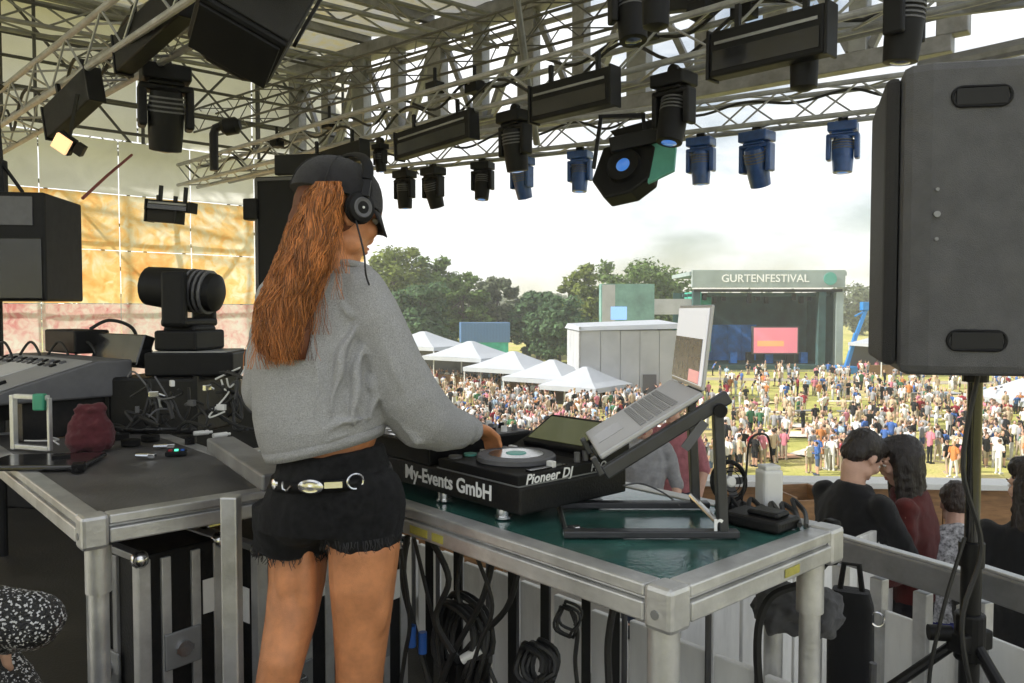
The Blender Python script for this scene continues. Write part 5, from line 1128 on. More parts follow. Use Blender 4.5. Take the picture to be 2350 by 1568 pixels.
for i, X in enumerate((985, 1050, 1175, 1250, 1345, 1412)):
    m = MB(); a = at(X, 1225 + (X - 950) * 0.36, 2.45 - 0.0007 * (X - 900)); b2 = a + Vector((0, 0, -0.55)); m.bar(a, b2, 0.024, 0.010); tag(m.build('strap', RUBBER), 'black strap hanging down the boards, %s from the left' % ('first', 'second', 'third', 'fourth', 'fifth', 'sixth')[i], 'strap', 'black straps on the boards')
Rc = Matrix.Rotation(UANG, 4, 'Z')
coil('big black cable coil hanging under the booth table right of the woman\'s leg', at(1065, 1470, 2.18), 0.105, 6, Rc, 31, 0.009)
coil('narrow black cable coil hanging low under the middle of the booth table', at(1235, 1530, 2.08), 0.055, 5, Rc, 32, 0.008)
coil('small black cable coil hanging high under the booth table', at(1305, 1420, 2.02), 0.035, 3, Rc, 33, 0.004)
m = MB(); m.box((0, 0, 0), (0.10, 0.06, 0.09)); m.box((0, -0.033, 0.0), (0.06, 0.01, 0.05)); tag(m.build('socket_box', BLACK, loc=at(1075, 1545, 2.15), rotz=0.5, bevel=0.01), 'black socket box hanging among the cables under the booth table', 'socket')
m = MB(); m.cyl((0, 0, 0), (0.05, 0.0, 0.03), 0.013, n=10); tag(m.build('white_plug', WHITEP, loc=at(1060, 1515, 2.1), smooth=True), 'white cable plug beside the hanging socket box', 'plug')
for i, (X, Y) in enumerate(((945, 1460), (970, 1475))): m = MB(); m.cyl((0, 0, -0.03), (0, 0, 0.03), 0.012, n=10); tag(m.build('blue_plug', BLUEP, loc=at(X, Y, 2.2), smooth=True), ('upper', 'lower')[i] + ' blue plug on a cable beside the woman\'s leg', 'plug')

# ------------------------------------------------------------------ right: loudspeaker on stand
sp_c = Vector((1.155, 1.98, 0)); FR = R(160)     # heading of the front baffle
spk = thing('speaker_cabinet', 'big dark grey loudspeaker on a black pole at the right edge, seen from the side', 'loudspeaker', (sp_c.x, sp_c.y, 0), FR - R(90))
zb, zt_ = at(2150, 862, 1.8).z, at(2150, 140, 1.8).z
# local: +y = front, x = sideways
m = MB(); m.loft([[(px, py, z) for px, py in ((-0.20, -0.20), (0.20, -0.20), (0.25, 0.14), (0.235, 0.20), (-0.235, 0.20), (-0.25, 0.14))] for z in (zb, zt_)]); m.build('cabinet', SPKR, spk, bevel=0.022)
m = MB(); m.loft([[(px, py, z) for px, py in ((-0.222, 0.202), (0.222, 0.202), (0.20, 0.232), (-0.20, 0.232))] for z in (zb + 0.02, zt_ - 0.02)]); m.build('grille', mat('grille_black', (0.03, 0.03, 0.031), 0.6, bump=0.8, bscale=500), spk, bevel=0.012)
nS = Vector((1, -0.147, 0)).normalized(); tS = Vector((0.147, 1, 0)).normalized()
fl = Matrix(((tS.x, 0, nS.x, 0), (tS.y, 0, nS.y, 0), (0, 1, 0, 0), (0, 0, 0, 1)))   # x along side, y up, z out (mirrored below)
for side in (1, -1):
    for z in (zt_ - 0.085, zb + 0.08):
        c = Vector((0.2377 * side, 0.042, z)); yr = Matrix.Rotation(-0.147 * side, 4, 'Z')
        m = MB(); pts_ = []
        for q in range(20):
            a = 2 * math.pi * q / 20; pts_.append(c + yr @ Vector((0.0, (0.038 if math.cos(a) > 0 else -0.038) + 0.022 * math.cos(a), 0.022 * math.sin(a))))
        m.tube(pts_, 0.0035, n=6, closed=True); h = m.build('handle_rim', BLACK, spk, smooth=True)
        m = MB(); m.box(c, (0.006, 0.105, 0.038), yr); m.build('handle_recess', mat('recess_black', (0.006, 0.006, 0.006), 0.7), h, bevel=0.002)
    for z in (-0.055, 0.0, 0.055):
        c = Vector((0.2490 * side, 0.128, (zb + zt_) / 2 + 0.01 + z)); m = MB(); m.cyl(c, c + Vector((0.008 * side, 0, 0)), 0.007 if z == 0 else 0.004, n=14); m.build('mounting_screw', STEEL, spk, smooth=True)
m = MB(); m.cyl((0, 0, zb - 0.03), (0, 0, zb + 0.01), 0.03, n=16); m.build('pole_socket', BLACKM, spk)
stn = thing('speaker_stand', 'black tripod stand under the big right loudspeaker', 'stand', (sp_c.x, sp_c.y, 0), 0.4)
m = MB(); m.cyl((0, 0, 0.62), (0, 0, zb - 0.031), 0.0175, n=16); m.build('inner_tube', BLACKG, stn, smooth=True)
m = MB(); m.cyl((0, 0, 0.12), (0, 0, 0.78), 0.024, n=16); m.cyl((0, 0, 0.74), (0, 0, 0.80), 0.030, n=16); m.build('outer_tube', BLACKM, stn, smooth=True)
m = MB(); m.cyl((0, 0, 0.50), (0, 0, 0.62), 0.036, n=16); m.box((0.0, 0, 0.55), (0.11, 0.05, 0.05)); m.build('hub', BLACK, stn, bevel=0.006)
for k in range(2): m = MB(); m.cyl((0.04 - 0.08 * k, 0.02, 0.565), (0.085 - 0.17 * k, 0.05, 0.565), 0.020, n=12); m.build('knob', BLACK, stn, smooth=True)
for k in range(3):
    q = 0.35 + k * 2.094; e_ = Vector((math.cos(q), math.sin(q), 0)); m = MB(); m.cyl(e_ * 0.03 + Vector((0, 0, 0.54)), e_ * 0.60 + Vector((0, 0, 0.02)), 0.013, n=10); m.cyl(e_ * 0.02 + Vector((0, 0, 0.14)), e_ * 0.30 + Vector((0, 0, 0.285)), 0.008, n=8); l_ = m.build('leg', BLACKM, stn, smooth=True)
    m = MB(); m.ell(e_ * 0.60 + Vector((0, 0, 0.018)), 0.019, seg=10, rings=6); m.build('rubber_foot', RUBBER, l_, smooth=True)
cable('black cable running down the loudspeaker pole', [Vector((1.14, 1.94, zb)), Vector((1.10, 1.93, 1.0)), Vector((1.15, 1.93, 0.8)), Vector((1.10, 1.92, 0.6)), Vector((1.16, 1.9, 0.3)), Vector((1.2, 1.8, 0.02))], 0.006)
cable('thin black cable swinging out left of the loudspeaker pole', [Vector((1.12, 1.95, 0.82)), Vector((1.06, 1.94, 0.62)), Vector((1.04, 1.95, 0.4)), Vector((1.08, 1.9, 0.1))], 0.005)
# railing with white panels at the right
def rail_seg(label, a, b, zr, posts, panel_z, label2=None):
    a = Vector(a); b = Vector(b); a.z = b.z = 0; t = thing('stage_railing', label, 'railing', a, math.atan2((b - a).y, (b - a).x)); L_ = (b - a).length
    m = MB(); m.box((L_ / 2, 0, zr - 0.045), (L_, 0.05, 0.09)); m.build('top_rail', ALUD, t, bevel=0.008)
    m = MB(); m.box((L_ / 2, 0.0, zr + 0.004), (L_, 0.034, 0.008)); m.build('rail_lip', ALU, t, bevel=0.002)
    for s in posts: m = MB(); m.box((L_ * s, 0.0, (zr - 0.1) / 2 - 0.46), (0.045, 0.04, zr - 0.1 + 0.92)); m.build('post', ALU, t, bevel=0.004)
    n = len(posts) - 1
    for k in range(n): m = MB(); w = L_ * (posts[k + 1] - posts[k]) - 0.055; m.box((L_ * (posts[k] + posts[k + 1]) / 2, 0, (panel_z - 0.93) / 2), (w, 0.015, panel_z + 0.93)); m.build('infill_panel', PLK, t, bevel=0.003)
    return t
rail_seg('grey railing with white panels beside the booth table, in front of the couple', onz(1918, 1228, 0.60), onz(2232, 1318, 0.60), 0.60, (0.05, 0.36, 0.68, 0.97), 0.40)
rail_seg('grey railing continuing past the loudspeaker pole to the right edge', onz(2252, 1302, 0.60) , onz(2560, 1400, 0.60), 0.60, (0.02, 0.5, 0.98), 0.40)
# black bag on the rail and clamp
t = thing('black_bag', 'tall black fabric bag hanging on the railing right of the booth table', 'bag', at(1950, 1560, 2.28), R(-25))
m = MB(); m.loft([ring((0, 0, z), a, b_, 20, 0, None, 4) for z, a, b_ in ((-0.25, 0.055, 0.04), (-0.1, 0.062, 0.05), (0.10, 0.064, 0.05), (0.22, 0.062, 0.045), (0.265, 0.05, 0.03))]); m.build('body', fabric('bag_cloth', (0.012, 0.012, 0.013)), t, smooth=True)
m = MB(); m.tube([(-0.03, 0, 0.26), (-0.02, 0, 0.34), (0.02, 0, 0.34), (0.03, 0, 0.26)], 0.008, n=6); m.build('strap', RUBBER, t, smooth=True)
m = MB(); m.tube([(0.07 + 0.018 * math.cos(q), -0.03, 0.20 + 0.02 * math.sin(q)) for q in [k * math.pi / 8 for k in range(16)]], 0.003, n=6, closed=True); m.build('carabiner', CHROME, t, smooth=True)
t = thing('rail_clamp', 'black clamp fixed between the booth table and the railing', 'clamp', at(1893, 1262, 1.95), 0.3)
m = MB(); m.box((0, 0, 0), (0.05, 0.05, 0.07)); m.box((0.02, 0, 0.05), (0.03, 0.04, 0.05)); m.build('body', BLACK, t, bevel=0.008); m = MB(); m.cyl((-0.03, 0, 0), (-0.06, 0, -0.01), 0.016, n=12); m.build('knob', BLACK, t, smooth=True)
cable('thick black cable curving from the clamp down behind the table end', [at(1895, 1290, 1.95), at(1850, 1335, 1.95), at(1775, 1365, 1.95), at(1745, 1420, 1.95), at(1738, 1500, 1.95), at(1745, 1600, 1.95)], 0.011)
m = MB(); m.loft([ring((0, 0, z), a, b_, 16, 0, None, 3) for z, a, b_ in ((0, 0.09, 0.05), (0.05, 0.12, 0.06), (0.10, 0.10, 0.04), (0.12, 0.05, 0.02))]); o = m.build('folded_bag', fabric('grey_bag', (0.08, 0.08, 0.085)), smooth=True, sharp=0, loc=at(1830, 1445, 2.05), rotz=-0.4); remesh(o, 0.007, 3, 0.045, 0.04); tag(o, 'crumpled dark grey bag hanging behind the booth table end', 'bag')
for i, X in enumerate((1775, 1865)):
    p = at(X, 1420, 2.2); m = MB(); m.cyl((p.x, p.y, -0.93), (p.x, p.y, 0.55), 0.026, n=14); tag(m.build('support_pole', ALU, smooth=True), ('left', 'right')[i] + ' grey support pole standing behind the end of the booth table', 'pole')
# terrace parapet and wooden crate behind the couple
par = thing('parapet', 'wooden parapet with pale counter top along the edge of the terrace', 'wall', (1.9, 6.9, -0.93), R(-4)); 
for k in range(6): m = MB(); m.box((-2.6 + 1.25 * k, 0, 0.40), (1.24, 0.12, 0.80)); m.build('wall_panel', WOOD, par)
m = MB(); m.box((0.5, 0, 0.83), (7.6, 0.28, 0.05)); m.build('counter_top', mat('parapet_white', (0.68, 0.68, 0.66), 0.6, var=0.06), par, bevel=0.006)
p = at(1840, 1195, 5.6); t = thing('wooden_crate', 'brown wooden crate standing left of the man in black', 'crate', (p.x, p.y, -0.93), 0.2)
for k in range(6): m = MB(); m.box((0, -0.2, 0.12 + 0.165 * k), (0.34, 0.02, 0.15)); m.build('slat', WOOD, t, bevel=0.004)
for s in (-1, 1): m = MB(); m.box((0.16 * s, 0, 0.52), (0.02, 0.38, 1.04)); m.build('side_panel', WOOD, t); 
m = MB(); m.box((0, 0.19, 0.52), (0.34, 0.02, 1.04)); m.build('back_panel', WOOD, t); m = MB(); m.box((0, 0, 0.03), (0.30, 0.36, 0.03)); m.build('bottom_panel', WOOD, t)
# small bits of kit scattered over the side table
rr = random.Random(77)
bits = (('white_connector', WHITEP, 'small white connector', 'connector'), ('tape_roll', RUBBER, 'black roll of tape', 'tape'), ('silver_adapter', CHROME, 'small silver adapter', 'adapter'), ('black_adapter', BLACK, 'small black adapter block', 'adapter'))
spots = ((318, 985), (345, 1012), (388, 992), (438, 1018), (462, 1000), (300, 1022), (372, 1030), (140, 1062), (505, 1005), (275, 1008), (330, 1052), (180, 1082))
near_ = ('beside the red pouch', 'left before the flight box', 'close against the flight box', 'near the foot of the cable coil', 'under the cable coil', 'just right of the red pouch', 'by the coloured buttons box', 'on the black tray edge', 'at the end of the guard rail', 'behind the red pouch', 'in the open middle', 'nearest the table corner')
for i, (X, Y) in enumerate(spots):
    nm, mt_, lb, ct = bits[i % 4]; p = lt(X, Y); m = MB()
    if nm == 'tape_roll': m.lathe([(0.018, 0.0), (0.034, 0.0), (0.034, 0.022), (0.018, 0.022)], 20)
    elif nm == 'white_connector': m.cyl((-0.03, 0, 0.011), (0.03, 0, 0.011), 0.010, n=10); m.cyl((0.03, 0, 0.011), (0.045, 0, 0.011), 0.006, n=8)
    elif nm == 'silver_adapter': m.cyl((-0.02, 0, 0.009), (0.03, 0, 0.009), 0.009, 0.007, n=10); m.box((-0.03, 0, 0.009), (0.025, 0.016, 0.016))
    else: m.box((0, 0, 0.013), (0.055, 0.035, 0.026)); m.cyl((0.027, 0, 0.012), (0.05, 0, 0.012), 0.005, n=8)
    tag(m.build(nm, mt_, loc=p, rotz=rr.uniform(0, 6), smooth=True, bevel=0.002), lb + ' lying ' + near_[i] + ' on the side table', ct)
for k in range(9):
    a = lt(rr.uniform(130, 330), rr.uniform(985, 1030)); pts_ = [a + Vector((0, 0, 0.012))]
    for j in range(4): pts_.append(pts_[-1] + Vector((rr.uniform(-0.10, 0.13), rr.uniform(-0.06, 0.06), 0)))
    for v_ in pts_[1:-1]: v_.z = TZ + 0.008 + rr.random() * 0.05
    cable('loose thin cable lying under the lighting desk on the side table', pts_, rr.uniform(0.002, 0.005), mt=WIRE if k % 4 == 0 else None, group='loose cables under the lighting desk') if k % 4 else cable('pale thin cable under the lighting desk, %s' % ('nearest the pale frame', 'beside the adapter', 'close to the flight box')[k // 4], pts_, 0.003, mt=WIRE)

rr = random.Random(91)
for k in range(26):
    X, Y = rr.uniform(270, 540), rr.uniform(845, 965); pts_ = [at(X, Y, 2.98)]
    for j in range(4): X += rr.uniform(-45, 45); Y += rr.uniform(-25, 60); pts_.append(at(X, min(Y, 985), 2.98 - 0.02 * j))
    if k % 6: cable('black cable in the nest hanging over the flight box below the moving head', pts_, rr.uniform(0.003, 0.008), group='cable nest over the flight box')
    else: cable('pale grey cable in the nest over the flight box, %s' % ('lowest', 'looping left', 'in the middle', 'thinnest', 'looping right')[k // 6], pts_, 0.0035, mt=WIRE if k % 12 else GREY)
for k, (X, Y) in enumerate(((352, 905), (395, 880), (440, 925), (475, 890), (508, 935), (315, 940))):
    m = MB(); m.box((0, 0, 0), (0.035, 0.015, 0.022)); m.cyl((0.017, 0, 0), (0.04, 0, -0.01), 0.006, n=8); tag(m.build('cable_plug', (CHROME, WHITEP, GREY)[k % 3], loc=at(X, Y, 2.95), rotz=rr.uniform(0, 3), bevel=0.003), ('silver', 'white', 'grey')[k % 3] + ' plug hanging in the cable nest, ' + ('left of centre', 'below the moving head', 'low in the middle', 'upper right', 'far right', 'far left')[k], 'plug')

# bits of yellow tape on the table frame
YTAPE = mat('yellow_tape', (0.42, 0.38, 0.08), 0.6, var=0.2, scale=40, dirt=0.5)
for k, (u_, lab) in enumerate(((-0.78, 'yellow tape strip on the near edge of the booth table, below the lettering'), (-0.70, 'shorter yellow tape strip next to the longer one on the near table edge'))):
    m = MB(); m.box((0, 0, 0), (0.075 - 0.03 * k, 0.0016, 0.020)); tag(m.build('tape_strip', YTAPE, loc=uv(u_, -0.0035, TZ - 0.052), rotz=UANG), lab, 'tape')
m = MB(); m.box((0, 0, 0), (0.0016, 0.06, 0.018)); tag(m.build('tape_strip', YTAPE, loc=uv(0.0035, 0.42, TZ - 0.052), rotz=UANG), 'yellow tape strip on the right end of the booth table', 'tape')

# ------------------------------------------------------------------ people near the booth
def hand(m, wrist, direction, palm_n, s=1.0, curl=0.6, thumb_side=1, mi=0):
    """palm and five fingers added to builder m"""
    d = Vector(direction).normalized(); n = Vector(palm_n); n = (n - d * n.dot(d)).normalized(); sd = d.cross(n) * thumb_side
    w = Vector(wrist); B = Matrix((sd, d, n)).transposed().to_4x4()
    m.ell(w + d * 0.045 * s, (0.040 * s, 0.052 * s, 0.016 * s), B, seg=12, rings=8, mi=mi)
    for k, (off, L_) in enumerate(((0.028, 0.070), (0.010, 0.078), (-0.009, 0.072), (-0.027, 0.056))):
        p0 = w + d * 0.075 * s + sd * off * s; c1 = curl * 0.5; c2 = curl * 1.3
        d1 = (d * math.cos(c1) + n * math.sin(c1) + sd * off * 1.5).normalized(); p1 = p0 + d1 * L_ * 0.52 * s
        d2 = (d * math.cos(c2) + n * math.sin(c2) + sd * off * 1.5).normalized(); p2 = p1 + d2 * L_ * 0.5 * s
        m.caps(p0 - d * 0.015 * s, p1, 0.0095 * s, 0.0085 * s, 8, mi); m.caps(p1, p2, 0.0085 * s, 0.007 * s, 8, mi)
    p0 = w + d * 0.02 * s + sd * 0.030 * s; p1 = p0 + (d * 0.7 + sd * 0.7 + n * 0.3).normalized() * 0.038 * s; p2 = p1 + (d * 0.9 + sd * 0.25 + n * 0.5).normalized() * 0.032 * s
    m.caps(p0, p1, 0.0125 * s, 0.0105 * s, 8, mi); m.caps(p1, p2, 0.0105 * s, 0.008 * s, 8, mi)

def head_shapes(m, Mh, s=1.0):
    """Mh: head frame, x right, y forward, z up, origin at head centre"""
    E = lambda c, r: m.ell(Mh @ Vector(c), r if isinstance(r, (int, float)) else r, Mh.to_3x3().to_4x4(), seg=16, rings=11)
    E((0, -0.010 * s, 0.030 * s), (0.074 * s, 0.092 * s, 0.085 * s)); E((0, 0.022 * s, -0.025 * s), (0.062 * s, 0.068 * s, 0.082 * s)); E((0, 0.050 * s, -0.082 * s), (0.034 * s, 0.034 * s, 0.028 * s))
    E((0, 0.090 * s, -0.022 * s), (0.013 * s, 0.019 * s, 0.020 * s)); m.caps(Mh @ Vector((0, 0.083 * s, 0.022 * s)), Mh @ Vector((0, 0.098 * s, -0.018 * s)), 0.008 * s, 0.012 * s, 8)
    for k in (-1, 1):
        E((k * 0.034 * s, 0.070 * s, -0.015 * s), (0.026 * s, 0.020 * s, 0.022 * s)); E((k * 0.031 * s, 0.076 * s, 0.030 * s), (0.028 * s, 0.012 * s, 0.010 * s)); E((k * 0.048 * s, 0.020 * s, -0.060 * s), (0.020 * s, 0.034 * s, 0.026 * s)); E((k * 0.075 * s, -0.008 * s, -0.008 * s), (0.009 * s, 0.018 * s, 0.030 * s))
    E((0, 0.084 * s, -0.056 * s), (0.024 * s, 0.012 * s, 0.013 * s))
LIP = mat('lips', (0.42, 0.15, 0.12), 0.4); EYEW = mat('eye_white', (0.75, 0.73, 0.70), 0.2); EYED = mat('eye_dark', (0.03, 0.02, 0.015), 0.15); BROW = mat('eyebrow', (0.09, 0.035, 0.015), 0.8)
def face_details(Mh, parent, s=1.0, brow=None):
    R4 = Mh.to_3x3().to_4x4()
    for k in (-1, 1):
        m = MB(); m.ell(Mh @ Vector((k * 0.031 * s, 0.080 * s, 0.012 * s)), (0.0125 * s, 0.009 * s, 0.0075 * s), R4, 10, 7); e_ = m.build('eye', EYEW, parent, smooth=True)
        m = MB(); m.ell(Mh @ Vector((k * 0.031 * s, 0.0868 * s, 0.011 * s)), (0.0055 * s, 0.003 * s, 0.0055 * s), R4, 8, 6); m.build('iris', EYED, e_, smooth=True)
        m = MB(); m.tube([Mh @ Vector((k * x * s, y * s, z * s)) for x, y, z in ((0.014, 0.094, 0.032), (0.032, 0.090, 0.038), (0.050, 0.075, 0.033))], [0.003 * s, 0.0035 * s, 0.002 * s], n=5); m.build('eyebrow', brow or BROW, parent, smooth=True)
    m = MB(); m.ell(Mh @ Vector((0, 0.0895 * s, -0.051 * s)), (0.021 * s, 0.007 * s, 0.0055 * s), R4, 12, 7); m.ell(Mh @ Vector((0, 0.0885 * s, -0.060 * s)), (0.019 * s, 0.0075 * s, 0.0065 * s), R4, 12, 7); m.build('lips', LIP, parent, smooth=True)

# ================================================================== the woman at the booth
DW = 1.93; PXM = DW / FPX
def W(X, Y, dd=0.0): return at(X, Y, DW + dd)
woman = thing('person', 'woman with long auburn hair, grey cropped sweatshirt and frayed black shorts at the booth', 'person', (W(740, 1500).x, DW, 0))
OW = Vector(woman.location)
def Wl(X, Y, dd=0.0): return W(X, Y, dd) - OW
hf = Vector((math.cos(R(43)), math.sin(R(43)), -0.30)).normalized(); hr_ = hf.cross(Vector((0, 0, 1))).normalized(); hu = hr_.cross(hf)
Mh = Matrix((hr_, hf, hu)).transposed().to_4x4(); Mh.translation = Wl(774, 494)
body = MB(); head_shapes(body, Mh, 1.05)
neckb = Wl(770, 645, -0.0); body.caps(Mh @ Vector((0, -0.02, -0.06)), neckb, 0.052, 0.058, 14)
# torso core and legs
body.caps(Wl(750, 700), Wl(755, 900), 0.080, 0.085, 16); body.caps(Wl(758, 880), Wl(760, 1080), 0.088, 0.098, 16)
body.ell(Wl(765, 985, 0.0), (0.110, 0.085, 0.10))
rl = [(832, 1150, -0.015, 0.076), (834, 1215, -0.03, 0.080), (836, 1250, -0.03, 0.087), (832, 1330, -0.03, 0.081), (830, 1430, -0.02, 0.070), (826, 1530, -0.01, 0.060), (824, 1580, 0.0, 0.058), (822, 1680, 0.03, 0.060), (822, 1780, 0.03, 0.052), (824, 1900, 0.03, 0.037), (826, 1985, 0.02, 0.040)]
ll = [(690, 1160, 0.05, 0.072), (686, 1262, 0.045, 0.075), (682, 1330, 0.03, 0.070), (668, 1420, 0.0, 0.063), (648, 1510, -0.03, 0.055), (636, 1570, -0.03, 0.052), (622, 1660, 0.0, 0.055), (612, 1770, 0.03, 0.048), (608, 1890, 0.05, 0.035), (606, 1985, 0.05, 0.038)]
for L_ in (rl, ll):
    for a, b2 in zip(L_, L_[1:]): body.caps(Wl(a[0], a[1], a[2]), Wl(b2[0], b2[1], b2[2]), a[3], b2[3], 16)
body.ell(Wl(862, 1330, -0.055), (0.040, 0.038, 0.15)); body.ell(Wl(806, 1340, -0.055), (0.036, 0.036, 0.15)); body.ell(Wl(664, 1345, -0.015), (0.034, 0.034, 0.13)); body.ell(Wl(700, 1345, -0.015), (0.032, 0.034, 0.13)); body.ell(Wl(836, 1665, -0.005), (0.034, 0.040, 0.09)); body.ell(Wl(808, 1670, -0.005), (0.034, 0.040, 0.09)); body.ell(Wl(634, 1650, -0.03), (0.032, 0.038, 0.085)); body.ell(Wl(610, 1655, -0.03), (0.032, 0.038, 0.085))
# right arm under the sleeve, hand on the mixer
sh, el, wr = Wl(828, 675, -0.02), Wl(955, 935, 0.02), Wl(1078, 985, 0.16)
body.caps(sh + Vector((0, 0.02, -0.03)), el, 0.040, 0.040, 12); body.caps(el, wr, 0.042, 0.030, 12)
hand(body, Wl(1076, 978, 0.155), Wl(1122, 992, 0.215) - Wl(1070, 975, 0.15), (0.25, 0.1, -0.9), 0.92, 0.85, 1)
# left arm forward, hidden by the body
shl, ell_, wrl = Wl(645, 690, 0.06), Wl(625, 900, 0.14), Wl(745, 985, 0.33)
body.caps(shl + Vector((0, 0, -0.03)), ell_, 0.040, 0.040, 12); body.caps(ell_, wrl, 0.042, 0.030, 12); hand(body, wrl, (0.7, 0.7, -0.05), (0, 0, -1), 0.92, 0.5, -1)
bo = body.build('body', SKIN, woman, smooth=True, sharp=0); remesh(bo, 0.0055, 5)
face_details(Mh, woman, 1.05)
# sweatshirt
sw = MB(); rows = []; SWR = []
for Y, l, r, hd, dd, tl in ((604, 762, 842, 0.045, 0.0, 0.0), (622, 735, 856, 0.062, 0.0, 0.05), (645, 690, 868, 0.085, 0.01, 0.05), (690, 628, 884, 0.110, 0.02, 0.03), (760, 596, 886, 0.130, 0.02, 0.0), (840, 582, 882, 0.138, 0.01, 0.0), (920, 580, 884, 0.142, 0.0, 0.06), (975, 588, 886, 0.144, 0.0, 0.12), (997, 598, 884, 0.140, 0.0, 0.20), (1012, 610, 880, 0.134, 0.0, 0.26)):
    c = Wl((l + r) / 2, Y, dd); rows.append(ring(c, (r - l) / 2 * PXM, hd, 28, 0, (tl, 0))); SWR.append((Y, l, r, hd, dd))
sw.loft(list(reversed(rows)))
def chain(mb, L_, n=16):
    for a, b2 in zip(L_, L_[1:]): mb.caps(a[0], b2[0], a[1], b2[1], n)
chain(sw, [(Wl(826, 668, -0.02), 0.064), (Wl(862, 740, -0.03), 0.066), (Wl(898, 825, -0.02), 0.072), (Wl(930, 905, 0.0), 0.082), (Wl(968, 955, 0.03), 0.080), (Wl(1012, 978, 0.08), 0.066), (Wl(1050, 985, 0.12), 0.052), (Wl(1068, 985, 0.145), 0.040), (Wl(1080, 986, 0.158), 0.036)])
chain(sw, [(Wl(650, 685, 0.05), 0.064), (Wl(636, 780, 0.09), 0.072), (Wl(626, 890, 0.13), 0.078), (Wl(660, 945, 0.2), 0.066), (Wl(715, 975, 0.29), 0.045)])
# long soft folds along sleeve and back, merged into the cloth
def back(X, Y, inset=0.003):
    rs_ = SWR; k_ = max(i for i in range(len(rs_) - 1) if rs_[i][0] <= max(Y, rs_[0][0])) if Y < rs_[-1][0] else len(rs_) - 2
    a_, b_ = rs_[k_], rs_[k_ + 1]; t_ = min(1, max(0, (Y - a_[0]) / (b_[0] - a_[0]))); l_, r_, h_, d_ = [a_[i] * (1 - t_) + b_[i] * t_ for i in (1, 2, 3, 4)]
    x_ = (X - (l_ + r_) / 2) / ((r_ - l_) / 2); return Wl(X, Y, d_ - h_ * math.sqrt(max(0.02, 1 - x_ * x_)) + inset)
for P_, r_ in ((((822, 730), (790, 800), (770, 880), (760, 960)), 0.011), (((838, 760), (822, 840), (812, 920), (815, 985)), 0.012), (((700, 700), (720, 790), (730, 880), (725, 960)), 0.008), (((650, 860), (668, 920), (672, 1000)), 0.010), (((610, 850), (622, 920), (640, 985)), 0.011), (((850, 830), (858, 900), (852, 970)), 0.010), (((740, 990), (790, 968), (850, 960)), 0.008), (((620, 985), (690, 1000), (760, 992)), 0.009), (((770, 680), (800, 720), (835, 740)), 0.008), (((640, 1005), (720, 1015), (800, 1000)), 0.007), (((600, 760), (612, 830), (606, 900)), 0.009)):
    n_ = 10; Q = []
    for i in range(n_ + 1):
        f_ = i / n_ * (len(P_) - 1); k_ = min(int(f_), len(P_) - 2); u_ = f_ - k_; Q.append(back(P_[k_][0] * (1 - u_) + P_[k_ + 1][0] * u_ + 4 * math.sin(i * 1.3), P_[k_][1] * (1 - u_) + P_[k_ + 1][1] * u_))
    sw.tube(Q, [max(0.002, r_ * math.sin(math.pi * (0.06 + 0.88 * i / n_))) for i in range(n_ + 1)], n=10)
for pts, r in ((((845, 690, -0.075), (872, 770, -0.085), (905, 850, -0.085), (935, 920, -0.07), (955, 985, -0.045)), [0.004, 0.010, 0.012, 0.010, 0.004]), (((905, 955, -0.06), (955, 1012, -0.03), (1030, 1014, 0.03)), [0.004, 0.013, 0.005]), (((935, 880, -0.065), (980, 935, -0.035), (1020, 955, 0.02)), [0.004, 0.010, 0.004]), (((880, 720, -0.06), (915, 800, -0.06), (945, 870, -0.055)), [0.003, 0.008, 0.003]), (((960, 900, -0.02), (1000, 930, 0.02), (1040, 955, 0.08)), [0.003, 0.009, 0.004])):
    sw.tube([Wl(*p) for p in pts], r, n=10)
so = sw.build('sweatshirt', SWEAT, woman, smooth=True, sharp=0); remesh(so, 0.0052, 7, 0.010, 0.10)
m = MB(); rows = []
for Y, l, r, hd in ((1003, 610, 882, 0.133), (1026, 618, 876, 0.127)):
    rows.append(ring(Wl((l + r) / 2, Y), (r - l) / 2 * PXM, hd, 40, 0, (0.24, 0)))
m.loft(rows, cap=False); hb = m.build('hem_band', SWEAT, woman, smooth=True); k_ = hb.modifiers.new('solid', 'SOLIDIFY'); k_.thickness = 0.006
m = MB(); m.tube([Wl(800 + 48 * math.cos(q), 616 + 12 * math.sin(q) + 6 * math.cos(q), 0.050 * math.sin(q)) for q in [k * math.pi / 12 for k in range(24)]], 0.009, n=8, closed=True); m.build('collar', SWEAT, woman, smooth=True)
m = MB()
for k in range(3): m.tube([Wl(1074 + 5 * k, 986, 0.150 + 0.006 * k) + Vector((0.006 * math.cos(q), 0.030 * math.cos(q), 0.034 * math.sin(q))) for q in [i * math.pi / 12 for i in range(24)]], 0.0055, n=6, closed=True)
m.build('cuff', SWEAT, woman, smooth=True)
# shorts
sho = MB(); rows = []
for Y, l, r, hd, tl in ((1032, 640, 880, 0.120, 0.10), (1066, 634, 888, 0.128, 0.10), (1110, 615, 900, 0.135, 0.05), (1165, 598, 912, 0.142, 0.0), (1205, 592, 914, 0.138, 0.0)):
    rows.append(ring(Wl((l + r) / 2, Y, 0.0), (r - l) / 2 * PXM, hd, 28, 0, (tl, 0)))
sho.loft(list(reversed(rows)))
chain(sho, [(Wl(836, 1150, -0.025), 0.100), (Wl(834, 1206, -0.03), 0.096)], 18)
so_ = MB()
sho.loft([ring(Wl(831, 1228, -0.03), 0.093, 0.096, 24, 0, (0.05, 0)), ring(Wl(833, 1150, -0.02), 0.098, 0.105, 24)])
sho.loft([ring(Wl(668, 1262, 0.035), 0.088, 0.092, 24, 0, (-0.08, 0)), ring(Wl(672, 1150, 0.03), 0.098, 0.105, 24)])
sho.ell(Wl(818, 1150, -0.05), (0.088, 0.088, 0.095)); sho.ell(Wl(690, 1165, -0.03), (0.088, 0.088, 0.095))
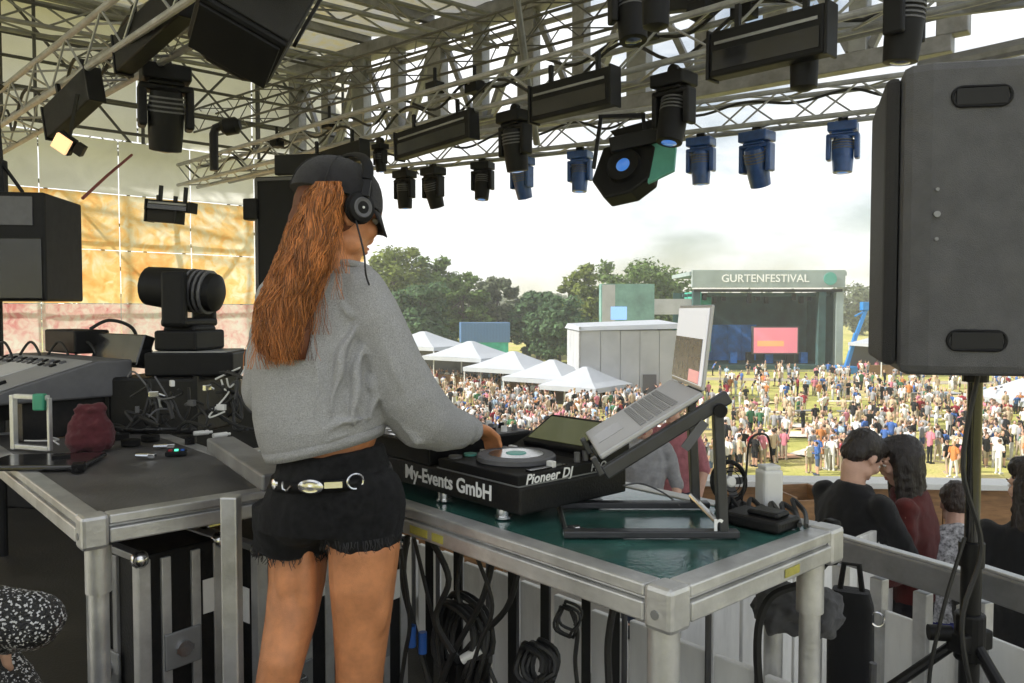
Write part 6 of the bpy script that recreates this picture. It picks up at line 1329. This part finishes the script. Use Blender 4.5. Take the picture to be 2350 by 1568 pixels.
sho_o = sho.build('shorts', DENIM, woman, smooth=True, sharp=0); remesh(sho_o, 0.0065, 4, 0.010, 0.05)
m = MB(); rr = random.Random(8)
for (cx_, cy_, dd, r, tl) in ((831, 1224, -0.03, 0.094, 0.05), (668, 1258, 0.035, 0.089, -0.08)):
    for k in range(150):
        q = rr.uniform(0, 6.283); p = Wl(cx_, cy_, dd) + Vector((r * math.cos(q), r * math.sin(q), tl * r * math.cos(q) + 0.006)); L_ = rr.uniform(0.010, 0.034)
        m.tube([p, p + Vector((rr.uniform(-0.004, 0.004), rr.uniform(-0.004, 0.004), -L_ * 0.5)), p + Vector((rr.uniform(-0.009, 0.009), rr.uniform(-0.009, 0.009), -L_))], [0.0016, 0.0012, 0.0006], n=4)
fr = m.build('frayed_threads', mat('threads', (0.03, 0.03, 0.032), 0.9, island=0.6), sho_o, kind='stuff')
m = MB(); m.loft([ring(Wl(762, Y), h * PXM, hd, 40, 0, (tl, 0)) for Y, h, hd, tl in ((1102, 143, 0.142, 0.05), (1078, 136, 0.138, 0.07))], cap=False); bl = m.build('belt', BLACK, woman, smooth=True); k_ = bl.modifiers.new('solid', 'SOLIDIFY'); k_.thickness = 0.005
def on_belt(X, dz=0.0):
    x = (X - 762) / 133.0; y = -math.sqrt(max(0, 1 - x * x)) * 0.144; p = Wl(X, 1086, 0); return Vector((p.x, p.y + y - 0.004, p.z + 0.07 * (X - 762) * PXM + dz)), math.atan2(x * 0.14, 0.136 * math.sqrt(max(0.05, 1 - x * x)))
def belt_piece(name, X, fn):
    p, a = on_belt(X); m = MB(); fn(m); o = m.build(name, CHROME, bl, smooth=True); o.location = p; o.rotation_euler = (0, 0, a * 0.9); return o
belt_piece('concho', 748, lambda m: m.lathe([(0.022, -0.002), (0.022, 0.002), (0.017, 0.005), (0.008, 0.004), (0.002, 0.006)], 24, Matrix.Rotation(R(90), 4, 'X') @ Matrix.Diagonal((1.35, 0.75, 1, 1))))
belt_piece('link_plate', 795, lambda m: m.box((0, 0, 0), (0.040, 0.005, 0.014)))
belt_piece('ring', 838, lambda m: m.tube([(0.019 * math.cos(q), 0, 0.017 * math.sin(q)) for q in [k * math.pi / 12 for k in range(24)]], 0.003, n=6, closed=True))
belt_piece('stud', 655, lambda m: m.lathe([(0.013, -0.002), (0.012, 0.003), (0.004, 0.006)], 18, Matrix.Rotation(R(90), 4, 'X')))
belt_piece('hook', 690, lambda m: m.tube([(-0.012, 0, 0.010), (-0.010, 0, -0.006), (0.0, 0, -0.010), (0.016, 0, 0.004)], 0.003, n=6))
# shoes
for (X, dd) in ((826, 0.02), (606, 0.05)):
    p = Wl(X, 1990, dd); p.z = 0; m = MB(); dv = Vector((0.72, 0.69, 0)); Rz = Matrix.Rotation(math.atan2(0.69, 0.72) - R(90), 4, 'Z')
    m.ell(p + dv * 0.05 + Vector((0, 0, 0.05)), (0.045, 0.12, 0.05), Rz); m.ell(p + dv * 0.12 + Vector((0, 0, 0.04)), (0.046, 0.07, 0.04), Rz); m.cyl(p + Vector((0, 0, 0.03)), p + Vector((0, 0, 0.12)), 0.048, 0.046, 14)
    s_ = m.build('shoe', BLACK, woman, smooth=True, sharp=0); remesh(s_, 0.006, 4)
    m = MB(); m.ell(p + dv * 0.07 + Vector((0, 0, 0.014)), (0.05, 0.145, 0.014), Rz); m.build('sole', WHITEP, s_, smooth=True)
# hair: long wavy strands falling down the back, over a thin base mass
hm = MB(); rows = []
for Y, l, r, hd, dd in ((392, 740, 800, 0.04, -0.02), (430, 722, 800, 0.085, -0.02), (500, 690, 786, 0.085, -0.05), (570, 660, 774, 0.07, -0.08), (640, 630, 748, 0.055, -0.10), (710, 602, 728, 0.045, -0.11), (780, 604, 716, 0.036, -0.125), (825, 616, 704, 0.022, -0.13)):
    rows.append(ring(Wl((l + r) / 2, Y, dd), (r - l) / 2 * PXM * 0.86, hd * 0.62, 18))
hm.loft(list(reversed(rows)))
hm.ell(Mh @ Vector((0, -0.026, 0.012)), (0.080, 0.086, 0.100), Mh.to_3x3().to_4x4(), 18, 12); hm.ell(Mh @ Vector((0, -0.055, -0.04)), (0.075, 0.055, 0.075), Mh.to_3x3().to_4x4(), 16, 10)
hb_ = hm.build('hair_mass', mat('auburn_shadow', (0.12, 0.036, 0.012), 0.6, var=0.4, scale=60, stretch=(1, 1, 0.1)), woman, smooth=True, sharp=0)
rr = random.Random(44); hs = MB()
LB = [(418, 712), (440, 700), (500, 672), (570, 646), (640, 618), (700, 590), (770, 584), (842, 604)]; RB_ = [(418, 792), (440, 790), (500, 786), (570, 772), (640, 748), (700, 728), (770, 716), (842, 700)]
DD = [(-0.118), (-0.128), (-0.125), (-0.145), (-0.155), (-0.158), (-0.165), (-0.165)]
for k in range(4600):
    f = rr.random(); lay = rr.random(); ph = 9 * noise.noise(Vector((f * 5, lay * 1.5, 2))) + rr.uniform(-0.35, 0.35); wl = 1.75 + 0.5 * noise.noise(Vector((f * 4, 7, 1))); amp = rr.uniform(6, 11); pts_ = []; rs = []
    f1 = min(1, max(0, f + rr.gauss(0, 0.12))); end = (rr.uniform(0.84, 1.0) - 0.10 * abs(2 * f - 0.8) ** 2 + 0.05 * noise.noise(Vector((f * 9, 3, 3)))) if rr.random() < 0.7 else rr.uniform(0.45, 0.92); n = 18
    thick = rr.uniform(0.0005, 0.0014)
    for i in range(n):
        s = i / (n - 1) * end * (len(LB) - 1); a = min(int(s), len(LB) - 2); t_ = s - a
        Y = LB[a][0] * (1 - t_) + LB[a + 1][0] * t_; l = LB[a][1] * (1 - t_) + LB[a + 1][1] * t_; r = RB_[a][1] * (1 - t_) + RB_[a + 1][1] * t_; dd = DD[a] * (1 - t_) + DD[a + 1] * t_
        ff = f + (f1 - f) * i / n; edge = 1 - (2 * ff - 1) ** 2
        X = l + (r - l) * ff + amp * math.sin(ph + wl * s * 2.2) * min(1, i / 5); hd = max(0.0, edge) ** 0.5
        pts_.append(Wl(X, Y + rr.uniform(-2, 2), dd * (0.25 + 0.75 * hd) * (0.80 + 0.25 * lay) + 0.008 * math.sin(ph * 2 + wl * s * 2)))
        rs.append(thick * (1 - 0.75 * (i / n) ** 3))
    hs.tube(pts_, rs, n=3, cap=False)
for k in range(170):   # loose wisps beside the face and at the edges
    s0 = rr.choice(((775, 500), (765, 560), (735, 640), (668, 520), (640, 590), (612, 660), (592, 720), (712, 700))); pts_ = []; X, Y = s0; dx = rr.uniform(-0.35, 0.25)
    for i in range(9): pts_.append(Wl(X + dx * 14 * i + 5 * math.sin(i + k), Y + 16 * i, -0.09 - 0.005 * i)); 
    hs.tube(pts_, 0.0005, n=3)
hs.build('hair', HAIRM, woman, smooth=True, sharp=0)
# cap
cap = thing('cap', 'dark baseball cap worn under the headphones by the woman', 'cap', W(774, 494))
Oc = Vector(cap.location); Mc = Mh.copy(); Mc.translation = Vector((0, 0, 0)); Mc = Mc @ Matrix.Scale(1.06, 4)
m = MB(); rows = []
for k in range(9):
    ph = k / 8 * math.pi / 2 * 0.98; z = 0.028 + 0.098 * math.sin(ph); f = math.cos(ph) ** 0.75; rows.append([Mc @ Vector((x, y - 0.010, zz)) for x, y, zz in ring((0, 0, z), 0.091 * f, 0.110 * f, 28)])
m.loft(rows); m.build('crown', CAPM, cap, smooth=True)
m = MB()
for k in range(6):
    q = k * math.pi / 3 + 0.3; m.tube([Mc @ Vector((0.0925 * math.cos(q) * math.cos(p) ** 0.75, -0.010 + 0.1115 * math.sin(q) * math.cos(p) ** 0.75, 0.028 + 0.099 * math.sin(p))) for p in [i * 0.19 for i in range(8)]], 0.0013, n=4)
m.build('seam', CAPM, cap, smooth=True)
m = MB(); m.ell(Mc @ Vector((0, -0.01, 0.128)), 0.008, seg=10, rings=6); m.build('top_button', CAPM, cap, smooth=True)
m = MB(); pts_ = []
for i in range(9):
    a = -1.15 + 2.3 * i / 8; pts_.append([(0.088 * math.sin(a), 0.088 * math.cos(a) * 1.05, 0.030 - 0.012 * math.sin(a) ** 2), (0.085 * math.sin(a), 0.082 + 0.022 * math.cos(a), -0.010 - 0.020 * math.sin(a) ** 2)])
for r_ in pts_:
    for x, y, z in r_: m.v.append(tuple(Mc @ Vector((x, y, z))))
m.f = [(2 * i, 2 * i + 1, 2 * i + 3, 2 * i + 2) for i in range(8)]; m.m = [0] * 8
br = m.build('brim', CAPM, cap, smooth=True); k_ = br.modifiers.new('solid', 'SOLIDIFY'); k_.thickness = 0.004
# headphones
hp = thing('headphones', 'black over-ear headphones worn over the dark cap', 'headphones', W(774, 494))
for k in (-1, 1):
    c = Mc @ Vector((k * 0.088, -0.004, 0.006)); ax = Mc @ Vector((k, 0, 0)); Mo = orient(c, c + ax) 
    m = MB(); m.lathe([(0.033, -0.002), (0.037, 0.003), (0.038, 0.011), (0.032, 0.014)], 24, Mo); m.build('ear_cushion', RUBBER, hp, smooth=True)
    m = MB(); m.lathe([(0.034, 0.012), (0.036, 0.016), (0.033, 0.022), (0.025, 0.025), (0.010, 0.026)], 28, Mo); e_ = m.build('ear_cup', BLACK, hp, smooth=True)
    m = MB(); m.lathe([(0.024, 0.0252), (0.022, 0.0272), (0.019, 0.0257)], 28, Mo); m.build('cup_ring', GREY, e_, smooth=True); m = MB(); m.lathe([(0.003, 0.0262), (0.003, 0.028), (0.002, 0.0285)], 10, Mo); m.build('cup_dot', WHITEP, e_, smooth=True)
    m = MB(); m.bar(Mc @ Vector((k * 0.112, -0.006, 0.030)), Mc @ Vector((k * 0.104, -0.008, 0.085)), 0.018, 0.010); m.build('slider_arm', BLACKM, hp, bevel=0.002)
m = MB(); m.tube([Mc @ Vector((0.108 * math.cos(q), -0.010, 0.070 + 0.072 * math.sin(q))) for q in [k * math.pi / 16 for k in range(17)]], 0.013, n=10, flat=0.45); m.build('head_band', BLACK, hp, smooth=True)
cable('coiled black headphone lead falling to the mixer', [W(815, 500, -0.09), W(835, 580, -0.12), W(842, 640, -0.11), W(870, 700, 0.12)], 0.0022)

# ================================================================== other people
def human(label, loc, rotz, H=1.72, top=(0.02, 0.02, 0.022), legs=(0.03, 0.035, 0.05), hair=(0.016, 0.011, 0.009), hair_len=0, lean=0.0, head_turn=0.0, head_down=0.2, arms=None, sleeves=True, sit=False, topm=None, skin=None, group=None, voxel=0.011, hairm=None):
    k = H / 1.72; t = thing('person', label, 'person', loc, rotz, group); skin = skin or SKIN2
    Rl = Matrix.Rotation(-lean, 4, 'X'); hipz = 0.90 * k if not sit else 0.50 * k
    def up(x, y, z): return Vector((0, 0, hipz)) + (Rl @ Vector((x * k, y * k, z * k)))       # z above the hips
    sh_ = {s: up(s * 0.175, 0, 0.52) for s in (-1, 1)}; arms = arms or {}
    A = {}
    for s in (-1, 1):
        e_, w_ = arms.get(s, ((s * 0.25, -0.03, 0.25), (s * 0.23, 0.08, 0.02)))
        A[s] = tuple((Matrix.Rotation(-rotz, 4, 'Z') @ (q - Vector(loc))) if isinstance(q, Vector) else up(*q) for q in (e_, w_))
    Mh_ = Matrix.Translation(up(0, 0.03, 0.72)) @ Matrix.Rotation(head_turn, 4, 'Z') @ Matrix.Rotation(-head_down, 4, 'X')
    b = MB(); head_shapes(b, Mh_, k); b.caps(Mh_ @ Vector((0, -0.02 * k, -0.07 * k)), up(0, 0, 0.55), 0.052 * k, 0.06 * k, 12)
    for s in (-1, 1):
        e_, w_ = A[s]; b.caps(sh_[s], e_, 0.046 * k, 0.040 * k, 10); b.caps(e_, w_, 0.040 * k, 0.028 * k, 10); hand(b, w_, w_ - e_, (-s * 0.6, 0.4, -0.3), k, 0.5, s)
        if sit: kn, an = Vector((s * 0.13 * k, 0.42 * k, 0.48 * k)), Vector((s * 0.13 * k, 0.40 * k, 0.07 * k))
        else: kn, an = Vector((s * 0.10 * k, 0.02 * k, 0.48 * k)), Vector((s * 0.11 * k, -0.02 * k, 0.08 * k))
        hp_ = Vector((s * 0.09 * k, 0, hipz)); b.caps(hp_, kn, 0.085 * k, 0.058 * k, 12); b.caps(kn, an, 0.055 * k, 0.038 * k, 12); b.caps(an, an + Vector((0, 0.13 * k, -0.04 * k)), 0.035 * k, 0.032 * k, 10); A[s] += (hp_, kn, an)
    b.loft([[up(x, y, z) for x, y, z in ring((0, 0, z), a, c, 14)] for z, a, c in ((-0.06, 0.13, 0.09), (0.1, 0.125, 0.088), (0.25, 0.115, 0.08), (0.42, 0.14, 0.09), (0.53, 0.12, 0.07), (0.57, 0.06, 0.05))])
    bo = b.build('body', skin, t, smooth=True, sharp=0); remesh(bo, voxel * 0.8, 4); face_details(Mh_, t, k)
    tm = topm or fabric('top_' + str(len(bpy.data.materials)), top, scale=20); s_ = MB()
    s_.loft([[up(x, y, z) for x, y, z in ring((0, 0, z), a, c, 18)] for z, a, c in ((-0.10, 0.160, 0.120), (0.05, 0.158, 0.118), (0.22, 0.148, 0.110), (0.40, 0.178, 0.120), (0.51, 0.168, 0.10), (0.575, 0.098, 0.085), (0.60, 0.075, 0.072))])
    for s in (-1, 1):
        s_.caps(sh_[s] - Vector((s * 0.01, 0, 0)), A[s][0], 0.060 * k, 0.050 * k, 12)
        if sleeves: s_.caps(A[s][0], A[s][0].lerp(A[s][1], 0.92), 0.050 * k, 0.040 * k, 12)
    o = s_.build('top', tm, t, smooth=True, sharp=0); remesh(o, voxel, 5, 0.02, 0.08)
    l_ = MB(); l_.loft([[up(x, y, z) for x, y, z in ring((0, 0, z), a, c, 16)] for z, a, c in ((-0.12, 0.16, 0.12), (0.0, 0.165, 0.125), (0.08, 0.155, 0.12))])
    for s in (-1, 1): l_.caps(A[s][2], A[s][3], 0.096 * k, 0.070 * k, 12); l_.caps(A[s][3], A[s][4], 0.068 * k, 0.055 * k, 12)
    o = l_.build('trousers', fabric('legs_' + str(len(bpy.data.materials)), legs, scale=20), t, smooth=True, sharp=0); remesh(o, voxel, 4, 0.014, 0.08)
    for s in (-1, 1): m = MB(); a = A[s][4]; m.ell(a + Vector((0, 0.06 * k, -0.035 * k)), (0.045 * k, 0.135 * k, 0.045 * k), None, 12, 8); m.build('shoe', BLACK, t, smooth=True)
    h = MB(); R4 = Mh_.to_3x3().to_4x4(); h.ell(Mh_ @ Vector((0, -0.022 * k, 0.042 * k)), (0.086 * k, 0.098 * k, 0.088 * k), R4, 18, 12); h.ell(Mh_ @ Vector((0, 0.03 * k, 0.085 * k)), (0.07 * k, 0.06 * k, 0.045 * k), R4, 14, 9)
    if hair_len:
        for i in range(9):
            a = -1.9 + 3.8 * i / 8 - 1.571; c = Mh_ @ Vector((0.075 * k * math.cos(a), -0.01 + 0.08 * k * math.sin(a), 0.02 * k)); h.caps(c, c + Vector((0.02 * math.cos(a), 0, -hair_len)) + Rl @ Vector((0, -0.02, 0)), 0.034 * k, 0.022 * k, 9)
    else: h.ell(Mh_ @ Vector((0, -0.06 * k, -0.01 * k)), (0.07 * k, 0.05 * k, 0.06 * k), R4, 14, 9)
    hm_ = hairm or mat('hair_' + str(len(bpy.data.materials)), hair, 0.45, var=0.6, scale=70, bump=0.9, bscale=130, stretch=(1, 1, 0.15))
    o = h.build('hair', hm_, t, smooth=True, sharp=0); remesh(o, voxel * 0.8, 3, 0.016, 0.02)
    return t
zt_ = -0.93
def stand_at(X, d): p = at(X, 900, d); return Vector((p.x, p.y, zt_))
human('man in black jacket bending his head, standing beyond the railing beside a dark-haired woman', stand_at(1930, 3.7), R(-66), 1.73, (0.010, 0.010, 0.011), (0.012, 0.012, 0.014), lean=R(9), head_down=R(42), arms={1: ((0.24, 0.16, 0.27), (0.16, 0.34, 0.26)), -1: ((-0.24, 0.14, 0.25), (-0.12, 0.34, 0.24))})
human('woman with long dark hair and dark red top facing the man in black', stand_at(2112, 3.75), R(58), 1.69, (0.10, 0.018, 0.016), (0.014, 0.012, 0.014), hair_len=0.30, lean=R(4), head_down=R(20), head_turn=R(20), arms={1: ((0.25, 0.05, 0.27), (0.18, 0.24, 0.15)), -1: ((-0.25, 0.03, 0.25), (-0.15, 0.22, 0.10))})
PATT = mat('patterned_cloth', (0.35, 0.35, 0.36), 0.85, var=0.95, scale=60)
human('person in patterned grey shirt and blue trousers stooping just left of the speaker pole', stand_at(2200, 3.6), R(-30), 1.52, legs=(0.03, 0.035, 0.16), topm=PATT, lean=R(24), head_down=R(30), hair=(0.03, 0.018, 0.012))
human('woman in black top at the right edge, head turned over her shoulder', stand_at(2385, 3.15), R(-25), 1.70, (0.010, 0.010, 0.011), (0.12, 0.02, 0.025), hair_len=0.18, head_turn=R(60), head_down=R(10))
human('dark-haired man in grey shirt seen between the laptop stand arms', stand_at(1478, 5.6), R(170), 1.62, (0.30, 0.30, 0.31), (0.03, 0.04, 0.07), head_down=R(10), sleeves=False)
human('man in pink shirt behind the laptop stand, beside the grey-shirted man', stand_at(1545, 6.1), R(150), 1.66, (0.42, 0.16, 0.18), (0.03, 0.04, 0.07), head_down=R(5), sleeves=False)
SEQ = mat('sequin_jacket', (0.012, 0.012, 0.013), 0.4, var=0.2, bump=0.8, bscale=220)
_t = SEQ.node_tree; _v = _t.nodes.new('ShaderNodeTexVoronoi'); _v.inputs['Scale'].default_value = 320; _c = _t.nodes.new('ShaderNodeTexCoord'); _t.links.new(_c.outputs['Object'], _v.inputs['Vector'])
_r = _t.nodes.new('ShaderNodeValToRGB'); _r.color_ramp.interpolation = 'CONSTANT'; _r.color_ramp.elements[0].color = (0.010, 0.010, 0.011, 1); _r.color_ramp.elements[1].position = 0.72; _r.color_ramp.elements[1].color = (0.55, 0.55, 0.56, 1)
_t.links.new(_v.outputs['Color'], _r.inputs[0]); _t.links.new(_r.outputs[0], _t.nodes['Principled BSDF'].inputs['Base Color'])
human('person in glittering black and white jacket crouching at the lower left corner', Vector((-1.13, 1.42, 0.0)), R(-62), 1.62, topm=SEQ, legs=(0.015, 0.015, 0.016), sit=True, lean=R(-10), head_down=R(20), voxel=0.009, arms={1: (at(85, 1425, 1.36), at(20, 1455, 1.50)), -1: ((-0.22, 0.16, 0.22), (-0.06, 0.26, 0.06))})
m = MB(); m.box((0, 0, 0.21), (0.5, 0.42, 0.42)); tag(m.build('seat_case', CASEB, loc=(-1.17, 1.40, 0.0), rotz=0.3, bevel=0.012), 'low black case the glittering-jacket person sits on', 'case')

# ------------------------------------------------------------------ dusty summer air
m = MB(); m.box((0, 0, 3.5), (2420, 2420, 43.0))
hz = m.build('haze', None if False else mat('air_haze', (1, 1, 1)))
tr_ = hz.data.materials[0].node_tree; tr_.nodes.remove(tr_.nodes['Principled BSDF'])
pv = tr_.nodes.new('ShaderNodeVolumePrincipled'); pv.inputs['Color'].default_value = (0.96, 0.98, 1.0, 1); pv.inputs['Density'].default_value = 0.0008; pv.inputs['Anisotropy'].default_value = 0.35
tr_.links.new(pv.outputs[0], tr_.nodes['Material Output'].inputs['Volume'])
tag(hz, 'thin pale dusty air over the field', 'haze', kind='stuff')
